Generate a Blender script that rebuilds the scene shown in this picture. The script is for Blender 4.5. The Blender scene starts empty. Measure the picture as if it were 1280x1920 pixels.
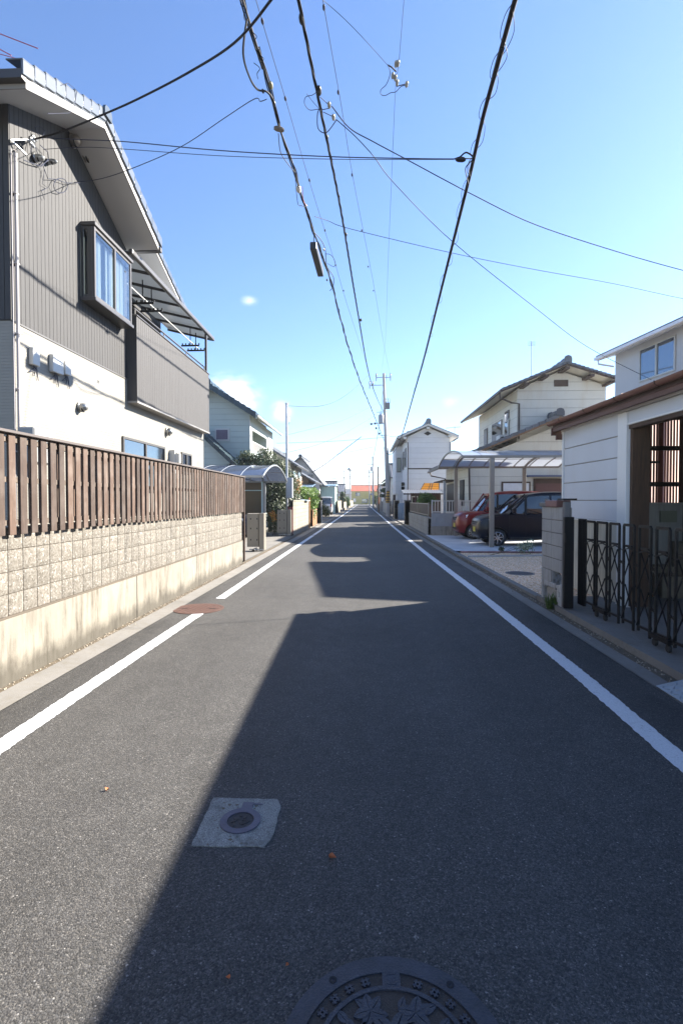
import bpy, bmesh, math, random
from mathutils import Vector, Matrix
random.seed(11)
D = math.radians
sc = bpy.context.scene
COL = sc.collection
# ---------------------------------------------------------------- camera, sky, sun, exposure
EYE = 1.6; YAW = 2.505; PITCH = 1.313; F = 960.0
cd = bpy.data.cameras.new('camera'); cam = bpy.data.objects.new('camera', cd); COL.objects.link(cam)
cam.location = (0, 0, EYE); cam.rotation_euler = (D(90 - PITCH), 0, D(YAW))
cd.sensor_fit = 'VERTICAL'; cd.sensor_height = 36; cd.sensor_width = 24; cd.lens = 18
cd.clip_start = .05; cd.clip_end = 3000
sc.camera = cam
SUNV = Vector((1.44, .86, 1.0)).normalized()
ELEV = math.asin(SUNV.z); AZ = math.atan2(SUNV.x, SUNV.y)
w = bpy.data.worlds.new('World'); sc.world = w; w.use_nodes = True
wn = w.node_tree; bg = wn.nodes['Background']
sky = wn.nodes.new('ShaderNodeTexSky'); sky.sky_type = 'NISHITA'; sky.sun_disc = False
sky.sun_elevation = ELEV; sky.sun_rotation = AZ; sky.air_density = 1.0; sky.dust_density = .2; sky.ozone_density = 3.0; sky.altitude = 0
bg.inputs['Strength'].default_value = .062
sl = bpy.data.lights.new('sun', 'SUN'); sl.energy = 5.0; sl.angle = D(.5); sl.color = (1, .935, .83)
so = bpy.data.objects.new('sun', sl); COL.objects.link(so); so.rotation_euler = SUNV.to_track_quat('Z', 'Y').to_euler(); so.location = (30, 20, 40)
sc.view_settings.view_transform = 'Standard'; sc.view_settings.look = 'None'; sc.view_settings.gamma = 1
sc.view_settings.exposure = 2.12
# clouds: small cumulus puffs low over the roofs, mixed into the sky by direction
def world_clouds():
    nt = wn; tc = nt.nodes.new('ShaderNodeTexCoord')
    tint = nt.nodes.new('ShaderNodeVectorMath'); tint.operation = 'MULTIPLY'; tint.inputs[1].default_value = (.95, 1.0, 1.15); nt.links.new(sky.outputs[0], tint.inputs[0]); cur = tint.outputs[0]   # a clear blue autumn sky
    nz = nt.nodes.new('ShaderNodeTexNoise'); nz.inputs['Scale'].default_value = 26; nz.inputs['Detail'].default_value = 7; nz.inputs['Roughness'].default_value = .6
    mp = nt.nodes.new('ShaderNodeMapping'); mp.inputs['Scale'].default_value = (1, 1, 2.0)
    nt.links.new(tc.outputs['Generated'], mp.inputs[0]); nt.links.new(mp.outputs[0], nz.inputs['Vector'])
    acc = None
    # each puff: (azimuth deg from +Y to the right, elevation deg, half width, half height, amount)
    for az, el, hw, hh, am in [(-14.6, 11.0, 3.0, 2.3, 1.1), (-9.2, 9.8, 1.2, 1.2, .8), (-12.6, 20.8, .8, .5, .5), (-5.6, 4.3, 3.2, 1.7, .8), (-1.0, 3.2, 3.5, 1.0, .45),
                               (3.2, 3.4, 2.5, 1.3, .3), (9.3, 10.6, 1.2, .7, .3), (-9.0, 3.0, 5, 1.2, .35), (24, 6, 6, 2, .3), (-30, 8, 8, 3, .5), (60, 9, 12, 3, .4)]:
        c = Vector((math.sin(D(az)) * math.cos(D(el)), math.cos(D(az)) * math.cos(D(el)), math.sin(D(el))))
        sub = nt.nodes.new('ShaderNodeVectorMath'); sub.operation = 'SUBTRACT'; sub.inputs[1].default_value = c
        nt.links.new(tc.outputs['Generated'], sub.inputs[0])
        dv = nt.nodes.new('ShaderNodeVectorMath'); dv.operation = 'DIVIDE'; dv.inputs[1].default_value = (D(hw), D(hw), D(hh))
        nt.links.new(sub.outputs[0], dv.inputs[0])
        ln = nt.nodes.new('ShaderNodeVectorMath'); ln.operation = 'LENGTH'; nt.links.new(dv.outputs[0], ln.inputs[0])
        mr = nt.nodes.new('ShaderNodeMapRange'); mr.inputs['From Min'].default_value = 1.35; mr.inputs['From Max'].default_value = .1
        mr.inputs['To Min'].default_value = 0; mr.inputs['To Max'].default_value = am
        nt.links.new(ln.outputs['Value'], mr.inputs['Value'])
        if acc is None: acc = mr.outputs[0]
        else:
            mx = nt.nodes.new('ShaderNodeMath'); mx.operation = 'MAXIMUM'; nt.links.new(acc, mx.inputs[0]); nt.links.new(mr.outputs[0], mx.inputs[1]); acc = mx.outputs[0]
    a = nt.nodes.new('ShaderNodeMath'); a.operation = 'MULTIPLY_ADD'; a.inputs[1].default_value = 3.6; a.inputs[2].default_value = -1.7
    nt.links.new(nz.outputs[0], a.inputs[0])
    b = nt.nodes.new('ShaderNodeMath'); b.operation = 'MULTIPLY_ADD'; b.inputs[1].default_value = 1.25; nt.links.new(acc, b.inputs[0]); nt.links.new(a.outputs[0], b.inputs[2])
    g = nt.nodes.new('ShaderNodeMath'); g.operation = 'MULTIPLY'; g.use_clamp = True; nt.links.new(b.outputs[0], g.inputs[0]); nt.links.new(acc, g.inputs[1])
    mix = nt.nodes.new('ShaderNodeMix'); mix.data_type = 'RGBA'; mix.inputs['B'].default_value = (6.2, 6.4, 6.8, 1)
    nt.links.new(g.outputs[0], mix.inputs[0]); nt.links.new(cur, mix.inputs[6])
    mix.inputs[7].default_value = (6.2, 6.4, 6.8, 1)
    nt.links.new(mix.outputs[2], bg.inputs['Color'])
world_clouds()

# ---------------------------------------------------------------- helpers
_cr = Matrix.Rotation(D(YAW), 3, 'Z') @ Matrix.Rotation(D(90 - PITCH), 3, 'X')
def at(px, py, X=None, Y=None, Z=None):
    """the point of the street seen at photo pixel (px, py) that lies on the given plane (metres)"""
    d = _cr @ Vector(((px - 640) / F, (960 - py) / F, -1)); o = Vector((0, 0, EYE))
    t = (X - o.x) / d.x if X is not None else (Y - o.y) / d.y if Y is not None else (Z - o.z) / d.z
    return o + d * t
def lerp(a, b, t): return a + (b - a) * t
def interp(tab, y):
    if y <= tab[0][0]: return tab[0][1]
    for (a, va), (b, vb) in zip(tab, tab[1:]):
        if y <= b: return va + (vb - va) * (y - a) / (b - a)
    return tab[-1][1]

class MB:
    def __init__(s): s.v = []; s.f = []; s.m = []; s.r = []
    def add(s, vs, fs, m=0, r=None):
        o = len(s.v); s.v += [tuple(v) for v in vs]; s.f += [tuple(i + o for i in f) for f in fs]; s.m += [m] * len(fs)
        s.r += [random.random() if r is None else r] * len(vs); return s
    def hexa(s, p, m=0, r=None):
        return s.add(p, [(0, 3, 2, 1), (4, 5, 6, 7), (0, 1, 5, 4), (1, 2, 6, 5), (2, 3, 7, 6), (3, 0, 4, 7)], m, r)
    def box(s, x0, x1, y0, y1, z0, z1, m=0, r=None):
        x0, x1 = min(x0, x1), max(x0, x1); y0, y1 = min(y0, y1), max(y0, y1); z0, z1 = min(z0, z1), max(z0, z1)
        return s.hexa([(x0, y0, z0), (x1, y0, z0), (x1, y1, z0), (x0, y1, z0), (x0, y0, z1), (x1, y0, z1), (x1, y1, z1), (x0, y1, z1)], m, r)
    def prism(s, poly, vec, m=0, r=None):
        n = len(poly); P = [Vector(p) for p in poly]; v = Vector(vec)
        nr = Vector((0, 0, 0))
        for i in range(n): nr += P[i].cross(P[(i + 1) % n])
        if nr.dot(v) > 0: P.reverse()
        Q = [p + v for p in P]
        return s.add(P + Q, [tuple(range(n)), tuple(range(2 * n - 1, n - 1, -1))] + [(i, i + n, (i + 1) % n + n, (i + 1) % n) for i in range(n)], m, r)
    def tube(s, pts, rad, n=8, m=0, cap=True):
        P = [Vector(p) for p in pts]; k = len(P)
        if not isinstance(rad, (list, tuple)): rad = [rad] * k
        vs = []; fs = []; ref = None
        for i, p in enumerate(P):
            t = (P[min(i + 1, k - 1)] - P[max(i - 1, 0)])
            if t.length < 1e-9: t = Vector((0, 0, 1))
            t.normalize()
            if ref is None:
                ref = Vector((0, 0, 1)) if abs(t.z) < .9 else Vector((1, 0, 0))
            u = t.cross(ref); 
            if u.length < 1e-6: u = t.cross(Vector((0, 1, 0)))
            u.normalize(); v2 = u.cross(t); ref = v2
            for j in range(n):
                a = 2 * math.pi * (j + .5) / n; vs.append(p + (u * math.cos(a) + v2 * math.sin(a)) * rad[i])
        for i in range(k - 1):
            for j in range(n):
                a = i * n + j; b = i * n + (j + 1) % n; fs.append((a, a + n, b + n, b))
        if cap: fs.append(tuple(range(n))); fs.append(tuple(range(k * n - 1, (k - 1) * n - 1, -1)))
        return s.add(vs, fs, m)
    def lathe(s, prof, c=(0, 0, 0), ax='Z', n=24, m=0, a0=0, a1=2 * math.pi):
        vs = []; fs = []; k = len(prof); full = abs(a1 - a0 - 2 * math.pi) < 1e-6; nn = n if full else n + 1
        for i in range(nn):
            a = a0 + (a1 - a0) * i / n; ca, sa = math.cos(a), math.sin(a)
            for r_, h in prof:
                p = (r_ * ca, r_ * sa, h)
                if ax == 'X': p = (h, r_ * ca, r_ * sa)
                elif ax == 'Y': p = (r_ * sa, h, r_ * ca)
                vs.append((p[0] + c[0], p[1] + c[1], p[2] + c[2]))
        for i in range(n):
            a = i * k; b = ((i + 1) % nn) * k
            for j in range(k - 1): fs.append((a + j, b + j, b + j + 1, a + j + 1))
        return s.add(vs, fs, m)
    def build(s, name, mats, parent=None, bevel=0, smooth=None, local=False, seg=1):
        me = bpy.data.meshes.new(name)
        off = Vector((0, 0, 0))
        if parent is not None and not local:
            q = parent
            while q is not None: off += q.location; q = q.parent
        me.from_pydata([(v[0] - off.x, v[1] - off.y, v[2] - off.z) for v in s.v], [], s.f)
        if not isinstance(mats, (list, tuple)): mats = [mats]
        for m in mats: me.materials.append(m)
        me.polygons.foreach_set('material_index', s.m)
        at_ = me.attributes.new('rnd', 'FLOAT', 'POINT'); at_.data.foreach_set('value', s.r)
        bm = bmesh.new(); bm.from_mesh(me); bmesh.ops.recalc_face_normals(bm, faces=bm.faces); bm.to_mesh(me); bm.free()
        if smooth is not None:
            me.polygons.foreach_set('use_smooth', [True] * len(me.polygons)); me.set_sharp_from_angle(angle=D(smooth))
        me.update()
        o = bpy.data.objects.new(name, me); COL.objects.link(o)
        if parent is not None: o.parent = parent
        if bevel:
            b = o.modifiers.new('bevel', 'BEVEL'); b.width = bevel; b.segments = seg; b.limit_method = 'ANGLE'; b.angle_limit = D(40)
        return o

def thing(name, label, cat, loc=(0, 0, 0), rz=0, group=None):
    o = bpy.data.objects.new(name, None); o.empty_display_size = .3; COL.objects.link(o); o.location = loc; o.rotation_euler = (0, 0, rz)
    o['label'] = label; o['category'] = cat
    if group: o['group'] = group
    return o
def tag(o, label, cat, group=None):
    o['label'] = label; o['category'] = cat
    if group: o['group'] = group
    return o
def struct(o, kind='structure', **k):
    o['kind'] = kind
    for a, b in k.items(): o[a] = b
    return o
def copy_tree(o, parent=None):
    c = o.copy(); COL.objects.link(c)
    if parent is not None: c.parent = parent
    for ch in [x for x in o.children]: copy_tree(ch, c)
    return c
def B(*a, **k): return MB().box(*a, **k)

# ---------------------------------------------------------------- materials
def NT(name):
    m = bpy.data.materials.new(name); m.use_nodes = True; nt = m.node_tree
    return m, nt, nt.nodes['Principled BSDF']
def nd(nt, t, ins=None, **k):
    n = nt.nodes.new(t)
    for a, b in k.items(): setattr(n, a, b)
    for a, b in (ins or {}).items():
        if hasattr(b, 'is_linked') and hasattr(b, 'links'): nt.links.new(b, n.inputs[a])
        else: n.inputs[a].default_value = b
    return n
def mth(nt, op, a, b=None, c=None, clamp=False):
    n = nt.nodes.new('ShaderNodeMath'); n.operation = op; n.use_clamp = clamp
    for i, x in enumerate((a, b, c)):
        if x is None: continue
        if isinstance(x, (int, float)): n.inputs[i].default_value = x
        else: nt.links.new(x, n.inputs[i])
    return n.outputs[0]
def ramp(nt, fac, stops):
    n = nt.nodes.new('ShaderNodeValToRGB'); cr = n.color_ramp
    while len(cr.elements) < len(stops): cr.elements.new(.5)
    for e, (p, c) in zip(cr.elements, stops):
        e.position = p; e.color = (c if isinstance(c, (tuple, list)) else (c, c, c)) + ((1,) if not isinstance(c, (int, float)) and len(c) == 3 else ()) if not isinstance(c, (int, float)) else (c, c, c, 1)
    nt.links.new(fac, n.inputs[0]); return n.outputs[0]
def mixc(nt, fac, a, b, mode='MIX'):
    n = nt.nodes.new('ShaderNodeMix'); n.data_type = 'RGBA'; n.blend_type = mode
    for i, x in ((0, fac), (6, a), (7, b)):
        if isinstance(x, (int, float)): n.inputs[i].default_value = x if i == 0 else (x, x, x, 1)
        elif isinstance(x, tuple): n.inputs[i].default_value = x + (1,) if len(x) == 3 else x
        else: nt.links.new(x, n.inputs[i])
    return n.outputs[2]
def pos(nt, world=False):
    if world: return nd(nt, 'ShaderNodeNewGeometry').outputs['Position']
    return nd(nt, 'ShaderNodeTexCoord').outputs['Object']
def noise(nt, v, scale, detail=4, rough=.55, sc3=None, dist=0):
    if sc3: v = nd(nt, 'ShaderNodeMapping', {'Vector': v, 'Scale': sc3}).outputs[0]
    return nd(nt, 'ShaderNodeTexNoise', {'Vector': v, 'Scale': scale, 'Detail': detail, 'Roughness': rough, 'Distortion': dist}).outputs[0]
def pm(name, col, rough=.6, var=.12, ns=3, bump=0, bs=60, metal=0, spec=.5, rv=0, sc3=None, fine=.0, coat=0, grime=0, gcol=(.10, .085, .06)):
    """general surface: colour + broad and fine variation, per-piece variation, bump, optional streaky grime"""
    m, nt, b = NT(name); p = pos(nt)
    c = tuple(col)
    n1 = noise(nt, p, ns, 5, .6, sc3)
    f = mth(nt, 'MULTIPLY_ADD', mth(nt, 'SUBTRACT', n1, .5), 2 * var * 2, 1.0)
    if fine:
        n2 = noise(nt, p, bs, 3, .6); f = mth(nt, 'MULTIPLY', f, mth(nt, 'MULTIPLY_ADD', mth(nt, 'SUBTRACT', n2, .5), 4 * fine, 1.0))
    if rv:
        at_ = nd(nt, 'ShaderNodeAttribute', attribute_name='rnd').outputs['Fac']
        f = mth(nt, 'MULTIPLY', f, mth(nt, 'MULTIPLY_ADD', mth(nt, 'SUBTRACT', at_, .5), 2 * rv, 1.0))
    mul = nd(nt, 'ShaderNodeVectorMath', operation='SCALE'); mul.inputs[0].default_value = c; nt.links.new(f, mul.inputs['Scale'])
    out = mul.outputs[0]
    if grime:
        g = noise(nt, p, 1.6, 6, .65, (1.5, 1.5, .28)); g2 = noise(nt, p, 9, 5, .6, (1, 1, .3))
        gg = mth(nt, 'MULTIPLY', ramp(nt, g, [(.45, 0), (.72, 1)]), ramp(nt, g2, [(.3, .3), (.7, 1)]))
        out = mixc(nt, mth(nt, 'MULTIPLY', gg, grime), out, gcol)
    nt.links.new(out, b.inputs['Base Color'])
    b.inputs['Roughness'].default_value = rough; b.inputs['Metallic'].default_value = metal
    b.inputs['Specular IOR Level'].default_value = spec
    if coat: b.inputs['Coat Weight'].default_value = coat; b.inputs['Coat Roughness'].default_value = .04
    if bump:
        bn = nd(nt, 'ShaderNodeBump', {'Height': noise(nt, p, bs, 4, .6), 'Strength': bump, 'Distance': .02}); nt.links.new(bn.outputs[0], b.inputs['Normal'])
    return m
def siding(name, col, period, axis='Z', rough=.55, var=.04, dark=.55, gw=.06, grime=0, gcol=(.2, .16, .1), depth=.012, vper=None):
    """lapped board siding: a groove every `period` metres"""
    m, nt, b = NT(name); p = pos(nt)
    s = nd(nt, 'ShaderNodeSeparateXYZ', {0: p}).outputs
    a = {'X': s[0], 'Y': s[1], 'Z': s[2]}[axis]
    fr = mth(nt, 'FRACT', mth(nt, 'DIVIDE', mth(nt, 'ADD', a, 50.0), period))
    line = mth(nt, 'LESS_THAN', fr, gw)
    if vper:
        h = mth(nt, 'ADD', s[0], s[1]); fr2 = mth(nt, 'FRACT', mth(nt, 'DIVIDE', mth(nt, 'ADD', h, 50.0), vper))
        line = mth(nt, 'MAXIMUM', line, mth(nt, 'LESS_THAN', fr2, .012 / vper))
    rowid = mth(nt, 'FLOOR', mth(nt, 'DIVIDE', mth(nt, 'ADD', a, 50.0), period))
    wn_ = nd(nt, 'ShaderNodeTexWhiteNoise', noise_dimensions='1D'); nt.links.new(rowid, wn_.inputs['W'])
    n1 = noise(nt, p, 2, 5, .6)
    f = mth(nt, 'MULTIPLY_ADD', mth(nt, 'SUBTRACT', n1, .5), 4 * var, 1.0)
    f = mth(nt, 'MULTIPLY', f, mth(nt, 'MULTIPLY_ADD', wn_.outputs[0], .05, .97))
    f = mth(nt, 'MULTIPLY', f, mth(nt, 'MULTIPLY_ADD', line, dark - 1, 1.0))
    mul = nd(nt, 'ShaderNodeVectorMath', operation='SCALE'); mul.inputs[0].default_value = col; nt.links.new(f, mul.inputs['Scale'])
    out = mul.outputs[0]
    if grime:
        g = noise(nt, p, 1.3, 6, .65, (1.3, 1.3, .25))
        out = mixc(nt, mth(nt, 'MULTIPLY', ramp(nt, g, [(.5, 0), (.75, 1)]), grime), out, gcol)
    nt.links.new(out, b.inputs['Base Color']); b.inputs['Roughness'].default_value = rough
    hgt = mth(nt, 'SUBTRACT', mth(nt, 'MULTIPLY', fr, .35), mth(nt, 'MULTIPLY', line, 1.0))
    bn = nd(nt, 'ShaderNodeBump', {'Height': hgt, 'Strength': .8, 'Distance': depth}); nt.links.new(bn.outputs[0], b.inputs['Normal'])
    return m

def m_asphalt():
    m, nt, b = NT('asphalt'); p = pos(nt)
    v1 = nd(nt, 'ShaderNodeTexVoronoi', {'Vector': p, 'Scale': 150.0}); v2 = nd(nt, 'ShaderNodeTexVoronoi', {'Vector': p, 'Scale': 330.0})
    r1 = nd(nt, 'ShaderNodeSeparateColor', {0: v1.outputs['Color']}).outputs[0]; r2 = nd(nt, 'ShaderNodeSeparateColor', {0: v2.outputs['Color']}).outputs[0]
    stone = ramp(nt, r1, [(0, .5), (.4, .8), (.75, 1.05), (.93, 1.35), (.992, 1.7), (1, 3.2)])
    stone2 = ramp(nt, r2, [(0, .7), (.6, 1.0), (.95, 1.3), (1, 2.4)])
    big = ramp(nt, noise(nt, p, .35, 5, .6), [(.3, .80), (.7, 1.16)]); mid = ramp(nt, noise(nt, p, 5, 4, .6), [(.25, .88), (.75, 1.12)])
    trk = ramp(nt, noise(nt, p, 1.0, 3, .5, (2.2, .05, 1)), [(.3, .92), (.7, 1.08)])
    f = mth(nt, 'MULTIPLY', mth(nt, 'MULTIPLY', stone, stone2), mth(nt, 'MULTIPLY', mth(nt, 'MULTIPLY', big, mid), trk))
    ax = mth(nt, 'ABSOLUTE', mth(nt, 'ADD', nd(nt, 'ShaderNodeSeparateXYZ', {0: p}).outputs[0], .15)); edge = mth(nt, 'MULTIPLY', ramp(nt, mth(nt, 'DIVIDE', ax, 4.0), [(.555, 0), (.62, 1)]), ramp(nt, noise(nt, p, 2.2, 6, .65, (1, .35, 1)), [(.38, 0), (.62, 1)])); f = mth(nt, 'MULTIPLY', f, mth(nt, 'MULTIPLY_ADD', edge, -.34, 1.0))
    warm = mixc(nt, ramp(nt, r2, [(.3, 0), (.9, 1)]), (.066, .0655, .065), (.074, .068, .060))
    mul = nd(nt, 'ShaderNodeVectorMath', operation='SCALE'); nt.links.new(warm, mul.inputs[0]); nt.links.new(f, mul.inputs['Scale'])
    nt.links.new(mul.outputs[0], b.inputs['Base Color']); b.inputs['Roughness'].default_value = .8; b.inputs['Specular IOR Level'].default_value = .3
    hgt = mth(nt, 'SUBTRACT', 1.0, mth(nt, 'MULTIPLY', v1.outputs['Distance'], 1.0))
    bn = nd(nt, 'ShaderNodeBump', {'Height': mth(nt, 'ADD', hgt, mth(nt, 'MULTIPLY', r1, .5)), 'Strength': .55, 'Distance': .004}); nt.links.new(bn.outputs[0], b.inputs['Normal'])
    return m
def m_paint():
    m, nt, b = NT('road_paint'); p = pos(nt)
    n = noise(nt, p, 140, 3, .6); n2 = noise(nt, p, 7, 5, .6); n3 = noise(nt, p, 45, 4, .7)
    wear = mth(nt, 'MULTIPLY', ramp(nt, n3, [(.56, 0), (.66, 1)]), ramp(nt, n2, [(.42, .12), (.68, 1)]))
    c = mixc(nt, ramp(nt, n, [(.35, 0), (.65, 1)]), (.50, .505, .51), (.64, .65, .66))
    c = mixc(nt, mth(nt, 'MULTIPLY', wear, .8), c, (.2, .2, .19))
    nt.links.new(c, b.inputs['Base Color']); b.inputs['Roughness'].default_value = .6
    bn = nd(nt, 'ShaderNodeBump', {'Height': n, 'Strength': .4, 'Distance': .003}); nt.links.new(bn.outputs[0], b.inputs['Normal'])
    return m
def m_concrete(name, col, stain=.5, scol=(.13, .115, .085), streak=True, spk=.12, low=None):
    m, nt, b = NT(name); p = pos(nt)
    n1 = noise(nt, p, 1.2, 6, .6); n2 = noise(nt, p, 160, 3, .6); n3 = noise(nt, p, 16, 5, .65, (1, 1, .10) if streak else None); n4 = noise(nt, p, 2.3, 6, .7, (1, 1, .5) if streak else None)
    f = mth(nt, 'MULTIPLY', ramp(nt, n1, [(.3, .85), (.7, 1.12)]), ramp(nt, n2, [(.3, 1 - spk), (.7, 1 + spk)]))
    mul = nd(nt, 'ShaderNodeVectorMath', operation='SCALE'); mul.inputs[0].default_value = col; nt.links.new(f, mul.inputs['Scale'])
    s = mth(nt, 'MULTIPLY', ramp(nt, n3, [(.42, 0), (.68, 1)]), ramp(nt, n4, [(.4, 0), (.62, 1)]))
    out = mixc(nt, mth(nt, 'MULTIPLY', s, stain), mul.outputs[0], scol)
    if low is not None:      # damp, mossy foot of a wall (height of the tide mark in metres)
        z = nd(nt, 'ShaderNodeSeparateXYZ', {0: p}).outputs[2]
        t = mth(nt, 'SUBTRACT', mth(nt, 'MULTIPLY', n4, low * 2.2), z)
        out = mixc(nt, mth(nt, 'MULTIPLY', ramp(nt, mth(nt, 'ADD', mth(nt, 'MULTIPLY', t, 4.0), .25), [(.15, 0), (.75, 1)]), .75), out, (.034, .029, .020))
    nt.links.new(out, b.inputs['Base Color']); b.inputs['Roughness'].default_value = .88
    bn = nd(nt, 'ShaderNodeBump', {'Height': mth(nt, 'ADD', n2, mth(nt, 'MULTIPLY', n3, .5)), 'Strength': .35, 'Distance': .006}); nt.links.new(bn.outputs[0], b.inputs['Normal'])
    return m
def m_splitblock():
    m, nt, b = NT('split_face_block'); p = pos(nt)
    v = nd(nt, 'ShaderNodeTexVoronoi', {'Vector': p, 'Scale': 70.0}); r = nd(nt, 'ShaderNodeSeparateColor', {0: v.outputs['Color']}).outputs[0]
    n = noise(nt, p, 22, 6, .7); n2 = noise(nt, p, 3, 4, .6); at_ = nd(nt, 'ShaderNodeAttribute', attribute_name='rnd').outputs['Fac']
    c = ramp(nt, r, [(0, (.10, .085, .066)), (.3, (.142, .126, .104)), (.7, (.165, .149, .125)), (.93, (.205, .19, .165)), (1, (.32, .31, .285))])
    f = mth(nt, 'MULTIPLY', ramp(nt, n, [(.25, .72), (.75, 1.2)]), mth(nt, 'MULTIPLY_ADD', at_, .22, .88)); f = mth(nt, 'MULTIPLY', f, ramp(nt, n2, [(.3, .88), (.7, 1.1)]))
    mul = nd(nt, 'ShaderNodeVectorMath', operation='SCALE'); nt.links.new(c, mul.inputs[0]); nt.links.new(f, mul.inputs['Scale'])
    nt.links.new(mul.outputs[0], b.inputs['Base Color']); b.inputs['Roughness'].default_value = .9
    bn = nd(nt, 'ShaderNodeBump', {'Height': mth(nt, 'ADD', n, mth(nt, 'MULTIPLY', r, .3)), 'Strength': .45, 'Distance': .010}); nt.links.new(bn.outputs[0], b.inputs['Normal'])
    return m
def m_wood(name, c0, c1, axis=2, rv=.35, grey=.35):
    m, nt, b = NT(name); p = pos(nt)
    s3 = [1, 1, 1]; s3[axis] = .06
    at_ = nd(nt, 'ShaderNodeAttribute', attribute_name='rnd').outputs['Fac']
    sh = nd(nt, 'ShaderNodeVectorMath', {0: p}, operation='ADD'); cb = nd(nt, 'ShaderNodeCombineXYZ', {0: mth(nt, 'MULTIPLY', at_, 37.0), 1: mth(nt, 'MULTIPLY', at_, 11.0), 2: at_}); nt.links.new(cb.outputs[0], sh.inputs[1])
    n = noise(nt, sh.outputs[0], 55, 5, .65, tuple(s3), .4); n2 = noise(nt, sh.outputs[0], 4, 4, .6)
    c = mixc(nt, ramp(nt, n, [(.3, 0), (.7, 1)]), c0, c1)
    g = mth(nt, 'MULTIPLY', ramp(nt, n2, [(.45, 0), (.7, 1)]), grey)
    c = mixc(nt, g, c, (.15, .12, .10) if name != 'jamb_wood' else (.08, .05, .03))
    mul = nd(nt, 'ShaderNodeVectorMath', operation='SCALE'); nt.links.new(c, mul.inputs[0]); nt.links.new(mth(nt, 'MULTIPLY_ADD', at_, 2 * rv, 1 - rv), mul.inputs['Scale'])
    nt.links.new(mul.outputs[0], b.inputs['Base Color']); b.inputs['Roughness'].default_value = .75
    bn = nd(nt, 'ShaderNodeBump', {'Height': n, 'Strength': .4, 'Distance': .004}); nt.links.new(bn.outputs[0], b.inputs['Normal'])
    return m
def m_gravel():
    m, nt, b = NT('buff_gravel'); p = pos(nt)
    v = nd(nt, 'ShaderNodeTexVoronoi', {'Vector': p, 'Scale': 42.0}); r = nd(nt, 'ShaderNodeSeparateColor', {0: v.outputs['Color']}).outputs
    c = ramp(nt, r[0], [(0, (.42, .24, .12)), (.35, (.74, .48, .27)), (.7, (.88, .63, .40)), (1, (.95, .84, .68))])
    c = mixc(nt, ramp(nt, v.outputs['Distance'], [(.55, 0), (.9, .6)]), c, (.12, .09, .06))
    nt.links.new(c, b.inputs['Base Color']); b.inputs['Roughness'].default_value = .85
    bn = nd(nt, 'ShaderNodeBump', {'Height': mth(nt, 'SUBTRACT', 1.0, v.outputs['Distance']), 'Strength': 1.0, 'Distance': .02}); nt.links.new(bn.outputs[0], b.inputs['Normal'])
    return m
def m_glass(name, tint=(.02, .025, .03), rough=.02, clear=0.0):
    m, nt, b = NT(name)
    b.inputs['Base Color'].default_value = tint + (1,); b.inputs['Roughness'].default_value = rough; b.inputs['Specular IOR Level'].default_value = .9; b.inputs['IOR'].default_value = 1.6
    if clear:
        tr = nd(nt, 'ShaderNodeBsdfTransparent', {'Color': (.8, .85, .85, 1)}); gl = nd(nt, 'ShaderNodeBsdfGlossy', {'Roughness': .02})
        lw = nd(nt, 'ShaderNodeLayerWeight', {'Blend': .5}); fr = mth(nt, 'MULTIPLY_ADD', mth(nt, 'POWER', lw.outputs['Facing'], 3.0), .8, .10); mx = nd(nt, 'ShaderNodeMixShader'); nt.links.new(fr, mx.inputs[0]); nt.links.new(tr.outputs[0], mx.inputs[1]); nt.links.new(gl.outputs[0], mx.inputs[2])
        nt.links.new(mx.outputs[0], nt.nodes['Material Output'].inputs['Surface'])
    return m
def m_translucent(name, col, amt=.6, gloss=.25, see=0.0):
    m, nt, b = NT(name)
    tl = nd(nt, 'ShaderNodeBsdfTranslucent', {'Color': tuple(col) + (1,)}); df = nd(nt, 'ShaderNodeBsdfPrincipled', {'Base Color': tuple(col) + (1,), 'Roughness': gloss})
    mx = nd(nt, 'ShaderNodeMixShader', {0: amt}); nt.links.new(df.outputs[0], mx.inputs[1]); nt.links.new(tl.outputs[0], mx.inputs[2]); out = mx.outputs[0]
    if see:
        tr = nd(nt, 'ShaderNodeBsdfTransparent', {'Color': tuple(col) + (1,)}); m2 = nd(nt, 'ShaderNodeMixShader', {0: see}); nt.links.new(out, m2.inputs[1]); nt.links.new(tr.outputs[0], m2.inputs[2]); out = m2.outputs[0]
    nt.links.new(out, nt.nodes['Material Output'].inputs['Surface']); return m
def m_leaf(name, c0, c1, tr=.35):
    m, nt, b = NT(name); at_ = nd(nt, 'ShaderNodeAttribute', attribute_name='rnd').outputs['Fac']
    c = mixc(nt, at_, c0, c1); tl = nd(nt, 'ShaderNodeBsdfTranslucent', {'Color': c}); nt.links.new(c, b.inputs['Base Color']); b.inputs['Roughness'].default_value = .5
    mx = nd(nt, 'ShaderNodeMixShader', {0: tr}); nt.links.new(b.outputs[0], mx.inputs[1]); nt.links.new(tl.outputs[0], mx.inputs[2]); nt.links.new(mx.outputs[0], nt.nodes['Material Output'].inputs['Surface'])
    return m

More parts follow.
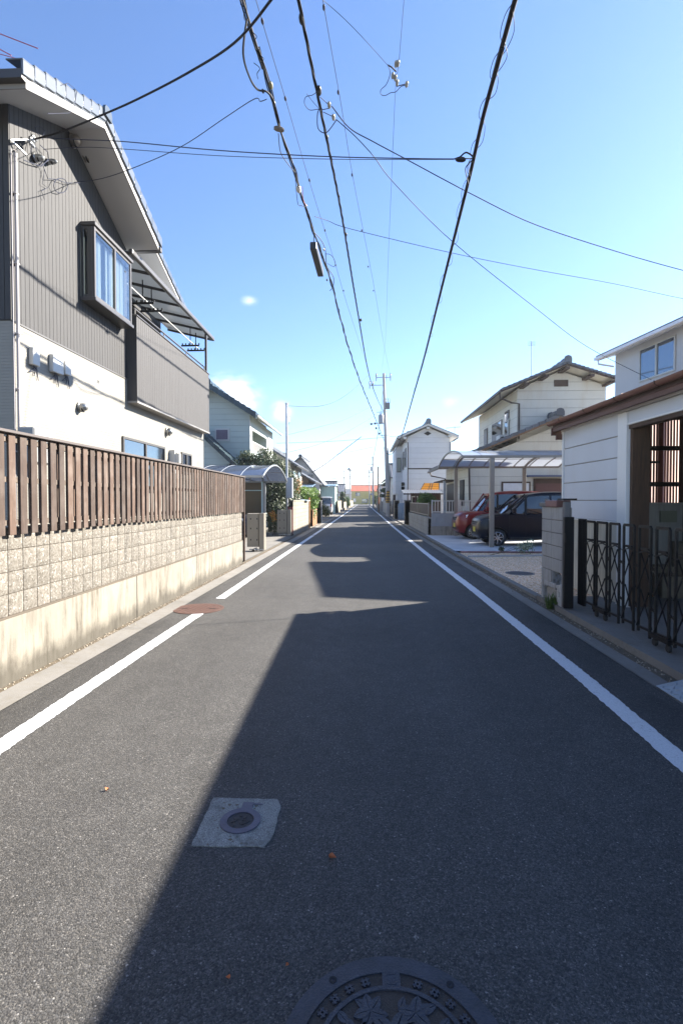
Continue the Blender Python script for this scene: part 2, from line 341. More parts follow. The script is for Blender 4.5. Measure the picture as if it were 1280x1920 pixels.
ASPH = m_asphalt(); PAINT = m_paint(); CONC = m_concrete('kerb_concrete', (.175, .165, .15), .75, streak=False); CONC_L = m_concrete('pale_concrete', (.36, .355, .345), .25, streak=False)
BASEC = m_concrete('stained_base_concrete', (.215, .195, .160), 1.0, (.062, .050, .034), low=.20); DIRT = pm('gutter_dirt', (.11, .085, .055), .95, .25, 6, .6, 90, fine=.2)
EARTH = pm('earth', (.2, .18, .15), .95, .2, .5, .3, 30)
SPLIT = m_splitblock(); MORT = m_concrete('mortar', (.10, .08, .06), .3); GRAVEL = m_gravel(); BLOCK = m_concrete('grey_block', (.34, .325, .30), .6, (.12, .11, .09)); BLOCKL = m_concrete('pale_block', (.24, .215, .17), .6, (.22, .18, .12))
FWOOD = m_wood('fence_wood', (.036, .020, .013), (.088, .052, .034), 2, .42, .5); FWOODH = m_wood('fence_rail_wood', (.07, .05, .035), (.13, .10, .075), 1, .15, .5); CAPW = pm('fence_cap', (.085, .07, .065), .6, .15, 3)
DBOARD = m_wood('dark_board', (.029, .028, .029), (.043, .042, .043), 2, .05, .0); DTRIM = pm('dark_trim', (.045, .04, .038), .45, .08, 2); BRONZE = pm('bronze_frame', (.105, .098, .092), .35, .05, 3, metal=.3)
WHITES = siding('white_siding', (.235, .22, .19), .045, 'Z', dark=.88, gw=.12, depth=.004, vper=3.0, grime=.3, gcol=(.17, .15, .12), var=.06); SOFF = pm('grey_soffit', (.46, .45, .44), .7, .04, 1); FASC = pm('fascia', (.22, .21, .20), .5, .05, 2)
TILE = pm('dark_glazed_tile', (.055, .07, .085), .22, .2, 4, spec=.7, rv=.2); TILEG = pm('green_black_tile', (.035, .055, .065), .3, .2, 4, rv=.25); TILEK = pm('grey_kawara_tile', (.10, .105, .115), .45, .2, 5, rv=.25); TILEB = pm('brown_tile', (.13, .07, .05), .5, .2, 5, rv=.2)
STEELW = pm('white_plastic', (.52, .515, .49), .45, .05, 3); STEEL = pm('galvanised_steel', (.42, .43, .44), .42, .1, 6, metal=.55); ALU = pm('bronze_aluminium', (.26, .235, .205), .38, .04, 3, metal=.35); DARKM = pm('black_metal', (.010, .009, .009), .5, .1, 8, spec=.3)
PGLASS = pm('window_glass', (.22, .25, .29), .04, .02, 1, metal=1.0); CLEAR = m_glass('clear_glass', clear=1); CURT = pm('curtain', (.5, .5, .5), .9, .05, 3); BLACKR = pm('cable_black', (.015, .015, .018), .65, .05, 3, spec=.2); WIREG = pm('cable_grey', (.035, .04, .065), .7, .05, 3, spec=.15)
POLEC = pm('pole_concrete', (.42, .40, .39), .8, .08, 2, .1, 80, grime=.25); IRON = pm('cast_iron', (.040, .043, .055), .55, .3, 14, .4, 120, metal=.2, fine=.22); RUSTY = pm('rusty_iron', (.085, .040, .028), .7, .22, 14, .4, 150, fine=.2)
BROWNM = pm('brown_gutter', (.17, .068, .042), .5, .12, 4); BROWND = pm('dark_brown_wood', (.065, .038, .026), .7, .15, 4); SLAB = m_concrete('slab_concrete', (.52, .53, .54), .25, streak=False); BARK = pm('bark', (.10, .075, .05), .9, .25, 12, .6, 40)
RUBBER = pm('rubber', (.02, .02, .02), .75, .1, 8); CHROME = pm('chrome', (.75, .75, .77), .12, .02, 3, metal=1); RIM = pm('alloy', (.55, .55, .56), .25, .03, 3, metal=.9)
# ================================================================ GROUND AND ROAD
RX = [(-8, 1.94), (3.2, 1.94), (4.8, 1.975), (9, 1.96), (15.4, 1.87), (30, 1.77), (52, 1.74), (80, 1.65), (200, 1.6)]
LX = [(-8, -2.37), (4.1, -2.352), (7, -2.325), (13.6, -2.33), (21, -2.31), (34, -2.27), (74, -2.24), (200, -2.2)]
def rx(y): return interp(RX, y)
def lx(y): return interp(LX, y)
YS = [-8, 0, 3, 4.8, 7, 9, 11, 13.6, 16, 21, 26, 30, 36, 44, 52, 65, 80, 110, 150, 200]
def strip(name, fa, fb, z, mat, y0=-8, y1=200, label=None, thick=None, za=None, n=None):
    ys = [y0] + [y for y in YS if y0 < y < y1] + [y1]
    if n: ys = [lerp(y0, y1, i / n) for i in range(n + 1)]
    mb = MB(); vs = []
    for y in ys:
        a, b = fa(y), fb(y)
        vs += [(a, y, z if za is None else za), (b, y, z)]
    fs = [(2 * i, 2 * i + 1, 2 * i + 3, 2 * i + 2) for i in range(len(ys) - 1)]
    if thick:
        k = len(vs); vs += [(v[0], v[1], v[2] - thick) for v in vs]
        fs += [(2 * i, 2 * i + 2, 2 * i + 2 + k, 2 * i + k) for i in range(len(ys) - 1)] + [(2 * i + 1, 2 * i + 3, 2 * i + 3 + k, 2 * i + 1 + k) for i in range(len(ys) - 1)]
        fs += [(0, 1, 1 + k, k), (2 * len(ys) - 2, 2 * len(ys) - 1, 2 * len(ys) - 1 + k, 2 * len(ys) - 2 + k)]
    mb.add(vs, fs); return struct(mb.build(name, mat))
g = MB(); g.add([(-900, -60, -.03), (900, -60, -.03), (900, 1500, -.03), (-900, 1500, -.03)], [(0, 1, 2, 3)]); struct(g.build('ground', EARTH))
strip('road', lambda y: lx(y) - .40, lambda y: rx(y) + .52, 0, ASPH)
ys_ = strip('gutter', lambda y: lx(y) - .63, lambda y: lx(y) - .40, .004, CONC, za=.02)
strip('gutter', lambda y: lx(y) - .74, lambda y: lx(y) - .63, .012, DIRT)
strip('gutter', lambda y: rx(y) + .52, lambda y: rx(y) + .68, .012, CONC, za=.004)
strip('gutter', lambda y: rx(y) + .68, lambda y: rx(y) + .80, .008, DIRT)
strip('kerb', lambda y: rx(y) + .80, lambda y: rx(y) + .91, .085, CONC, thick=.12, y1=8.3)
strip('kerb', lambda y: rx(y) + .80, lambda y: rx(y) + .92, .055, CONC, thick=.08, y0=8.35, y1=140)
# painted edge lines (slightly ragged thermoplastic)
def line(fx, y0, y1, parent):
    mb = MB(); ys = []; y = y0
    while y < y1: ys.append(y); y += .03 if y < 9 else .09 if y < 20 else 1.2
    ys.append(y1); vs = []
    for y in ys:
        j = .006 if y < 20 else 0
        vs += [(fx(y) - .075 + random.uniform(-j, j), y, .004), (fx(y) + .075 + random.uniform(-j, j), y, .004)]
    mb.add(vs, [(2 * i, 2 * i + 1, 2 * i + 3, 2 * i + 2) for i in range(len(ys) - 1)]); return mb.build('line', PAINT, parent)
for fx, segs in ((lx, [(-8, 7.12), (8.2, 23.2), (23.5, 190)]), (rx, [(-8, 190)])):
    r = bpy.data.objects.new('road_marking', None); COL.objects.link(r); struct(r)
    for a, b in segs: line(fx, a, b, r)
# plots beside the road
def sheet(name, poly, z, mat, label=None):
    mb = MB(); mb.add([(p[0], p[1], z) for p in poly], [tuple(range(len(poly)))]); return struct(mb.build(name, mat))
sheet('gravel_bed', [(rx(8.2) + .92, 8.3), (12, 8.3), (12, 15.2), (rx(15) + .92, 15.2)], .05, GRAVEL)['kind'] = 'stuff'
sheet('driveway', [(rx(15.6) + .92, 15.75), (12, 15.75), (12, 23), (rx(23) + .92, 23)], .054, SLAB)
sheet('driveway', [(-3.1, 13.2), (-3.1, 25), (-12, 25), (-12, 13.2)], .02, CONC)
sheet('driveway', [(-3.02, 42), (-3.02, 70), (-14, 70), (-14, 42)], .02, CONC)
sheet('gate_apron', [(2.85, -4), (7.5, -4), (7.5, 8.25), (2.85, 8.25)], .08, CONC)
sheet('yard', [(2.75, 23.2), (14, 23.2), (14, 60), (2.65, 60)], .03, CONC)
# brick edging and a concrete strip across the gravel
mb = MB()
for i in range(44):
    x = 2.9 + i * .205; mb.box(x, x + .195, 15.3, 15.55, .0, .075)
tag(mb.build('brick_edging', pm('red_brick', (.26, .13, .115), .8, .2, 20, .2, 80, rv=.25), bevel=.006), 'row of dark red bricks edging the concrete parking slab', 'brick edging')
mb = MB(); mb.hexa([(2.83, 14.0, .0), (8, 14.9, .0), (8, 15.02, .0), (2.83, 14.12, .0), (2.83, 14.0, .09), (8, 14.9, .09), (8, 15.02, .09), (2.83, 14.12, .09)])
tag(mb.build('edging_strip', CONC_L), 'thin grey concrete strip crossing the buff gravel', 'edging')

# manhole in the foreground, with a flower relief
def ring(mb, c, r0, r1, z0, z1, n=72, m=0, a0=0, a1=2 * math.pi):
    mb.lathe([(r0, z0), (r0, z1), (r1, z1), (r1, z0)], (c[0], c[1], 0), 'Z', n, m, a0, a1)
def flat(mb, pts, z, h, m=0): mb.prism([(p[0], p[1], z) for p in pts], (0, 0, h), m)
_t, _a, _b = at(737, 1797, Z=0), at(540, 1920, Z=0), at(935, 1920, Z=0); MC = ((_a.x + _b.x) / 2, _t.y - .343)
t = thing('manhole_cover', 'large iron manhole cover with flower relief in the shaded foreground asphalt', 'manhole cover', (MC[0], MC[1], 0))
mb = MB(); mb.lathe([(.0, .001), (.285, .001)], (MC[0], MC[1], 0), 'Z', 72); mb.build('cover_plate', pm('manhole_dirt', (.055, .043, .034), .85, .25, 18, .4, 160, fine=.2), t)
mb = MB(); ring(mb, MC, .283, .343, .0, .007)
for a in (-38, 38, 142, 218): 
    x = MC[0] + .313 * math.sin(D(a)); y = MC[1] + .313 * math.cos(D(a)); mb.lathe([(.004, .0085), (.013, .0085), (.013, .006)], (x, y, 0), 'Z', 16, 1)
mb.build('frame', [IRON, pm('bolt_hole', (.012, .012, .014), .8)], t)
mb = MB(); ring(mb, MC, .222, .236, .001, .0075)
for q in range(4):
    a = q * math.pi / 2; u = Vector((math.cos(a), math.sin(a))); n_ = Vector((-math.sin(a), math.cos(a)))
    c = Vector(MC) + u * .259
    def R4(cc, hu, hn): return [cc - u * hu - n_ * hn, cc + u * hu - n_ * hn, cc + u * hu + n_ * hn, cc - u * hu + n_ * hn]
    flat(mb, R4(c, .026, .030), .001, .0058)
    for s_ in (-1, 1):
        flat(mb, R4(c + n_ * s_ * .0145, .018, .0015), .0068, .0012); flat(mb, R4(c + u * s_ * .018, .0015, .0145), .0068, .0012)
for i in range(28):
    a = (i + .5) * 2 * math.pi / 28
    if min(abs((a % (math.pi / 2))), math.pi / 2 - (a % (math.pi / 2))) < .14: continue
    u = Vector((math.cos(a), math.sin(a))); n_ = Vector((-math.sin(a), math.cos(a))); c = Vector(MC) + u * .259
    for s_ in (-1, 1):
        for (uu, nn, hu, hn) in ((0, .0065 * s_, .0145, .003), (.0065 * s_, 0, .003, .0145)):
            cc = c + u * uu + n_ * nn; flat(mb, [cc - u * hu - n_ * hn, cc + u * hu - n_ * hn, cc + u * hu + n_ * hn, cc - u * hu + n_ * hn], .001, .0055 + .0003 * (nn != 0))
mb.build('hash_band', IRON, t)
def petal(mb, c, ang, L, W, z=.001, h=.006, bend=.0):
    pts = []; n = 9
    def pt(s, side):
        wd = W * math.sin(math.pi * min(1, s * 1.02)) ** .7 * (1 - .15 * s) if 0 < s < 1 else 0
        x = s * L; y = side * wd + bend * s * s
        return (c[0] + x * math.cos(ang) - y * math.sin(ang), c[1] + x * math.sin(ang) + y * math.cos(ang))
    for side in (1, -1):   # two halves with a vein between them
        L1 = [pt(i / n, side) for i in range(n + 1)]; L0 = [pt(i / n, side * .07 * (1 if 0 < i < n else 0)) for i in range(n, -1, -1)]
        flat(mb, L1 + L0[1:-1], z, h)
mb = MB()
for (cx, cy, k, L, W, a0) in ((.0, .07, 7, .10, .024, .4), (-.12, .05, 6, .075, .022, .9), (.125, .04, 6, .075, .022, .2), (.07, .15, 5, .055, .019, .3), (-.07, .15, 5, .055, .019, .8), (-.03, -.06, 6, .08, .022, 0), (.09, -.1, 5, .06, .018, .5), (-.12, -.08, 5, .055, .017, .1)):
    for i in range(k): petal(mb, (MC[0] + cx, MC[1] + cy), a0 + i * 2 * math.pi / k, L, W, h=.0055 + .0004 * (i % 3), bend=.012 * (-1) ** i)
for (cx, cy, a, L, W) in ((-.06, .15, 2.6, .07, .016), (.075, .145, .5, .075, .017), (-.16, .0, 3.5, .05, .014), (.17, -.04, -.3, .045, .014), (.02, .155, 1.2, .05, .013), (.14, .1, .9, .05, .015), (-.14, .11, 2.3, .05, .015)):
    petal(mb, (MC[0] + cx, MC[1] + cy), a, L, W, h=.0048)
mb.build('flower_relief', IRON, t)
# water valve cover in a worn concrete patch
c4 = [at(358, 1588, Z=0), at(495, 1589, Z=0), at(510, 1572, Z=0), at(527, 1512, Z=0), at(520, 1500, Z=0), at(400, 1497, Z=0)]
vp = at(451, 1541, Z=0)
t = thing('valve_cover', 'small round iron valve cover set in a pale square concrete patch', 'valve cover', (vp.x, vp.y, 0))
mb = MB(); n = len(c4); pts = []
for i in range(n):
    a, b = c4[i], c4[(i + 1) % n]
    k = 10 if (b - a).length > .1 else 3
    for j in range(k): q = a.lerp(b, j / k); pts.append((q.x + random.uniform(-.003, .003), q.y + random.uniform(-.003, .003)))
flat(mb, pts, .0, .005)
for i in range(46):
    q = c4[0].lerp(c4[1], random.uniform(.05, .95)).lerp(c4[5].lerp(c4[3], random.uniform(.1, .9)), random.uniform(.03, .97)); s_ = random.choice((.003, .004, .005, .009)); k = 7
    if (q - vp).length < .105: continue
    flat(mb, [(q.x + s_ * math.cos(6.283 * j / k) * random.uniform(.7, 1.5), q.y + s_ * math.sin(6.283 * j / k) * random.uniform(.6, 1.1)) for j in range(k)], .004, .0014, 1)
mb.build('concrete_patch', [m_concrete('patch_concrete', (.22, .22, .20), .9, (.07, .065, .055), streak=False, spk=.6), DIRT], t)
mb = MB(); ring(mb, vp, .066, .1, .003, .010, 40); u = Vector((-.01, 1)); u.normalize()
mb.box(vp.x - .02, vp.x + .035, vp.y + .09, vp.y + .15, .003, .0098); mb.box(vp.x + .03, vp.x + .085, vp.y + .138, vp.y + .146, .003, .0075); mb.build('rim', pm('blue_iron', (.075, .07, .10), .5, .2, 20, .2, 100, metal=.2), t)
mb = MB(); mb.lathe([(0, .006), (.066, .006)], (vp.x, vp.y, 0), 'Z', 30)
for i in range(9):
    a = i * .7 + .2; rr = .012 + .05 * ((i * .37) % 1); petal(mb, (vp.x + rr * math.cos(a) * .6, vp.y + rr * math.sin(a) * .6), a * 1.3, .03, .008, .006, .003)
mb.build('lid', pm('lid_iron', (.03, .027, .028), .7, .25, 30, .4, 200), t)
# rusty manhole on the left line, dark one in the gravel
for (cx, cy, z, r, mat, lab) in ((372.5, 1141.5, 0, .335, RUSTY, 'rust red round manhole cover interrupting the white line beside the block wall'), (974, 1075, .05, .27, pm('dark_cover', (.05, .045, .045), .7, .15, 12), 'dark round manhole cover in the buff gravel bed')):
    p = at(cx, cy, Z=z); t = thing('manhole_cover', lab, 'manhole cover', (p.x, p.y, z))
    mb = MB(); mb.lathe([(0, z + .004), (r - .012, z + .006), (r - .012, z + .003)], (p.x, p.y, 0), 'Z', 48)
    for s_ in (-1, 1): mb.box(p.x + s_ * r * .62 - .05, p.x + s_ * r * .62 + .05, p.y - .012, p.y + .012, z + .006, z + .008, 1)
    for i in range(-7, 8):
        for j in range(-7, 8):
            if (i * i + j * j) ** .5 * .042 < r - .04 and (i + j) % 2: mb.box(p.x + i * .042 - .012, p.x + i * .042 + .012, p.y + j * .042 - .006, p.y + j * .042 + .006, z + .005, z + .0075)
    mb.build('lid', [mat, DARKM], t)
    mb = MB(); ring(mb, p, r - .008, r + .03, z + .001, z + .006, 48); mb.build('frame', mat if z == 0 else CONC, t)
# fallen leaves
LEAFO = pm('dead_leaf', (.42, .12, .035), .7, .2, 30)
for i, (px, py, s_, lab) in enumerate(((620, 1610, .035, 'orange fallen leaf on the shaded asphalt right of the valve cover'), (201, 1483, .03, 'faded orange leaf on the sunlit asphalt left of the valve cover'), (429, 1837, .018, 'small brown leaf crumb on the asphalt left of the large flower manhole'), (540, 1812, .014, 'tiny orange leaf crumb just above the rim of the large flower manhole'))):
    p = at(px, py, Z=0); mb = MB(); a = i * 1.3; n = 10; vs = []
    for k in range(n):
        th = 2 * math.pi * k / n; rr = s_ * (.55 + .25 * math.cos(th)) * (1 + .15 * (-1) ** k); vs.append((p.x + rr * math.cos(th + a) * .8, p.y + rr * math.sin(th + a) * .6, .006 + .012 * abs(math.sin(th)) * (s_ / .03)))
    vs.append((p.x, p.y, .004)); mb.add(vs, [(k, (k + 1) % n, n) for k in range(n)]); tag(mb.build('fallen_leaf', LEAFO), lab, 'leaf')
# patch cut in the asphalt / seam
# ================================================================ LEFT: BLOCK WALL AND FENCE
WX = -3.05; WY0, WY1 = -3.0, 12.78
t = thing('block_wall', 'low wall of split face tan blocks on a stained concrete base, under the wooden fence', 'wall', (WX, 5, 0))
mb = MB(); seams = [WY0, 1.2, 6.75, WY1]
for a, b in zip(seams, seams[1:]): mb.box(WX - .16, WX + random.uniform(-.003, .003), a + .006, b - .006, -.03, .585)
mb.build('concrete_base', BASEC, t, bevel=.008)
mb = MB(); mb.box(WX - .15, WX - .018, WY0, WY1 - .01, .585, 1.36); mb.box(WX - .15, WX + .004, WY0, WY1, .585, .60); mb.build('mortar', MORT, t)
mb = MB(); y = WY0
# each block face is a small rugged grid of its own
while y < WY1 - .1:
    y1 = min(y + .1965, WY1)
    for r_ in range(4):
        z0 = .603 + r_ * .19; z1 = z0 + .183; n = 5; vs = []; fs = []
        a0, a1 = y + .004, y1 - .004
        for i in range(n + 1):
            for j in range(n + 1):
                e = (i in (0, n)) or (j in (0, n)); vs.append((WX - .010 if e else WX - .003 + random.uniform(-.0025, .0025), lerp(a0, a1, i / n), lerp(z0, z1, j / n)))
        for i in range(n):
            for j in range(n): k = i * (n + 1) + j; fs.append((k, k + 1, k + n + 2, k + n + 1))
        k = len(vs); vs += [(WX - .03, a0, z0), (WX - .03, a1, z0), (WX - .03, a1, z1), (WX - .03, a0, z1)]
        c0, c1, c2, c3 = 0, n * (n + 1), n * (n + 1) + n, n
        fs += [(c0, c1, k + 1, k), (c1, c2, k + 2, k + 1), (c2, c3, k + 3, k + 2), (c3, c0, k, k + 3)]
        mb.add(vs, fs)
    y = y1
mb.build('split_blocks', SPLIT, t)
t = thing('wooden_fence', 'brown weathered fence of upright slats with a flat cap on top of the block wall', 'fence', (WX, 5, 1.3))
mb = MB(); y = WY0
while y < WY1 - .05:
    wd = .088 + random.uniform(-.004, .004); l = random.uniform(-.006, .006); tl = random.uniform(-.003, .003)
    mb.hexa([(WX + .028, y + tl, 1.305 + l), (WX + .046, y + tl, 1.305 + l), (WX + .046, y + wd + tl, 1.305 + l), (WX + .028, y + wd + tl, 1.305 + l), (WX + .028, y, 2.168), (WX + .046, y, 2.168), (WX + .046, y + wd, 2.168), (WX + .028, y + wd, 2.168)])
    if random.random() < .96:
        yb = y + .100 + random.uniform(-.012, .012); wb = .055
        mb.box(WX - .045, WX - .028, yb - .006, yb + wb - .02, 1.372 + random.uniform(0, .02), 2.165)
    y += .1445
mb.build('slats', FWOOD, t, bevel=.0025)
for z in (1.385, 1.755, 2.10):
    mb = MB(); mb.box(WX - .026, WX + .026, WY0, WY1, z, z + .045); mb.build('rail', FWOODH, t)
mb = MB(); mb.box(WX - .07, WX + .075, WY0, WY1 + .03, 2.17, 2.196); mb.build('cap_board', CAPW, t, bevel=.004)
y = WY0 + .3
while y < WY1:
    MB().box(WX - .10, WX - .047, y, y + .06, 1.362, 2.165).build('post', BROWND, t); y += 1.55
MB().box(WX + .004, WX + .05, WY1 + .005, WY1 + .05, .05, 2.165).build('post', BROWND, t)

# ================================================================ roofs
def tiled(mb, A, Bp, C, Dp, th=.05, amp=.018, pitch=.27, course=.26, sub=4, m=0, flatk=False):
    """slab on eave A-B and ridge D-C, tiles modelled on its upper face"""
    A, Bp, C, Dp = map(Vector, (A, Bp, C, Dp)); nrm = (Bp - A).cross(Dp - A).normalized()
    if nrm.z < 0: nrm = -nrm
    L = (Bp - A).length; S = (Dp - A).length; nu = max(1, round(L / pitch)) * sub; nv = max(1, round(S / course)); vs = []; fs = []
    rows = []
    for j in range(nv): rows += [(j / nv, .0 + .022), ((j + .999) / nv, .0)]
    for (v, st) in rows:
        for i in range(nu + 1):
            u = i / nu; p = A.lerp(Bp, u).lerp(Dp.lerp(C, u), v)
            wv = 0 if flatk else amp * math.sin(2 * math.pi * u * round(L / pitch)); vs.append(p + nrm * (th + wv + st))
    for j in range(len(rows) - 1):
        for i in range(nu): k = j * (nu + 1) + i; fs.append((k, k + 1, k + nu + 2, k + nu + 1))
    k = len(vs); vs += [A, Bp, C, Dp]; n1 = nu + 1; last = (len(rows) - 1) * n1
    fs.append((k, k + 3, k + 2, k + 1))
    fs.append(tuple([k, k + 1] + list(range(nu, -1, -1)))); fs.append(tuple([k + 3] + list(range(last, last + n1)) + [k + 2]))
    fs.append(tuple([k] + [j * n1 for j in range(len(rows))] + [k + 3])); fs.append(tuple([k + 1, k + 2] + [j * n1 + nu for j in range(len(rows) - 1, -1, -1)]))
    mb.add(vs, fs, m)
def ridge(mb, P, Q, r=.10, h=.14, m=0):
    P, Q = Vector(P), Vector(Q); d = (Q - P).normalized(); s = d.cross(Vector((0, 0, 1))).normalized()
    L = (Q - P).length; n = max(1, int(L / .3))
    prof = [(-r, -.02), (-r, h * .5), (-r * .75, h * .85), (0, h), (r * .75, h * .85), (r, h * .5), (r, -.02)]
    for i in range(n):
        a = P + d * (L * i / n); e = L / n * .97; k = 1 + .08 * (i % 2)
        mb.prism([a + s * x * k + Vector((0, 0, z * k)) for x, z in prof], d * e, m)
    for e, sg in ((P, -1), (Q, 1)):     # end tile
        mb.prism([e + s * x * 1.35 + Vector((0, 0, z * 1.35 - .01)) for x, z in prof], d * sg * .05, m)

# ================================================================ HOUSE 1 (left, dark boards over white)
HX = -5.04; HY0, HY1 = 7.2, 15.95; GY = 10.5
t1 = thing('dark_board_house', 'two storey house behind the wooden fence, dark boards above pale siding', 'house', (HX - 3, 11, 0))
mb = MB(); mb.box(HX - 7, HX, HY0, HY1, -.03, 4.18); mb.build('lower_wall', WHITES, t1)
RA, RZ = 8.67, 7.92; RE0, RE1 = 6.63, 10.93; RZ0, RZ1 = 6.97, 6.97
def under(y): return RZ - (RZ - RZ0) * (abs(y - RA) / (RA - RE0))
def boards(mb, x, y0, y1, z0, top, t=.018, wd=.105, gap=.008, face='X'):
    y = y0
    while y < y1 - .01:
        e = min(y + wd, y1); a, b = y + gap / 2, e - gap / 2
        if face == 'X':
            ys = [a] + ([RA] if (top is under and a < RA < b) else []) + [b]
            poly = [(x, a, z0)] + [(x, yy, top(yy)) for yy in ys] + [(x, b, z0)]
            mb.prism(poly, (t, 0, 0))
        else: mb.prism([(a, x, z0), (a, x, top(a)), (b, x, top(b)), (b, x, z0)], (0, -t, 0))
        y = e
mb = MB(); mb.prism([(HX - .02, HY0, 4.18), (HX - .02, HY0, under(HY0)), (HX - .02, RA, under(RA) + .0), (HX - .02, GY, under(GY)), (HX - .02, GY, 4.18)], (-6.5, 0, 0), 0)
mb.box(HX - 7, HX - 1.35, GY, HY1 - .02, 4.18, 7.25)
mb.build('board_backing', pm('groove_black', (.03, .028, .027), .8), t1)
mb = MB(); boards(mb, HX - .018, HY0 + .0, GY + .3, 4.19, under, wd=.098); 
boards(mb, HX - 1.34, GY + .31, HY1 - .02, 4.2, lambda y: 7.2)
boards(mb, HY0 - .001, HX - 6.5, HX, 4.19, lambda x: under(HY0) - .01, face='Y')
MBf = mb.build('upper_boards', DBOARD, t1)
MB().box(HX - .02, HX + .012, HY0, GY + .3, 4.165, 4.19).build('flashing', pm('flashing', (.09, .085, .08), .4), t1)
# roof over the gable
mb = MB(); xr = -4.4; xb = -11.5
for (ye, ze) in ((RE0, RZ0), (RE1, RZ1)):
    mb.prism([(xr, ye, ze), (xr, RA, RZ), (xr, RA, RZ + .15), (xr, ye, ze + .15)], (-.02, 0, 0), 1)
    mb.prism([(xr - .02, ye, ze), (xr - .02, RA, RZ), (xr - .02, RA, RZ + .12), (xr - .02, ye, ze + .12)], (xb - xr + .02, 0, 0), 0)
mb.box(xr, xb, RE0 - .018, RE0, RZ0 - .0, RZ0 + .15, 1)
mb.build('soffit', [SOFF, FASC], t1)
MB().box(xr + .01, xb, RE0 - .12, RE0 - .022, RZ0 + .06, RZ0 + .17).build('gutter', DTRIM, t1)
mb = MB()
for (ye, ze) in ((RE0, RZ0), (RE1, RZ1)):
    s_ = -1 if ye < RA else 1; tiled(mb, (xb, ye + s_ * .1, ze + .125), (xr + .03, ye + s_ * .1, ze + .125), (xr + .03, RA, RZ + .18), (xb, RA, RZ + .18), th=.03, flatk=True, course=.27)
ridge(mb, (xb, RA, RZ + .2), (xr + .02, RA, RZ + .2), .09, .12)
mb.build('roof', TILE, t1)
# the rake tiles: a row of folded caps down each slope, each one proud of the next
mb = MB()
for (ye, ze) in ((RE0, RZ0), (RE1, RZ1)):
    n = 9; A_ = Vector((xr, ye - (.12 if ye < RA else -.12), ze + .10)); B_ = Vector((xr, RA, RZ + .14))
    for i in range(n):
        p = A_.lerp(B_, i / n); q = A_.lerp(B_, (i + .96) / n); k = .0
        mb.prism([p + Vector((0, 0, .0)), q + Vector((0, 0, -.02)), q + Vector((0, 0, .155)), p + Vector((0, 0, .185))], (.035, 0, 0))
        mb.prism([p + Vector((.03, 0, .185)), q + Vector((.03, 0, .155)), q + Vector((-.2, 0, .155)), p + Vector((-.2, 0, .185))], (0, 0, .02))
    mb.prism([A_ + Vector((.0, 0, -.02)), B_ + Vector((0, 0, -.04)), B_ + Vector((0, 0, .0)), A_ + Vector((0, 0, .02))], (.01, 0, 0))
mb.build('rake_tiles', pm('rake_tile', (.085, .10, .12), .25, .12, 4, spec=.7, rv=.15), t1, bevel=.006)
mb = MB(); mb.box(HX - .4, xr + .02, RE1 + .05, RE1 + .15, RZ1 + .0, RZ1 + .09); mb.tube([(HX + .05, RE1 + .1, RZ1), (HX + .05, RE1 + .02, RZ1 - .12), (HX + .05, RE1 - .3, RZ1 - .3)], .03); mb.build('gutter', DTRIM, t1)
# rear roof, further back
mb = MB(); xr2 = -5.6; R2A, R2Z, R2E, R2ZE = 11.6, 9.1, 16.3, 7.3
mb.prism([(xr2, R2E, R2ZE), (xr2, R2A, R2Z), (xr2, R2A, R2Z + .15), (xr2, R2E, R2ZE + .15)], (-.02, 0, 0), 1)
mb.prism([(xr2 - .02, R2E, R2ZE), (xr2 - .02, R2A, R2Z), (xr2 - .02, R2A, R2Z + .12), (xr2 - .02, R2E, R2ZE + .12)], (-6, 0, 0), 0)
mb.build('soffit', [SOFF, FASC], t1)
mb = MB(); tiled(mb, (-11.6, R2E, R2ZE + .13), (xr2 + .03, R2E, R2ZE + .13), (xr2 + .03, R2A, R2Z + .13), (-11.6, R2A, R2Z + .13), th=.03, flatk=True); mb.build('roof', TILE, t1)
mb = MB(); n = 15
for i in range(n):
    A_ = Vector((xr2, R2E + .1, R2ZE + .08)); B_ = Vector((xr2, R2A, R2Z + .10)); p = A_.lerp(B_, i / n); q = A_.lerp(B_, (i + .96) / n)
    mb.prism([p, q + Vector((0, 0, -.02)), q + Vector((0, 0, .14)), p + Vector((0, 0, .165))], (.035, 0, 0))
mb.build('rake_tiles', pm('rake_tile_far', (.085, .10, .12), .25, .12, 4, spec=.7, rv=.15), t1, bevel=.006)
mb = MB(); mb.prism([(xr2 - .5, 10.9, 7.25), (xr2 - .5, 11.6, 9.08), (xr2 - .5, 15.6, 7.55), (xr2 - .5, 15.9, 7.25)], (-5, 0, 0)); mb.build('gable_wall', DBOARD, t1)
# balcony
BX = -4.83; BY0, BY1 = 10.78, 15.88; BZ0, BZ1 = 3.68, 5.55
bal = MB().box(HX - 1.3, BX - .03, BY0 + .02, BY1 - .02, BZ0 + .03, BZ0 + .35).build('balcony', pm('balcony_floor', (.3, .29, .27), .7), t1)
mb = MB(); y = BY0
while y < BY1 - .01:
    e = min(y + .103, BY1); mb.box(BX - .02, BX, y + .003, e - .003, BZ0 + .04, BZ1 - .03); y = e
x = HX - .0
mb.box(BX - .02, HX + .02, BY0, BY0 + .02, BZ0 + .04, BZ1 - .03); mb.box(BX - .06, BX - .022, BY0 + .02, BY1 - .02, BZ0 + .04, BZ1 - .04, 1)
mb.box(BX - .02, HX - 1.3, BY1 - .04, BY1, BZ0 + .04, BZ1 - .03)
mb.build('parapet_boards', [m_wood('balcony_board', (.038, .036, .037), (.053, .051, .052), 2, .04, 0), DTRIM], bal)
MB().box(BX - .14, BX + .02, BY0 - .02, BY1 + .02, BZ1 - .028, BZ1).build('coping', BRONZE, bal, bevel=.004)
MB().box(BX - .3, BX + .015, BY0 - .015, BY1 + .015, BZ0, BZ0 + .038).build('sill_trim', FASC, bal)
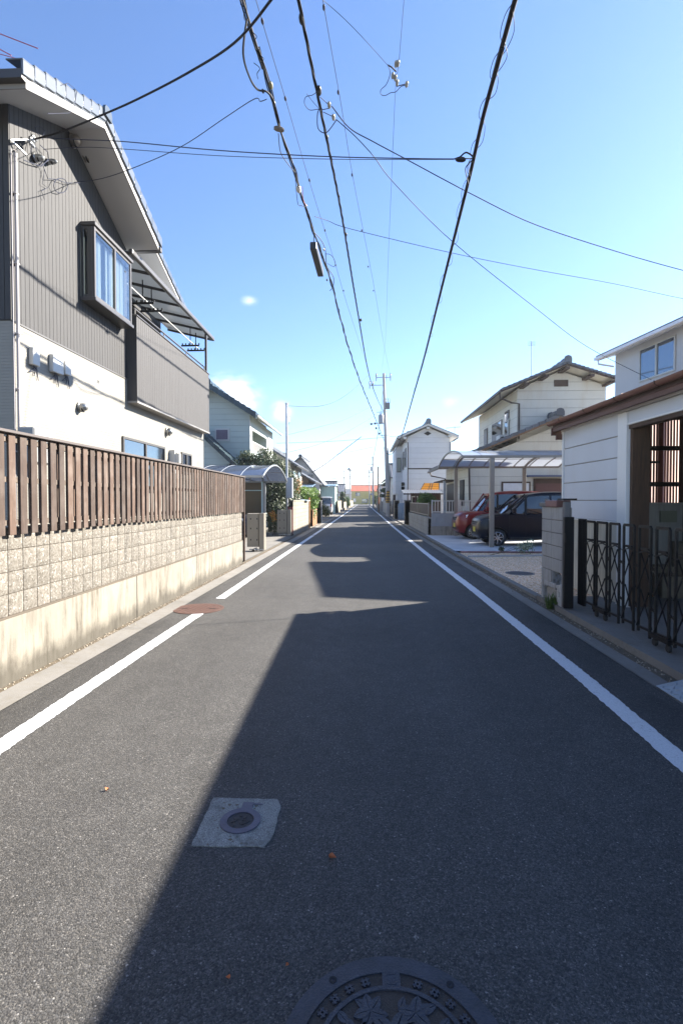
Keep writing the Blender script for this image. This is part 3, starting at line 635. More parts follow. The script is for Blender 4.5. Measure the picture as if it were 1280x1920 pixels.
MB().box(HX - .4, HX - .02, BY1 - 1.1, BY1 + .02, 3.0, 3.02).build('bracket', FASC, bal)
# dark recess strip between the gable and the balcony
MB().box(HX - .5, HX - .03, GY + .3, GY + .36, 4.2, 6.9).build('recess_trim', DTRIM, bal)
MB().box(HX - 1.3, HX + .02, GY + .27, GY + .3, 3.7, 5.5).build('side_wall', DTRIM, bal)
# handrail, laundry poles and awning
mb = MB(); mb.tube([(BX - .10, BY0 + .1, BZ1 + .17), (BX - .10, BY1 - .1, BZ1 + .17)], .022, 8); 
for i in range(4): y = lerp(BY0 + .15, BY1 - .15, i / 3); mb.tube([(BX - .10, y, BZ1), (BX - .10, y, BZ1 + .17)], .016, 6)
mb.build('handrail', BRONZE, bal)
aw = thing('balcony_awning', 'bronze framed translucent awning over the balcony of the dark boarded house', 'awning', (BX, 13, 6.6)); aw.parent = None
AZ0, AZ1 = 6.66, 7.0
mb = MB(); mb.box(BX + .0, BX + .09, BY0 - .35, BY1 + .35, AZ0, AZ0 + .11); mb.build('front_beam', BRONZE, aw, bevel=.02, seg=2)
n = 7
for i in range(n):
    mb = MB(); y = lerp(BY0 - .3, BY1 + .3, i / (n - 1)); mb.hexa([(BX + .0, y - .02, AZ0), (BX, y + .02, AZ0), (HX - 1.2, y + .02, AZ1), (HX - 1.2, y - .02, AZ1), (BX, y - .02, AZ0 + .06), (BX, y + .02, AZ0 + .06), (HX - 1.2, y + .02, AZ1 + .06), (HX - 1.2, y - .02, AZ1 + .06)]); mb.build('rafter', DTRIM, aw)
mb = MB(); mb.hexa([(BX, BY0 - .3, AZ0 + .065), (BX, BY1 + .3, AZ0 + .065), (HX - 1.2, BY1 + .3, AZ1 + .065), (HX - 1.2, BY0 - .3, AZ1 + .065), (BX, BY0 - .3, AZ0 + .075), (BX, BY1 + .3, AZ0 + .075), (HX - 1.2, BY1 + .3, AZ1 + .075), (HX - 1.2, BY0 - .3, AZ1 + .075)])
mb.build('roof_panel', m_translucent('smoked_panel', (.5, .53, .56), .35, .15), aw)
mb = MB(); mb.box(BX - .02, BX + .04, BY1 - .35, BY1 - .28, BZ1, AZ0 + .02); mb.build('post', BRONZE, aw)
for yy in (11.9, 15.2):
  for q in (0, .5):
    mb = MB(); mb.tube([(BX - .35, yy + q, AZ0 + .1), (BX - .35, yy + q, AZ0 - .42)], .014, 6); mb.box(BX - .62, BX - .08, yy + q - .02, yy + q + .02, AZ0 - .46, AZ0 - .42)
    for k in range(6): mb.box(BX - .6 + k * .1, BX - .57 + k * .1, yy + q - .012, yy + q + .012, AZ0 - .42, AZ0 - .37)
    mb.build('laundry_hanger', DARKM, aw)
mb = MB(); mb.tube([(BX - .3, BY0 + .2, AZ0 - .36), (BX - .3, BY1 - .1, AZ0 - .36)], .016, 8); tag(mb.build('laundry_pole', STEELW), 'pale laundry pole slung beneath the balcony awning', 'laundry pole')
# bay window
WXP = -4.80; wy0, wy1, wz0, wz1 = 9.04, 10.5, 5.2, 6.53
bay = MB().box(HX, WXP + .03, wy0 - .03, wy1 + .03, wz0 - .035, wz0 + .03).build('bay_window', BRONZE, t1, bevel=.006); MB().box(HX, WXP + .03, wy0 - .03, wy1 + .03, wz1 - .03, wz1 + .035).build('head', BRONZE, bay, bevel=.006)
mb = MB()
for y in (wy0, (wy0 + wy1) / 2 + .02, wy1 - .05): mb.box(WXP - .05, WXP, y, y + .05, wz0 + .03, wz1 - .03)
for y in (wy0 + .05,): pass
mb.box(HX + .0, HX + .04, wy0 - .0, wy0 + .04, wz0 + .03, wz1 - .03); mb.box(HX, HX + .04, wy1 - .04, wy1, wz0 + .03, wz1 - .03)
mb.box(WXP - .13, WXP - .05, wy0 + .0, wy0 + .035, wz0 + .03, wz1 - .03)
for z in (wz0 + .03, wz1 - .09): mb.box(WXP - .045, WXP - .005, wy0 + .05, wy1 - .05, z, z + .06); mb.box(HX + .04, WXP - .13, wy0 + .003, wy0 + .033, z, z + .06)
mb.build('frame', BRONZE, bay, bevel=.004)
mb = MB(); ym = (wy0 + wy1) / 2 + .03
mb.box(WXP - .03, WXP - .025, wy0 + .05, ym, wz0 + .09, wz1 - .09); mb.box(WXP - .02, WXP - .015, ym, wy1 - .05, wz0 + .09, wz1 - .09); mb.box(HX + .04, WXP - .13, wy0 + .015, wy0 + .02, wz0 + .09, wz1 - .09)
mb.build('pane', CLEAR, bay)
mb = MB(); vs = []; fs = []; n = 90
for i in range(n + 1):
    y = lerp(wy0 + .09, wy1 - .06, i / n); x = WXP - .13 + .018 * math.sin(i * 1.15) + .008 * math.sin(i * .41)
    vs += [(x, y, wz0 + .05), (x, y, wz1 - .06)]
mb.add(vs, [(2 * i, 2 * i + 1, 2 * i + 3, 2 * i + 2) for i in range(n) if not 26 < i < 34]); mb.build('curtain', CURT, bay, smooth=80)
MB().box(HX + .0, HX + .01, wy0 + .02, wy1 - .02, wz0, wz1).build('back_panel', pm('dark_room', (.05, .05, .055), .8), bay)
# ground floor windows
for (a, b, z0, z1) in ((10.5, 12.75, 1.8, 2.94), (13.95, 14.75, 2.35, 2.93)):
    f = MB()
    for (p, q, r_, s_) in ((a, b, z1 - .05, z1), (a, b, z0, z0 + .05), (a, a + .05, z0 + .05, z1 - .05), (b - .05, b, z0 + .05, z1 - .05), ((a + b) / 2 - .03, (a + b) / 2 + .03, z0 + .05, z1 - .05)): f.box(HX, HX + .04, p, q, r_, s_)
    f = f.build('window', BRONZE, t1); MB().box(HX + .008, HX + .014, a + .05, b - .05, z0 + .05, z1 - .05).build('pane', PGLASS, f)
# wall fittings
def vent(px, py, s=1, dark=False):
    p = at(px, py, X=HX + .02); mb = MB(); r = .075 * s
    mb.lathe([(r * 1.2, 0), (r * 1.2, .012), (r, .018), (r, .05), (r * .95, .08), (r * .75, .115), (r * .4, .135), (0, .14)], (p.x, p.y, p.z), 'X', 20, 0, 0, 2 * math.pi)
    mb.lathe([(0, 0), (r * .72, 0), (r * .72, .012), (0, .012)], (p.x + .055, p.y - r * .25, p.z - r * .62), 'X', 14, 1)
    mb.build('vent_hood', [pm('vent_steel' + str(px), (.30, .27, .24) if dark else (.36, .36, .35), .3, .05, 4, metal=.6), DARKM], t1, smooth=40)
vent(137, 264, 1.25, True); vent(160, 293, 1.2, True); vent(67, 296, .7); vent(92, 303, .55); vent(151, 763, 1.0); vent(314, 809, 1.2)
for (px, py, w_, h_) in ((57, 668, .10, .26), (97, 682, .17, .28), (118, 690, .10, .22)):
    p = at(px, py, X=HX); mb = MB(); mb.box(HX, HX + .075, p.y - w_ * .4, p.y + w_ * 1.3, p.z - h_ / 2, p.z + h_ / 2)
    o = mb.build('meter_box', STEELW, t1, bevel=.012, seg=2); mb = MB()
    for k in range(3):
        y = p.y + .02 + k * .03; mb.tube([(HX + .04, y, p.z - h_ / 2), (HX + .03, y + .02, p.z - h_ / 2 - .08), (HX + .02, y + .08 * (k - 1), p.z - h_ / 2 - .12 - .04 * k), (HX + .012, y + .06, p.z - h_ / 2 - .02)], .005, 5)
    mb.build('cable_tail', WIREG, o)
mb = MB(); p0 = at(30, 292, X=HX + .05); y = p0.y
mb.tube([(HX + .045, y, .2), (HX + .045, y, p0.z)], .022, 10); mb.lathe([(.028, 0), (.028, .05)], (HX + .045, y, p0.z - .02), 'Z', 12)
mb.tube([(HX + .03, y - .07, 1.0), (HX + .03, y - .07, p0.z + .05), (HX + .05, y + .05, p0.z + .1)], .008, 6)
for z in (2.3, 3.2, 4.0, 5.0, 6.0): mb.box(HX, HX + .07, y - .032, y + .032, z, z + .02)
mb.build('service_conduit', pm('conduit_plastic', (.34, .31, .30), .45, .05, 3), t1, smooth=40)
# service entry hardware: bracket, insulators, loops
p = at(60, 262, X=HX + .12); mb = MB()
mb.tube([at(20, 262, X=HX + .02), at(50, 290, X=HX + .1)], .014, 6); mb.tube([at(22, 262, X=HX + .02), p], .010, 6)
for dx, dz in ((0, 0), (.0, -.07), (.05, .06)): mb.lathe([(.0, -.05), (.022, -.05), (.03, -.02), (.018, 0), (.03, .02), (.022, .05), (0, .05)], (p.x, p.y + dx, p.z + dz), 'Y', 12)
mb.build('service_bracket', STEEL, t1, smooth=40)
mb = MB()
def px_tube(mb, pts, X, r, n=6, m=0): mb.tube([at(a, b, X=X + .01 * (i % 2)) for i, (a, b) in enumerate(pts)], r, n, m)
px_tube(mb, [(62, 262), (58, 285), (66, 300), (78, 310), (92, 300), (90, 285), (76, 272)], HX + .06, .006)
px_tube(mb, [(62, 262), (72, 290), (84, 318), (90, 335), (104, 336), (125, 343), (150, 343)], HX + .05, .005)
px_tube(mb, [(45, 300), (60, 306), (78, 312), (90, 300)], HX + .05, .007)
px_tube(mb, [(76, 258), (66, 238), (74, 236), (84, 244), (80, 262)], HX + .07, .005)
px_tube(mb, [(84, 318), (80, 345), (90, 352), (78, 358), (84, 375)], HX + .03, .004)
px_tube(mb, [(114 + 13 * math.cos(i * .45), 348 + 14 * math.sin(i * .45)) for i in range(16)], HX + .05, .006)
mb.build('cable_loops', WIREG, t1)
mb = MB(); px_tube(mb, [(115, 160), (128, 156), (145, 170), (140, 200), (130, 212), (90, 213)], xr + .04, .004); mb.build('antenna_lead', WIREG, t1)
# small box over the fence, wall lamp
p = at(68, 806, X=HX + .2); MB().box(p.x - .15, p.x + .1, p.y - .2, p.y + .3, p.z - .5, p.z + .02).build('gas_meter', pm('meter_grey', (.25, .25, .24), .5), t1, bevel=.02)
p = at(326, 852, X=HX + .1); mb = MB(); mb.tube([(HX, p.y, p.z + .0), (HX + .12, p.y, p.z + .08), (HX + .2, p.y + .02, p.z + .03)], .025, 8); mb.box(HX + .1, HX + .26, p.y - .04, p.y + .1, p.z - .22, p.z + .02); mb.build('outdoor_lamp', STEELW, t1, bevel=.01)
MB().box(HX, HX + .15, 13.1, 13.16, 2.3, 2.9).build('pipe_cover', STEELW, t1)
# antenna on the roof
mb = MB(); a = Vector((-7.4, 8.7, 8.05)); mb.tube([a, a + Vector((0, 0, 1.9))], .018, 6)
t = thing('roof_antenna', 'thin red tipped television antenna on the ridge of the dark boarded house', 'antenna', tuple(a)); mb.build('mast', STEEL, t)
c = at(30, 75, Y=8.2); mb = MB(); d1 = (at(72, 91, Y=8.4) - at(-60, 40, Y=8.0)); mb.tube([at(-60, 40, Y=8.0), at(72, 91, Y=8.4)], .008, 5)
mb.tube([at(-60, 60, Y=8.0), at(22, 104, Y=8.2)], .008, 5); mb.tube([at(-60, 85, Y=8.0), at(40, 112, Y=8.2)], .006, 5); mb.build('elements', pm('red_rod', (.4, .09, .12), .4), t)
# ================================================================ RIGHT: WHITE SHED WITH BROWN GUTTER
SID = siding('panel_siding', (.66, .66, .66), .312, 'Z', dark=.42, gw=.045, depth=.02)
t = thing('white_shed', 'open fronted white panelled garage with a brown gutter behind the folding gate', 'shed', (3.47, 9.68, 0), D(1.3))
LN = -11.0
def L(mb, name, mat, par=t, **k): return mb.build(name, mat, par, local=True, **k)
W0, W1 = .19, .31
mb = MB()
# siding panels modelled one by one with a shadow gap
for i in range(5): z = 1.285 + i * .3125; mb.box(W0, W1, -2.03, -.07, z + .006, z + .3065 + (.02 if i == 4 else 0))
L(mb, 'siding', pm('panel_white', (.56, .575, .60), .45, .03, 1.5, grime=.12, gcol=(.4, .36, .3)), bevel=.006)
L(MB().box(W0 + .02, W1 - .01, -2.03, -.07, 1.285, 2.86), 'siding_backing', pm('panel_gap', (.30, .27, .22), .8))
L(MB().box(W0 + .035, W1, -2.05, -.07, 0, 1.28), 'base_wall', m_concrete('beige_render', (.52, .49, .40), .4))
mb = MB(); mb.box(W0, W1, LN + .1, -2.28, 2.68, 2.85); L(mb, 'header_panel', bpy.data.materials['panel_white'], bevel=.004)
mb = MB(); mb.box(W0 - .025, W1 + .02, -2.28, -2.04, .08, 2.85); mb.box(W0 - .02, W0, -.1, -.05, 1.28, 2.86); mb.box(W0 - .02, W1, -2.1, -.05, 1.262, 1.285); mb.box(W0 - .03, W1, LN, -.03, 2.862, 2.925)
mb.box(W0 - .02, W1, LN + .1, -2.285, 2.655, 2.682); L(mb, 'white_trim', pm('trim_white', (.72, .71, .68), .4, .03, 2), bevel=.004)
mb = MB(); mb.box(W0 + .0, W1, LN + .1, -2.3, 2.60, 2.653); mb.box(W0 + .03, W1 + .02, -2.35, -2.285, .1, 2.598); mb.box(W1 + .022, W1 + .16, -2.33, -2.285, .1, 2.65); L(mb, 'door_frame_timber', m_wood('jamb_wood', (.045, .025, .014), (.10, .055, .03), 2, .2, .15))
ES = .36
def rz_(x): return 2.93 + ES * x
mb = MB(); mb.hexa([(0.02, LN, 2.93), (2.6, LN, rz_(2.6)), (2.6, 0, rz_(2.6)), (.02, 0, 2.93), (.02, LN, 3.02), (2.6, LN, rz_(2.6) + .09), (2.6, 0, rz_(2.6) + .09), (.02, 0, 3.02)]); mb.hexa([(2.6, LN, rz_(2.6)), (5.4, LN, rz_(0)), (5.4, 0, rz_(0)), (2.6, 0, rz_(2.6)), (2.6, LN, rz_(2.6) + .09), (5.4, LN, rz_(0) + .09), (5.4, 0, rz_(0) + .09), (2.6, 0, rz_(2.6) + .09)])
L(mb, 'roof_boarding', BROWND)
mb = MB(); tiled(mb, (.05, LN, 3.00), (.05, .03, 3.00), (2.62, .03, rz_(2.6) + .10), (2.62, LN, rz_(2.6) + .10), th=.02, amp=.012, pitch=.3); tiled(mb, (5.5, .03, 3.03), (5.5, LN, 3.03), (2.6, LN, rz_(2.6) + .10), (2.6, .03, rz_(2.6) + .10), th=.02, amp=.03, pitch=.3); L(mb, 'roof', TILEB, smooth=50)
mb = MB(); mb.box(.02, .07, LN, .0, 2.86, 2.97); mb.box(.0, .1, LN, .0, 2.925, 2.932)
mb.box(.0, .18, .0, .04, 2.80, 2.95); mb.box(.08, .22, -.04, .03, 2.72, 2.82); mb.hexa([(.05, .0, 2.88), (2.6, .0, rz_(2.6) - .07), (2.6, .05, rz_(2.6) - .07), (.05, .05, 2.88), (.05, .0, 3.06), (2.6, .0, rz_(2.6) + .12), (2.6, .05, rz_(2.6) + .12), (.05, .05, 3.06)])
L(mb, 'fascia_board', pm('brown_fascia', (.12, .055, .036), .6, .15, 4))
gt = MB(); n = 10; prof = [(-.055 * math.cos(math.pi * i / n), -.06 * math.sin(math.pi * i / n)) for i in range(n + 1)]
prof2 = [(x * .93, z * .93) for x, z in reversed(prof)]
gt.prism([(-.02 + x, LN, 3.03 + z) for x, z in prof + prof2], (0, -LN + .06, 0)); gut = L(gt, 'gutter', BROWNM, smooth=40)
for i in range(12): y = -.5 - i * .95; mb = MB(); mb.tube([(-.08, y, 3.035), (-.075, y, 3.0), (-.02, y, 2.965), (.035, y, 3.0), (.05, y, 3.04)], .007, 5); L(mb, 'gutter_bracket', BROWND, gut)
# inside: lit corrugated screen at the far end, dark rails, low wall, dark partition
mb = MB(); n = 150; vs = []
for i in range(n + 1):
    x = lerp(1.2, 2.9, i / n); y = -.12 + .016 * math.sin(i * 2 * math.pi / 5.0); vs += [(x, y, 1.4), (x, y, 3.55)]
mb.add(vs, [(2 * i, 2 * i + 1, 2 * i + 3, 2 * i + 2) for i in range(n)])
scr = L(mb, 'translucent_screen', m_translucent('screen_panel', (.52, .40, .36), .85, .4, .12), smooth=60)
mb = MB(); x = 1.2
while x < 2.9: mb.box(x, x + .021, -.16, -.14, 1.45, 3.45); x += .052
mb.box(1.86, 1.93, -.165, -.139, 1.45, 3.5); L(mb, 'slats', pm('red_brown_slat', (.17, .055, .04), .6, .1, 5), scr)
mb = MB(); mb.box(1.2, 2.9, -.22, -.17, 1.85, 1.93); mb.box(1.2, 2.9, -.22, -.17, 2.5, 2.58); mb.box(1.2, 1.85, -.22, -.17, 2.27, 2.31); mb.box(1.2, 3.0, -.22, -.17, 3.05, 3.13); L(mb, 'rail', pm('rail_black', (.02, .017, .016), .7), scr)
mb = MB(); mb.box(.32, 1.3, -.16, -.08, .08, 3.1); mb.box(2.9, 5.2, -.16, -.08, .08, 3.4); L(mb, 'end_wall', BROWND)
mb = MB(); mb.box(.3, .36, -2.0, -.1, .08, 2.9); L(mb, 'inner_lining', BROWND)
mb = MB(); mb.box(5.0, 5.1, LN, -.1, .0, 3.0); L(mb, 'back_wall', BROWND)
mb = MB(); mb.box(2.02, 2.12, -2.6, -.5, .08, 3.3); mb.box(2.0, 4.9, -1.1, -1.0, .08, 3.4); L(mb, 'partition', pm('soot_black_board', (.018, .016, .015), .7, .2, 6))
mb = MB(); mb.box(1.22, 5.0, -.62, -.42, .08, 1.52); mb.box(1.2, 5.0, -.66, -.38, 1.52, 1.56)
L(mb, 'low_block_wall', BLOCK, bevel=.005); L(MB().box(1.62, 1.9, -.66, -.625, 1.22, 1.42), 'meter_cover', pm('olive_plate', (.2, .2, .15), .5))
mb = MB(); mb.box(1.25, 1.7, -1.0, -.7, .08, .5); mb.box(1.75, 1.98, -.95, -.7, .08, .9); mb.box(1.1, 1.5, -1.6, -1.2, .08, .42)
L(mb, 'storage_boxes', pm('dusty_boxes', (.16, .13, .09), .8, .3, 6), bevel=.01)
# ---------------------------------------------------------------- block wall stub by the gate
t = thing('gate_block_wall', 'short grey block wall stub with broken render and a red brown capping stone, beside the folding gate', 'wall', (2.8, 7.8, 0))
mb = MB()
ya, yb = 7.38, 8.2
for r_ in range(8):
    z0 = -.02 + r_ * .19
    if r_ < 2: mb.box(2.86, 2.95, ya + .02, yb - .02, z0, z0 + .19, 0); continue
    for k in range(2):
        a = lerp(ya, yb, k / 2); b_ = lerp(ya, yb, (k + 1) / 2)
        if r_ == 2 and k == 0: continue
        mb.box(2.80 + random.uniform(-.002, .002), 2.94, a + .004, b_ - .004, z0 + .004, z0 + .186, 0)
mb.box(2.808, 2.93, ya + .01, yb - .01, .56, 1.49, 1); mb.box(2.81, 2.93, (ya + yb) / 2, yb - .01, .36, .6, 1)
mb.build('blocks', [BLOCK, MORT], t, bevel=.005)
mb = MB()
for i, (y, z0, z1) in enumerate(((ya + .0, .0, .4), (ya + .05, .28, .38), (ya + .10, .12, .37), (ya + .06, .0, .2), (yb - .07, .0, .4), (yb - .12, .25, .38))): mb.box(2.795, 2.88, y, y + .06, z0, z1)
for i in range(12): y = lerp(ya + .02, yb - .08, i / 11); mb.box(2.79 + random.uniform(0, .012), 2.88, y, y + .075, .33 - .05 * abs(math.sin(i * 1.7)), .365 + .01 * (i % 2))
mb.build('broken_render', m_concrete('flaking_render', (.42, .40, .37), .9, (.12, .11, .09)), t, bevel=.01)
mb = MB(); c = ya + .21
for (yy, zz) in ((c - .09, .375), (c + .07, .375), (c - .01, .46)):
    mb.lathe([(.045, .0), (.045, .05), (.065, .05), (.065, .0)], (2.81, yy, zz), 'X', 14)
mb.box(2.81, 2.90, ya + .004, ya + .02, .365, .55); mb.box(2.81, 2.9, ya + .38, ya + .40, .365, .55); mb.build('pierced_block', BLOCK, t)
mb = MB(); mb.box(2.76, 2.97, ya + .12, 7.95, 1.50, 1.60); mb.build('capping_stone', pm('red_cap', (.20, .095, .08), .6, .12, 8), t, bevel=.01)
mb = MB(); mb.box(2.77, 2.96, 7.955, 8.25, 1.50, 1.57); mb.lathe([(0, 0), (.04, .01), (.045, .05), (0, .07)], (2.86, 8.15, 1.565), 'Z', 10); mb.lathe([(0, 0), (.03, .01), (.03, .04), (0, .06)], (2.84, 8.03, 1.565), 'Z', 10); mb.build('mortar_lump', CONC, t, bevel=.02)
mb = MB(); mb.box(2.80, 2.89, ya - .09, ya - .005, .05, 1.58); mb.build('end_pillar', m_concrete('old_render', (.17, .16, .15), .7, (.08, .07, .06)), t, bevel=.012)
mb = MB(); mb.box(2.77, 2.96, ya - .11, ya + .1, 1.602, 1.625); mb.build('cap_plate', DARKM, t)
# weed tuft
def tuft(name, label, cat, c, r, h, n, mat, group=None, wd=.012):
    mb = MB()
    for i in range(n):
        a = random.uniform(0, 6.28); rr = r * random.random() ** .5; x, y = c[0] + rr * math.cos(a) * .6, c[1] + rr * math.sin(a) * .6; hh = h * random.uniform(.4, 1); ln = random.uniform(.1, .5) * h
        b = random.uniform(0, 6.28); dx, dy = math.cos(b), math.sin(b); w_ = wd
        mb.add([(x - dy * w_, y + dx * w_, c[2]), (x + dy * w_, y - dx * w_, c[2]), (x + dx * ln * .5 + dy * w_ * .8, y + dy * ln * .5 - dx * w_ * .8, c[2] + hh * .6), (x + dx * ln * .5 - dy * w_ * .8, y + dy * ln * .5 + dx * w_ * .8, c[2] + hh * .6), (x + dx * ln * 1.2, y + dy * ln * 1.2, c[2] + hh)], [(0, 1, 2, 3), (3, 2, 4)])
    o = mb.build(name, mat); return tag(o, label, cat, group)
LEAFW = m_leaf('weed_leaf', (.05, .10, .02), (.12, .17, .04)); LEAFD = m_leaf('dark_leaf', (.018, .045, .014), (.06, .10, .03), .25); LEAFM = m_leaf('mid_leaf', (.035, .085, .015), (.10, .17, .04)); LEAFB = m_leaf('bright_leaf', (.07, .15, .02), (.17, .26, .05)); LEAFY = m_leaf('olive_leaf', (.09, .11, .03), (.22, .22, .07)); LEAFR = m_leaf('rust_leaf', (.16, .10, .03), (.40, .16, .05))
tuft('weed', 'green weed tuft growing at the foot of the grey block wall stub', 'weed', (2.78, 7.62, .0), .16, .26, 70, LEAFW)
# ---------------------------------------------------------------- accordion gate
t = thing('accordion_gate', 'black metal folding lattice gate across the garage entrance', 'gate', (3.03, 6, .08))
GX = 3.03
mb = MB(); mb.box(2.77, 2.90, 7.20, 7.26, .1, 1.37); mb.box(2.765, 2.78, 7.17, 7.2, 1.02, 1.14); mb.build('end_post', DARKM, t, bevel=.006)
for k in range(5):
    y = 7.34 - k * .045; MB().box(GX - .018, GX + .018, y - .011, y + .011, .14, 1.34).build('stacked_bar', DARKM, t)
ups = []; y = 7.0
while y > 1.4: ups.append(y); y -= .335
for k, yc in enumerate(ups):
    mb = MB(); h = .135 if k < 2 else .115; zt = 1.33; s = .0115
    for sg in (-1, 1): mb.box(GX - s, GX + s, yc + sg * h - s, yc + sg * h + s, .13 + .03 * (sg > 0), zt - .03)
    mb.hexa([(GX - s, yc - h - s, zt - .03), (GX + s, yc - h - s, zt - .03), (GX + s, yc + h + s, zt - .03), (GX - s, yc + h + s, zt - .03), (GX - s, yc - h + s, zt), (GX + s, yc - h + s, zt), (GX + s, yc + h - s, zt), (GX - s, yc + h - s, zt)])
    mb.box(GX - .01, GX + .01, yc - h, yc + h, .2, .225)
    mb.build('hoop_frame', DARKM, t)
    mb = MB(); zs = [.22, .62, 1.02]
    mb.box(GX - .012, GX + .012, yc - .07, yc + .07, 1.06, 1.085)
    for z in zs:
        for sg in (-1, 1):
            mb.tube([(GX + .02 * sg, yc - h * sg, z), (GX + .02 * sg, yc + (h) * sg * 1.0, min(z + .40, 1.07))], .008, 4)
    if k < len(ups) - 1:
        yn = ups[k + 1]
        for z in (.42, .85): mb.tube([(GX, yc - h, z), (GX, yn + h, z + .05)], .009, 4); mb.tube([(GX, yc - h, z + .05), (GX, yn + h, z)], .009, 4)
    mb.build('lattice_bars', DARKM, t)
    if k % 4 == 1:
        mb = MB(); mb.box(GX - .04, GX + .04, yc - .17, yc + .17, .17, .215)
        cs = mb.build('caster_block', DARKM, t)
        for sg in (-1, 1): MB().lathe([(0, -.015), (.036, -.015), (.04, 0), (.036, .015), (0, .015)], (GX, yc + sg * .12, .122), 'X', 16).build('wheel', RUBBER, cs)
# metal kerb ramp
t = None
mb = MB(); ra = (2.50, 3.0); mb.hexa([(2.49, 2.9, .012), (2.84, 2.9, .10), (2.84, 4.45, .10), (2.49, 4.45, .012), (2.49, 2.9, .018), (2.84, 2.9, .106), (2.84, 4.45, .106), (2.49, 4.45, .018)])
for i in range(26):
    for j in range(6):
        x = 2.52 + j * .055; y = 2.95 + i * .058; z = .018 + (x - 2.49) / .35 * .088; s_ = 1 if (i + j) % 2 else -1; d = .014
        mb.hexa([(x - d, y - d * s_ - .003, z - .003), (x - d, y - d * s_ + .003, z - .003), (x + d, y + d * s_ + .003, z + .006), (x + d, y + d * s_ - .003, z + .006), (x - d, y - d * s_ - .003, z + .003), (x - d, y - d * s_ + .003, z + .003), (x + d, y + d * s_ + .003, z + .011), (x + d, y + d * s_ - .003, z + .011)])
tag(mb.build('kerb_ramp', pm('ramp_steel', (.38, .42, .44), .4, .12, 10, metal=.5)), 'silver chequer plate kerb ramp lying in the gutter before the folding gate', 'ramp')
# pebbles and litter in the right-hand channel
mb = MB()
for i in range(900):
    y = random.uniform(2, 8.5) if i < 600 else random.uniform(8, 20); x = rx(y) + .74 + random.gauss(0, .045); r = random.uniform(.003, .011) if i < 600 else random.uniform(.006, .014)
    a = random.random() * 3; mb.hexa([(x - r, y - r, .006), (x + r, y - r * .7, .006), (x + r * .8, y + r, .006), (x - r * .7, y + r * .8, .006), (x - r * .5, y - r * .6, .006 + r), (x + r * .6, y - r * .4, .006 + r), (x + r * .5, y + r * .5, .006 + r), (x - r * .4, y + r * .5, .006 + r)])
struct(mb.build('litter', pm('pebble', (.24, .2, .15), .9, .1, 3, rv=.6)), 'stuff')
mb = MB()
for i in range(1100):
    y = random.uniform(3, 13); x = lx(y) - .685 + random.gauss(0, .035); r = random.uniform(.002, .009)
    mb.hexa([(x - r, y - r, .012), (x + r, y - r * .7, .012), (x + r * .8, y + r, .012), (x - r * .7, y + r * .8, .012), (x - r * .5, y - r * .6, .012 + r), (x + r * .6, y - r * .4, .012 + r), (x + r * .5, y + r * .5, .012 + r), (x - r * .4, y + r * .5, .012 + r)])
struct(mb.build('litter', pm('pebble_pale', (.36, .31, .24), .9, .1, 3, rv=.6)), 'stuff')

# ================================================================ CARPORTS
PC = m_translucent('carport_sheet', (.46, .50, .56), .30, .12, .05); PCB = m_translucent('carport_sheet_blue', (.08, .10, .15), .25, .12)
def arch(mb, x, y0, y1, z0, zc, n=14):
    return [(x, lerp(y0, y1, i / n), z0 + (zc - z0) * math.sin(math.pi * (i / n)) ** .85) for i in range(n + 1)]
def carport(label, x0, x1, y0, y1, z0, zc, posts, frame, sheet_, base, npan=6):
    t = thing('carport', label, 'carport', base)
    mb = MB(); n = 14; A_ = arch(None, x0, y0, y1, z0, zc); B_ = arch(None, x1, y0, y1, z0, zc)
    vs = A_ + B_; k = n + 1; up = [(v[0], v[1], v[2] + .008) for v in vs]
    fs = [(i, i + 1, i + 1 + k, i + k) for i in range(n)]
    mb.add(vs, fs); mb.build('roof_sheet', sheet_, t, smooth=40)
    for i in range(npan + 1):
        x = lerp(x0, x1, i / npan); mb = MB(); mb.tube([(p[0], p[1], p[2] - .01) for p in arch(None, x, y0, y1, z0, zc)], .022 if 0 < i < npan else .035, 6); mb.build('rib', frame, t)
    mb = MB()
    for q in (3, 6, 8, 11):
        p = A_[q]; mb.box(x0, x1, p[1] - .015, p[1] + .015, p[2] - .035, p[2] - .008)
    mb.build('purlins', frame, t)
    for y, s_ in ((y0, -1), (y1, 1)): MB().box(x0 - .02, x1, y - .04, y + .04, z0 - .07, z0 + .02).build('eave_beam', frame, t, bevel=.01)
    for (x, y) in posts:
        yy = y; mb = MB(); mb.box(x - .075, x + .075, yy - .055, yy + .055, base[2], z0 - .07); o = mb.build('post', frame, t, bevel=.01)
        sg = 1 if y < (y0 + y1) / 2 else -1
        mb = MB(); mb.tube([(x, y, z0 - .03), (x, y + sg * (y1 - y0) * .12, lerp(z0, zc, .36)), (x, y + sg * (y1 - y0) * .3, lerp(z0, zc, .78)), (x, y + sg * (y1 - y0) * .5, zc - .06)], .05, 4); mb.build('beam_arm', frame, o)
    return t
carport('long bronze framed carport with an arched clear roof over the red and black cars', 3.25, 8.4, 17.05, 22.55, 3.06, 3.44, [(4.2, 17.07), (3.98, 22.45), (6.9, 22.45), (7.1, 17.07)], ALU, PC, (3.3, 17, .054), 8)
cl = carport('arched blue tinted carport over the driveway between the fence and the folded gates', -7.9, -3.68, 18.6, 24.4, 2.5, 3.06, [(-4.75, 24.3), (-7.3, 24.3)], pm('carport_silver', (.36, .38, .40), .35, .03, 3, metal=.4), PCB, (-3.8, 21.5, .02), 5)
mb = MB(); mb.box(-8, -4.85, 24.36, 24.38, .3, 2.45); mb.build('side_panel', m_translucent('smoked_brown_sheet', (.16, .13, .09), .35, .15), cl)
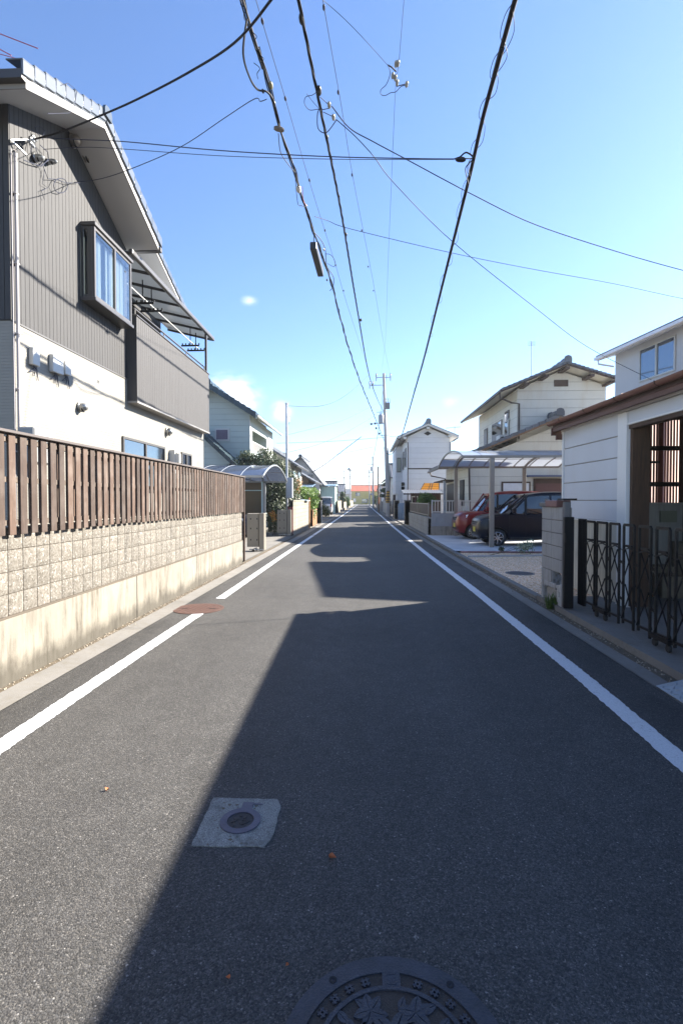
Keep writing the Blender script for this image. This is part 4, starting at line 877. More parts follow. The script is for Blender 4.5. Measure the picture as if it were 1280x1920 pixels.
mb = MB(); mb.box(-8, -4.85, 24.30, 24.35, 2.05, 2.09); mb.box(-8, -4.85, 24.30, 24.35, .28, .32); mb.box(-4.87, -4.82, 24.2, 24.34, .02, 2.5); mb.build('panel_rail', pm('pale_rail', (.55, .72, .74), .4), cl)

# ================================================================ CREAM HOUSE
CREAM = siding('cream_siding', (.60, .58, .51), .44, 'Z', dark=.5, gw=.035, grime=.35, gcol=(.42, .30, .16), depth=.02)
EAVEB = pm('stained_eave', (.22, .14, .08), .7, .2, 5)
t = thing('cream_house', 'two storey cream sided house with a grey tiled gable, behind the carport', 'house', (7, 29, 0))
XU, YU, YUE = 7.85, 26.8, 35.6
xpk, zpk = 10.0, 8.22
XR = 12.3
mb = MB(); ze = 7.0
mb.box(XU, XR, YU, YUE, 2.9, ze); mb.prism([(XU, YU, ze), (XR, YU, ze), (XR, YU, 7.45), (xpk, YU, zpk - .02), (XU, YU, 7.32)], (0, YUE - YU, 0)); up = mb.build('upper_wall', CREAM, t)
mb = MB(); mb.box(5.35, 14, YU - .3, 33.8, 0, 3.6); mb.prism([(5.35, YU - .3, 3.6), (14, YU - .3, 3.6), (14, YU - .3, 4.4), (9.75, YU - .3, 5.35)], (0, 2, 0)); mb.build('lower_wall', CREAM, t)
y0, y1 = 25.85, 36.3; xe = 6.85; zE = 7.1; zP = 8.38; xr_ = 12.5; ZR = 7.58
mb = MB()
for (a, b) in (((xe, zE), (xpk, zP)), ((xr_, ZR), (xpk, zP))):
    mb.prism([(a[0], y0, a[1] - .11), (b[0], y0, b[1] - .11), (b[0], y0, b[1] - .02), (a[0], y0, a[1] - .02)], (0, .06, 0), 0)
    mb.prism([(a[0], y0 + .06, a[1] - .08), (b[0], y0 + .06, b[1] - .08), (b[0], y0 + .06, b[1] - .02), (a[0], y0 + .06, a[1] - .02)], (0, y1 - y0 - .06, 0), 1)
for (x, z) in ((8.05, 7.43), (9.0, 7.82), (xpk, 8.2), (11.2, 7.82), (12.2, 7.5)): mb.box(x - .11, x + .11, y0 - .02, YU, z - .12, z, 0)
mb.build('eave_boards', [BROWND, pm('cream_soffit', (.62, .58, .47), .7)], t)
mb = MB(); tiled(mb, (xe, y1, zE), (xe, y0, zE), (xpk, y0, zP), (xpk, y1, zP)); tiled(mb, (xr_, y0, ZR), (xr_, y1, ZR), (xpk, y1, zP), (xpk, y0, zP)); ridge(mb, (xpk, y0 - .05, zP + .04), (xpk, y1, zP + .04), .14, .24)
for i in range(12):
    for (a, b) in (((xe, zE), (xpk, zP)), ((xr_, ZR), (xpk, zP))):
        u = i / 12; v = (i + .92) / 12; mb.prism([(lerp(a[0], b[0], u), y0 - .04, lerp(a[1], b[1], u) - .03), (lerp(a[0], b[0], v), y0 - .04, lerp(a[1], b[1], v) - .04), (lerp(a[0], b[0], v), y0 - .04, lerp(a[1], b[1], v) + .06), (lerp(a[0], b[0], u), y0 - .04, lerp(a[1], b[1], u) + .09)], (0, .25, 0))
rf = mb.build('roof', TILEK, t)
mb = MB(); mb.box(xe - .12, xe - .01, y0, y1, zE - .11, zE - .0); mb.tube([(xe - .06, y0 + .3, zE - .1), (xe - .02, y0 + .35, zE - .35), (XU - .3, YU - .06, zE - .5), (XU + .08, YU - .06, zE - .55), (XU + .08, YU - .06, 4.75)], .045, 8)
mb.tube([(5.35, YU - .36, 3.4), (5.42, YU - .36, .1)], .05, 8); mb.tube([(4.3, 33.9, 3.5), (4.4, 33.9, 3.2), (5.28, 33.7, 3.0), (5.28, 33.7, .1)], .05, 8)
mb.build('downpipe', pm('downpipe_brown', (.05, .035, .03), .5), t, smooth=40)
MB().box(9.7, 10.4, YU - .04, YU, 7.42, 7.75).build('gable_vent', BROWND, t)
for (a, b, z0, z1) in ((28.2, 29.0, 5.0, 6.5), (29.6, 31.8, 4.6, 6.2), (33, 33.9, 5.1, 6.2)):
    f = MB().box(XU - .05, XU - .0, a, b, z0, z1).build('window', pm('window_brown' + str(a), (.10, .08, .07), .4), t); MB().box(XU - .06, XU - .052, a + .07, b - .07, z0 + .07, z1 - .07).build('pane', PGLASS, f)
mb = MB(); mb.box(XU - .6, XU - .05, 28.2, 29.0, 4.5, 4.54); mb.box(XU - .5, XU - .12, 28.25, 29.0, 4.56, 5.16); ac = mb.build('air_conditioner', STEELW, t, bevel=.02)
MB().lathe([(.0, -.01), (.2, -.01), (.2, -.03), (.17, -.03), (.17, -.015), (.0, -.015)], (XU - .32, 28.25, 4.86), 'Y', 20).build('fan_grille', DARKM, ac)
mb = MB(); mb.tube([(XU - .1, 28.1, 4.6), (XU - .1, 28.1, 5.9), (XU - .02, 28.1, 6.0)], .04, 8); mb.build('pipe_cover', STEELW, ac)
# lower roof
xe2, z2, xp2, zp2 = 4.3, 3.52, 9.55, 5.72
mb = MB(); yy0 = 25.6
mb.prism([(xe2, yy0, z2 - .14), (xp2, yy0, zp2 - .14), (xp2, yy0, zp2), (xe2, yy0, z2)], (0, .06, 0), 0); mb.prism([(xe2, yy0 + .06, z2 - .07), (xp2, yy0 + .06, zp2 - .07), (xp2, yy0 + .06, zp2), (xe2, yy0 + .06, z2)], (0, 1.4, 0), 1)
mb.prism([(xe2, yy0 + 1.46, z2 - .07), (7.8, yy0 + 1.46, 4.9), (7.8, yy0 + 1.46, 4.97), (xe2, yy0 + 1.46, z2)], (0, 6.9, 0), 1); mb.prism([(14, yy0, 3.6), (xp2, yy0, zp2 - .14), (xp2, yy0, zp2), (14, yy0, 3.76)], (0, .06, 0), 0)
mb.build('lower_eave_boards', [pm('rotted_eave', (.20, .115, .06), .8, .3, 5), bpy.data.materials['cream_soffit']], t)
mb = MB(); tiled(mb, (xe2, yy0 + 11, z2 + .02), (xe2, yy0, z2 + .02), (xp2, yy0, zp2 + .02), (xp2, yy0 + 11, zp2 + .02)) if False else None
mb = MB(); tiled(mb, (xe2, yy0 + 8.5, z2 + .02), (xe2, yy0, z2 + .02), (7.85, yy0, 5.01), (7.85, yy0 + 8.5, 5.01)); tiled(mb, (7.8, yy0 + 1.15, 4.99), (7.8, yy0, 4.99), (xp2, yy0, zp2 + .02), (xp2, yy0 + 1.15, zp2 + .02)); tiled(mb, (14, yy0, 3.78), (14, yy0 + 1.15, 3.78), (xp2, yy0 + 1.15, zp2 + .02), (xp2, yy0, zp2 + .02)); ridge(mb, (xp2, yy0 - .06, zp2 + .05), (xp2, yy0 + 1.1, zp2 + .05), .15, .26)
for i in range(16):
    u = i / 16; v = (i + .92) / 16; mb.prism([(lerp(xe2, xp2, u), yy0 - .04, lerp(z2, zp2, u) - .04), (lerp(xe2, xp2, v), yy0 - .04, lerp(z2, zp2, v) - .06), (lerp(xe2, xp2, v), yy0 - .04, lerp(z2, zp2, v) + .09), (lerp(xe2, xp2, u), yy0 - .04, lerp(z2, zp2, u) + .13)], (0, .25, 0))
mb.build('lower_roof', TILEK, t)
MB().box(xe2 - .12, xe2 - .01, yy0, yy0 + 8.5, z2 - .14, z2 - .03).build('gutter', bpy.data.materials['downpipe_brown'], t)
# ground floor front: shuttered window, brown door, awning strip; side: dark screens
yf = YU - .3
f = MB().box(7.0, 8.45, yf - .05, yf, 1.15, 2.55).build('window', BROWND, t); MB().box(7.08, 8.37, yf - .06, yf - .052, 1.23, 2.47).build('shutter', pm('shutter_white', (.62, .63, .65), .5), f)
f = MB().box(8.6, 11.6, yf - .06, yf, .05, 2.7).build('door', BROWND, t); MB().box(8.7, 11.5, yf - .08, yf - .062, .1, 2.45).build('panel', pm('maroon_panel', (.11, .045, .04), .5), f)
MB().box(8.2, 11.8, yf - .5, yf, 2.78, 2.86).build('canopy', pm('canopy_blue', (.09, .11, .18), .5), t)
for (a, b, z0, z1) in ((27.6, 28.6, 1.3, 2.7), (30.4, 33.0, .9, 2.6)): MB().box(5.28, 5.35, a, b, z0, z1).build('louvre_screen', DARKM, t)
MB().box(4.5, 5.35, 29.5, 33.4, 2.72, 2.78).build('porch_canopy', BROWND, t); MB().box(4.55, 4.68, 29.6, 29.73, .03, 2.72).build('porch_post', STEEL, t)
# antenna mast on roof
a = at(996, 702, Y=31); t = thing('roof_antenna', 'tall thin antenna mast rising over the cream house roof', 'antenna', tuple(a)); top = at(996, 640, Y=31)
MB().tube([(a.x, a.y, 7.8), top], .025, 6).build('mast', STEEL, t); mb = MB(); 
for k in range(4): mb.tube([(top.x - .22, top.y, top.z - .03 - k * .07), (top.x + .22, top.y, top.z - .03 - k * .07)], .012, 5)
mb.build('elements', STEEL, t)

# ================================================================ HOUSE G (tall pale house behind the shed)
t = thing('pale_grey_house', 'pale grey two storey house with a white gutter and sliding window, behind the shed', 'house', (8.41, 19.0, 0), D(9)); 
PALE = pm('pale_render', (.46, .465, .47), .8, .04, 1.5, .25, 120)
zg = 6.62
mb = MB(); mb.box(.45, 8.4, -4.15, -.35, 0, zg + .19); mb.prism([(.45, -4.15, zg + .19), (8.4, -4.15, zg + .19), (4.4, -4.15, zg + 1.39)], (0, 3.8, 0)); L(mb, 'wall', PALE, t)
mb = MB(); wz0_, wz1_ = 5.5, 6.58; ya_, yb_ = -3.2, -1.62
L(MB().box(3.4, 7.4, -3.0, 2.7, .0, 8.0), 'hidden_shadow_block', PALE, t); f = MB().box(.40, .45, ya_, yb_, wz0_, wz0_ + .05); f.box(.40, .45, ya_, yb_, wz1_ - .05, wz1_); f.box(.40, .45, ya_, ya_ + .05, wz0_ + .05, wz1_ - .05); f.box(.40, .45, yb_ - .05, yb_, wz0_ + .05, wz1_ - .05); f.box(.39, .45, (ya_ + yb_) / 2 - .03, (ya_ + yb_) / 2 + .03, wz0_ + .05, wz1_ - .05)  # unseen block added behind the house, its shadow closes a gap on the road
f = L(f, 'window', pm('window_silver', (.45, .44, .41), .4, metal=.3), t, bevel=.004); L(MB().box(.43, .436, ya_ + .05, yb_ - .05, wz0_ + .05, wz1_ - .05), 'pane', PGLASS, f)
mb = MB(); sl_ = .32
mb.hexa([(0, -4.75, zg), (4.4, -4.75, zg + 1.41), (4.4, 0, zg + 1.41), (0, 0, zg), (0, -4.75, zg + .12), (4.4, -4.75, zg + 1.53), (4.4, 0, zg + 1.53), (0, 0, zg + .12)]); mb.hexa([(4.4, -4.75, zg + 1.41), (8.9, -4.75, zg), (8.9, 0, zg), (4.4, 0, zg + 1.41), (4.4, -4.75, zg + 1.53), (8.9, -4.75, zg + .12), (8.9, 0, zg + .12), (4.4, 0, zg + 1.53)])
L(mb, 'eave', pm('white_eave', (.60, .60, .60), .5), t)
mb = MB(); mb.prism([(-.02, -4.78, zg - .1), (4.4, -4.78, zg + 1.31), (4.4, -4.78, zg + 1.56), (-.02, -4.78, zg + .14)], (0, .03, 0)); L(mb, 'bargeboard', pm('barge_pale', (.5, .5, .5), .5), t)
mb = MB(); tiled(mb, (-.05, 0, zg + .13), (-.05, -4.8, zg + .13), (4.4, -4.8, zg + 1.55), (4.4, 0, zg + 1.55), th=.03, flatk=True); tiled(mb, (8.95, -4.8, zg + .13), (8.95, 0, zg + .13), (4.4, 0, zg + 1.55), (4.4, -4.8, zg + 1.55), th=.03, flatk=True); L(mb, 'roof', pm('slate_blue', (.07, .075, .10), .5, .1, 5), t)
mb = MB(); mb.box(-.12, -.01, -4.3, .03, zg + .02, zg + .12); mb.tube([(-.06, -.12, zg + .02), (-.05, -.14, zg - .14), (.42, -.32, zg - .26)], .035, 8); L(mb, 'gutter', pm('gutter_white', (.72, .72, .73), .35), t, bevel=.01)
# ================================================================ CARS
def paint(name, col, met=.3): 
    m = pm(name, col, .3, .02, 3, metal=met, coat=.45 if col[0] > .05 else .25, spec=.3); return m
HEADL = m_glass('lamp_glass', (.72, .75, .78), .08); TAIL = pm('tail_red', (.45, .02, .015), .2, .02, 3, coat=1)
CGL = m_glass('car_glass', (.012, .016, .02), .02)
def wheel_bm(mb, c, r, w, side, spokes):
    """tyre in slot 0, rim in slot 1; the outer face looks to side*y"""
    x, y, z = c; s = side
    mb.lathe([(r * .66, s * w * .1 * 0 + s * w * .42), (r * .70, s * w * .5), (r * .93, s * w * .48), (r, s * w * .34), (r, -s * w * .34), (r * .93, -s * w * .48), (r * .66, -s * w * .5), (r * .66, s * w * .42)], (x, y, z), 'Y', 28, 0)
def car(name, label, cat, col, loc, rz, Lh=1.78, W=.78, H=1.86, hood=.95, belt=1.14, spokes=5, plate='yellow', kind='wagon', plate_y=0, rake=0.0):
    """nose towards +x, origin on the ground under the middle"""
    t = thing(name, label, cat, loc, rz); P = paint(name + '_paint' + str(round(loc[1])), col)
    def Lb(mb, n_, mt, par=t, **k): return mb.build(n_, mt, par, local=True, **k)
    zb = .24
    # lower body loft: (x, half width factor, bottom, top)
    st = [(-Lh, .80, .42, belt - .12), (-Lh + .03, .93, .30, belt - .03), (-Lh + .12, .985, zb, belt), (-1.0, 1, zb, belt), (0, 1, zb, belt - .01), (Lh - .95, 1, zb, belt - .03), (Lh - .72, .995, zb, belt - .06), (Lh - .42, .98, zb, hood + .06), (Lh - .2, .955, zb, hood + .0), (Lh - .06, .88, zb + .03, hood - .09), (Lh, .76, zb + .1, hood - .22)]
    vs = []; fs = []
    for x, wf, b, tp in st:
        w_ = W * wf; half = [(0, b), (w_ - .10, b), (w_ - .02, b + .07), (w_, b + .22), (w_ - .004, (b + tp) / 2 + .02), (w_ - .012, tp - .16), (w_ - .03, tp - .05), (w_ - .10, tp + .005), (0, tp + .03)]
        ringp = [(x, y, z) for y, z in half] + [(x, -y, z) for y, z in half[-2:0:-1]]; vs += ringp
    k = len(ringp)
    for i in range(len(st) - 1):
        for j in range(k): a = i * k + j; b = i * k + (j + 1) % k; fs.append((a, b, b + k, a + k))
    fs.append(tuple(range(k))); fs.append(tuple(range((len(st) - 1) * k, len(st) * k)))
    mb = MB(); mb.add(vs, fs); body = Lb(mb, 'body', P)
    # wheel arches cut out
    wx = [Lh - .62, -Lh + .52]; wr = .285
    cut = MB()
    for x in wx: cut.lathe([(0, -2), (wr + .055, -2), (wr + .055, 2), (0, 2)], (x, 0, wr + .01), 'Y', 32)
    co = cut.build('tmp_cutter', P, None); co.matrix_world = Matrix.Translation(t.location) @ Matrix.Rotation(rz, 4, 'Z')
    # keep the middle: only cut the outer 0.22 m on each side
    bo = body.modifiers.new('b', 'BOOLEAN'); bo.object = co; bo.operation = 'DIFFERENCE'; bo.solver = 'EXACT'
    bpy.context.view_layer.update(); dg = bpy.context.evaluated_depsgraph_get(); me = bpy.data.meshes.new_from_object(body.evaluated_get(dg)); body.modifiers.clear(); body.data = me
    me.polygons.foreach_set('use_smooth', [True] * len(me.polygons)); me.set_sharp_from_angle(angle=D(32)); bpy.data.objects.remove(co)
    mb = MB(); mb.box(-Lh + .15, Lh - .15, -W + .2, W - .2, .2, .7); Lb(mb, 'underbody', RUBBER)
    # greenhouse
    if kind == 'wagon': x0, x1, xr0, xr1 = -Lh + .05, Lh - .80, -Lh + .16, Lh - 1.32 - rake
    else: x0, x1, xr0, xr1 = -Lh + .05, Lh - .80, -Lh + .25, Lh - 1.5
    zt = H - .12; yb, yt = W - .035, W - .13; zb2 = belt - .05
    bot = [(x0, yb), (x0 + .5, yb), ((x0 + x1) / 2, yb), (x1 - .6, yb), (x1 - .22, yb - .01), (x1, yb - .16), (x1 + .05, 0)]; top = [(xr0, yt), (xr0 + .5, yt + .008), ((xr0 + xr1) / 2, yt + .01), (xr1 - .5, yt + .006), (xr1 - .1, yt), (xr1, yt - .1), (xr1 + .04, 0)]
    fb = bot + [(x, -y) for x, y in bot[-2::-1]]; ft = top + [(x, -y) for x, y in top[-2::-1]]
    k = len(fb); mb = MB(); drp = lambda x: .07 * max(0, (x - xr1 + .75) / .75) ** 2 + .04 * max(0, (xr0 + .6 - x) / .6) ** 2
    mb.add([(x, y, zb2) for x, y in fb] + [(x, y, zt - drp(x)) for x, y in ft], [(i, (i + 1) % k, (i + 1) % k + k, i + k) for i in range(k)] + [tuple(range(k)), tuple(range(k, 2 * k))]); Lb(mb, 'windows', CGL)
    # roof with rounded edge
    mb = MB(); vs = []; fs = []; lay = [(1.0, zt - .01), (1.0, zt + .035), (.97, zt + .075), (.88, zt + .10), (.5, zt + .12)]
    cx = (xr0 + xr1) / 2
    for f_, z in lay: vs += [(cx + (x - cx) * (1.02 if f_ > .9 else f_), y * f_ * 1.02, z - drp(x) * (1 if f_ > .8 else .4)) for x, y in ft]
    for i in range(len(lay) - 1):
        for j in range(k): fs.append((i * k + j, i * k + (j + 1) % k, (i + 1) * k + (j + 1) % k, (i + 1) * k + j))
    fs.append(tuple(range(k))); fs.append(tuple(range((len(lay) - 1) * k, len(lay) * k))); mb.add(vs, fs); Lb(mb, 'roof', P, smooth=50)
    for s in (-1, 1):
        def pil(xb, xt, wd, s=s, yo=.006, yb_=yb, yt_=yt):
            mb = MB(); mb.hexa([(xb, s * (yb_ - .03), zb2), (xb + wd, s * (yb_ - .03), zb2), (xb + wd, s * (yb_ + yo), zb2), (xb, s * (yb_ + yo), zb2), (xt, s * (yt_ - .03), zt + .01), (xt + wd * .8, s * (yt_ - .03), zt + .01), (xt + wd * .8, s * (yt_ + yo + .008), zt + .01), (xt, s * (yt_ + yo + .008), zt + .01)]); Lb(mb, 'pillar', P)
        pil(x0 - .005, xr0 - .005, .16); pil(-.62, -.6, .08) 
        pil(x1 - .26, xr1 - .14, .075, yb_=yb - .003)
        mb = MB(); mb.tube([(x1 + .0, s * (yb - .155), zb2), (xr1 + .01, s * (yt - .095), zt + .02)], .03, 6)
        Lb(mb, 'pillar', P)
        mb = MB(); mb.hexa([(.22, s * (yb - .02), zb2), (.30, s * (yb - .02), zb2), (.30, s * (yb + .008), zb2), (.22, s * (yb + .008), zb2), (.20, s * (yt - .02), zt), (.27, s * (yt - .02), zt), (.27, s * (yt + .015), zt), (.20, s * (yt + .015), zt)]); Lb(mb, 'door_pillar', RUBBER)
        mb = MB(); xm = x1 - .32; mb.box(xm - .06, xm + .06, s * (W + .02), s * (W + .17), belt - .02, belt + .15); mb.box(xm - .02, xm + .02, s * (W - .05), s * (W + .06), belt - .0, belt + .04); mir = Lb(mb, 'mirror', P, bevel=.03, seg=3); Lb(MB().box(xm + .062, xm + .066, s * (W + .04), s * (W + .15), belt + .02, belt + .05), 'trim', CHROME, mir)
        for x in (.12, -.7): Lb(MB().box(x - .09, x + .09, s * (W - .004), s * (W + .028), belt - .2, belt - .165), 'door_handle', P, bevel=.01)
        mb = MB(); 
        for x in (.26, -.64, Lh - 1.0): mb.box(x, x + .008, s * (W - .012), s * (W + .0015), .36, belt - .06)
        mb.box(-Lh + .95, Lh - 1.05, s * (W - .03), s * (W + .004), .25, .31); Lb(mb, 'door_seams', RUBBER)
        # headlight, tail light
        mb = MB(); xh = Lh; mb.hexa([(xh - .34, s * (W * .965), hood - .17), (xh - .05, s * (W * .84), hood - .29), (xh - .012, s * (W * .52), hood - .29), (xh - .3, s * (W * .55), hood - .2), (xh - .42, s * (W * .975), hood - .03), (xh - .085, s * (W * .86), hood - .115), (xh - .05, s * (W * .5), hood - .13), (xh - .3, s * (W * .55), hood - .1)]); hl = Lb(mb, 'headlight', HEADL, bevel=.012, seg=2)
        Lb(MB().lathe([(0, .0), (.045, .01), (.055, .03), (.045, .03)], (xh - .07, s * W * .72, hood - .205), 'X', 16), 'lamp_ring', CHROME, hl)
        mb = MB(); mb.box(xh - .09, xh - .02, s * (W * .62), s * (W * .80), .34, .47); Lb(mb, 'fog_lamp_surround', CHROME if col[0] > .1 else RUBBER, bevel=.02)
        Lb(MB().box(-Lh - .01, -Lh + .14, s * (W * .80), s * (W * .955), belt - .34, belt - .02), 'tail_light', TAIL, bevel=.02, seg=2)
    mb = MB(); mb.box(Lh - .05, Lh + .004, -W * .5, W * .5, hood - .29, hood - .14); gr = Lb(mb, 'grille', RUBBER, bevel=.01)
    mb = MB(); 
    for z in (hood - .28, hood - .22, hood - .155): mb.box(Lh - .02, Lh + .014, -W * .52, W * .52, z, z + .018)
    Lb(mb, 'chrome_bars', CHROME, gr)
    mb = MB(); mb.box(Lh - .10, Lh + .002, -W * .58, W * .58, .36, .50); Lb(mb, 'air_intake', RUBBER, bevel=.02)
    PLT = pm('plate_' + plate, (.62, .5, .04) if plate == 'yellow' else (.7, .7, .7), .5, .02)
    for x, dx in ((Lh + .004, .012), (-Lh - .016, .012)): Lb(MB().box(x, x + dx, -.165 + plate_y, .165 + plate_y, .46, .62), 'number_plate', PLT)
    mb = MB(); mb.tube([(x1 + .03, .35, zb2 + .05), (x1 - .04, -.35, zb2 + .11)], .008, 5); Lb(mb, 'wiper', RUBBER)
    for x in wx:
        for s in (-1, 1):
            y = s * (W - .095); c = (x, y, wr)
            mb = MB(); wheel_bm(mb, c, wr, .17, s, spokes); wo = Lb(mb, 'wheel', RUBBER, smooth=40)
            yo = y + s * .06; Lb(MB().lathe([(wr * .61, -s * .05), (0, -s * .05)], (x, yo, wr), 'Y', 28), 'dark_rim_well', RUBBER, wo); mb = MB()  # black disc added behind the spokes as the dark inside of the rim
            mb.lathe([(wr * .68, -s * .08 + 0), (wr * .68, s * .015), (wr * .64, s * .02), (wr * .60, s * .0), (wr * .60, -s * .06)], (x, yo, wr), 'Y', 28)
            mb.lathe([(.0, s * .012), (.04, s * .012), (.05, -s * .01), (.05, -s * .05)], (x, yo, wr), 'Y', 16)
            for q in range(spokes):
                a = 2 * math.pi * q / spokes + .3; ca, sa = math.cos(a), math.sin(a); n1, n2 = (-sa, ca), (sa, -ca); wd0 = .022 if spokes > 6 else .03; wd1 = wd0 * (.8 if spokes > 6 else 1.6)
                def pp(r, wd, yy): return (x + ca * r - sa * wd, yo + yy, wr + sa * r + ca * wd)
                mb.hexa([pp(.03, -wd0, -s * .03), pp(.03, wd0, -s * .03), pp(.03, wd0, s * .005), pp(.03, -wd0, s * .005), pp(wr * .63, -wd1, -s * .03), pp(wr * .63, wd1, -s * .03), pp(wr * .63, wd1, s * .012), pp(wr * .63, -wd1, s * .012)])
            Lb(mb, 'rim', RIM, wo)
    return t
pB = at(932, 1024, Z=.054)
car('parked_car', 'black tall minivan parked nose to the road under the carport, nearer of the two', 'car', (.003, .004, .011), (pB.x + 1.18 - .0, pB.y + .72, .054), D(180), Lh=1.80, W=.78, H=1.84, hood=.97, belt=1.13, spokes=7, rake=.25)
car('parked_car', 'dark red tall minivan parked nose to the road beyond the black one', 'car', (.17, .010, .010), (5.50, 21.15, .054), D(180), Lh=1.80, W=.78, H=1.93, hood=1.02, belt=1.15, spokes=10)
car('parked_car', 'dark car half hidden behind the end of the block wall on the left driveway', 'car', (.02, .02, .03), (-6.25, 20.3, .02), D(2), Lh=1.9, W=.8, H=1.5, hood=.92, belt=1.02, spokes=5, kind='hatch')
car('parked_van', 'white van parked tail towards the camera beyond the green shrubs on the left', 'van', (.62, .63, .65), (-4.35, 57.0, .02), D(92), Lh=2.3, W=.88, H=1.98, hood=1.1, belt=1.2, spokes=6, plate='white')

# ================================================================ POLES
def pole(label, base, top, r0, r1, mat, name='utility_pole', group=None):
    t = thing(name, label, 'utility pole', tuple(base)); mb = MB(); mb.tube([base, Vector(base).lerp(Vector(top), .5), top], [r0, (r0 + r1) / 2, r1], 20); mb.build('shaft', mat, t, smooth=40); return t
def insul(mb, p, h=.22, r=.05): mb.lathe([(0, 0), (r * .5, 0), (r, h * .2), (r * .6, h * .35), (r, h * .5), (r * .6, h * .7), (r * .9, h * .8), (0, h)], p, 'Z', 10)
b0 = at(727, 968, Y=51); b0.z = 0; tp = at(719, 700, Y=51)
P1 = pole('tall grey concrete utility pole with transformer and a yellow and black band near its foot', b0, tp, .19, .12, POLEC)
def onp(z): return b0.lerp(tp, z / tp.z)
def bar(par, name, a, b, w=.045, mat=STEEL): mb = MB(); mb.tube([a, b], w, 4); return mb.build(name, mat, par)
for (x0, x1, y) in ((704, 733, 708), (692, 719, 722.5)):
    a = at(x0, y, Y=50.8); b = at(x1, y - .5, Y=50.8); c = bar(P1, 'crossarm', a, b, .05)
    mb = MB()
    for u in ((.04, .96) if x0 == 704 else (.03, .25)):
        q = a.lerp(b, u); insul(mb, (q.x, q.y, q.z + .03), .42, .08); mb.tube([q + Vector((0, 0, -.02)), q + Vector((0, 0, -.35))], .05, 8)
    mb.build('insulators', pm('insulator_grey', (.22, .23, .27), .35, .05), c, smooth=40)
for (x0, x1, y, nm) in ((692, 722, 795, 'transformer_arm'), (711, 727, 817, 'cable_arm'), (706, 724, 773, 'steel_band')):
    bar(P1, nm, at(x0, y, Y=50.8), at(x1, y - 1, Y=50.8), .04)
q = at(714, 786, Y=50.7); mb = MB(); mb.lathe([(0, -.42), (.2, -.42), (.26, -.36), (.26, .36), (.22, .42), (0, .45)], tuple(q), 'Z', 20); 
for a in (0, 1, 2): insul(mb, (q.x - .12 + a * .12, q.y, q.z + .42), .2, .035)
mb.build('transformer', pm('transformer_grey', (.30, .31, .34), .4, .05), P1, smooth=40)
q = at(726.5, 762, Y=50.8); mb = MB(); mb.box(q.x - .2, q.x + .2, q.y - .15, q.y + .15, q.z - .25, q.z + .35); 
for k in range(5): a = q + Vector((-.2 + .1 * k, .0, .3)); mb.tube([a, a + Vector((.05 * (-1) ** k, 0, .3)), a + Vector((0, 0, .5))], .02, 5)
mb.build('switch_gear', pm('switch_grey', (.16, .16, .16), .5, .1), P1)
for (px, py) in ((705, 803), (703, 794), (696, 795), (711, 813)):
    q = at(px, py, Y=50.5); mb = MB(); mb.lathe([(0, -.12), (.09, -.08), (.09, .08), (0, .12)], tuple(q), 'Z', 10); mb.build('cable_clamp', DARKM, P1)
mb = MB(); z0 = 1.25; z1 = 2.75; 
mb.lathe([(.196, 0), (.196, 1.1)], tuple(onp(1.35)), 'Z', 28); mb.build('warning_band', pm('warning_yellow', (.50, .27, .04), .5, .1, 6), P1, smooth=40)
mb = MB()
for k in range(4): mb.lathe([(.1985, k * .27), (.1985, k * .27 + .1)], tuple(onp(1.40)), 'Z', 28)
mb.lathe([(.199, 1.1), (.199, 1.2)], tuple(onp(1.35)), 'Z', 28); mb.build('warning_stripes', pm('warning_black', (.10, .07, .03), .6), P1)
mb = MB(); mb.tube([onp(1.8) + Vector((.23, .05, 0)), onp(6.8) + Vector((.2, .05, 0))], .05, 8); mb.build('cable_cover', STEELW, P1)
b1 = at(699.5, 953, Y=100); b1.z = 0; t1_ = at(698.5, 856, Y=100); P2 = pole('second concrete utility pole down the road on the right, with a lamp on its side', b1, t1_, .19, .13, POLEC)
for (x0, x1, y) in ((690, 699.5, 857), (687, 701, 871), (690, 700, 885)): bar(P2, 'crossarm', at(x0, y, Y=99.8), at(x1, y, Y=99.8), .06)
q = at(696.5, 879, Y=99.8); mb = MB(); mb.lathe([(0, -.4), (.22, -.4), (.22, .4), (0, .4)], tuple(q), 'Z', 12); mb.build('transformer', bpy.data.materials['transformer_grey'], P2)
b2 = at(709.5, 959, Y=70); b2.z = 0; t2_ = at(708.5, 875, Y=70); P3 = pole('slender wooden service pole beside the right hand line beyond the concrete pole', b2, t2_, .12, .09, pm('old_pole_wood', (.16, .12, .10), .8, .15, 5))
bar(P3, 'crossarm', at(701, 895, Y=69.8), at(710, 896, Y=69.8), .05); mb = MB(); mb.lathe([(.125, 0), (.125, .9)], (b2.x, b2.y, 1.1), 'Z', 16); mb.build('marker_band', pm('rust_band', (.28, .10, .04), .6), P3)
mb = MB(); mb.tube([t2_ + Vector((-.08, 0, -.1)), t2_ + Vector((-.05, 0, .35))], .03, 6); mb.build('insulator', STEEL, P3)
b3 = at(692.5, 948, Y=150); b3.z = 0; P4 = pole('third thin utility pole far down the road before the orange roofed building', b3, at(692, 880, Y=150), .17, .12, POLEC)
for y in (883, 893): bar(P4, 'crossarm', at(688.5, y, Y=149.8), at(695, y, Y=149.8), .09)
for (x, yt, Y, lab) in ((656, 878, 130, 'thin pale pole with a round lamp head left of the far road end'), (644.5, 880, 140, 'leftmost thin pole before the far yellow building')):
    b = at(x, 948, Y=Y); b.z = 0; p_ = pole(lab, b, at(x, yt, Y=Y), .15, .1, POLEC); mb = MB()
    if x == 656: q = at(655.5, 880, Y=Y); mb.lathe([(0, -.4), (.5, -.3), (.6, 0), (.4, .35), (0, .4)], tuple(q), 'Z', 12); mb.build('lamp_head', STEEL, p_)
    bar(p_, 'crossarm', at(x - 3, 897, Y=Y), at(x + 3, 896, Y=Y), .07)
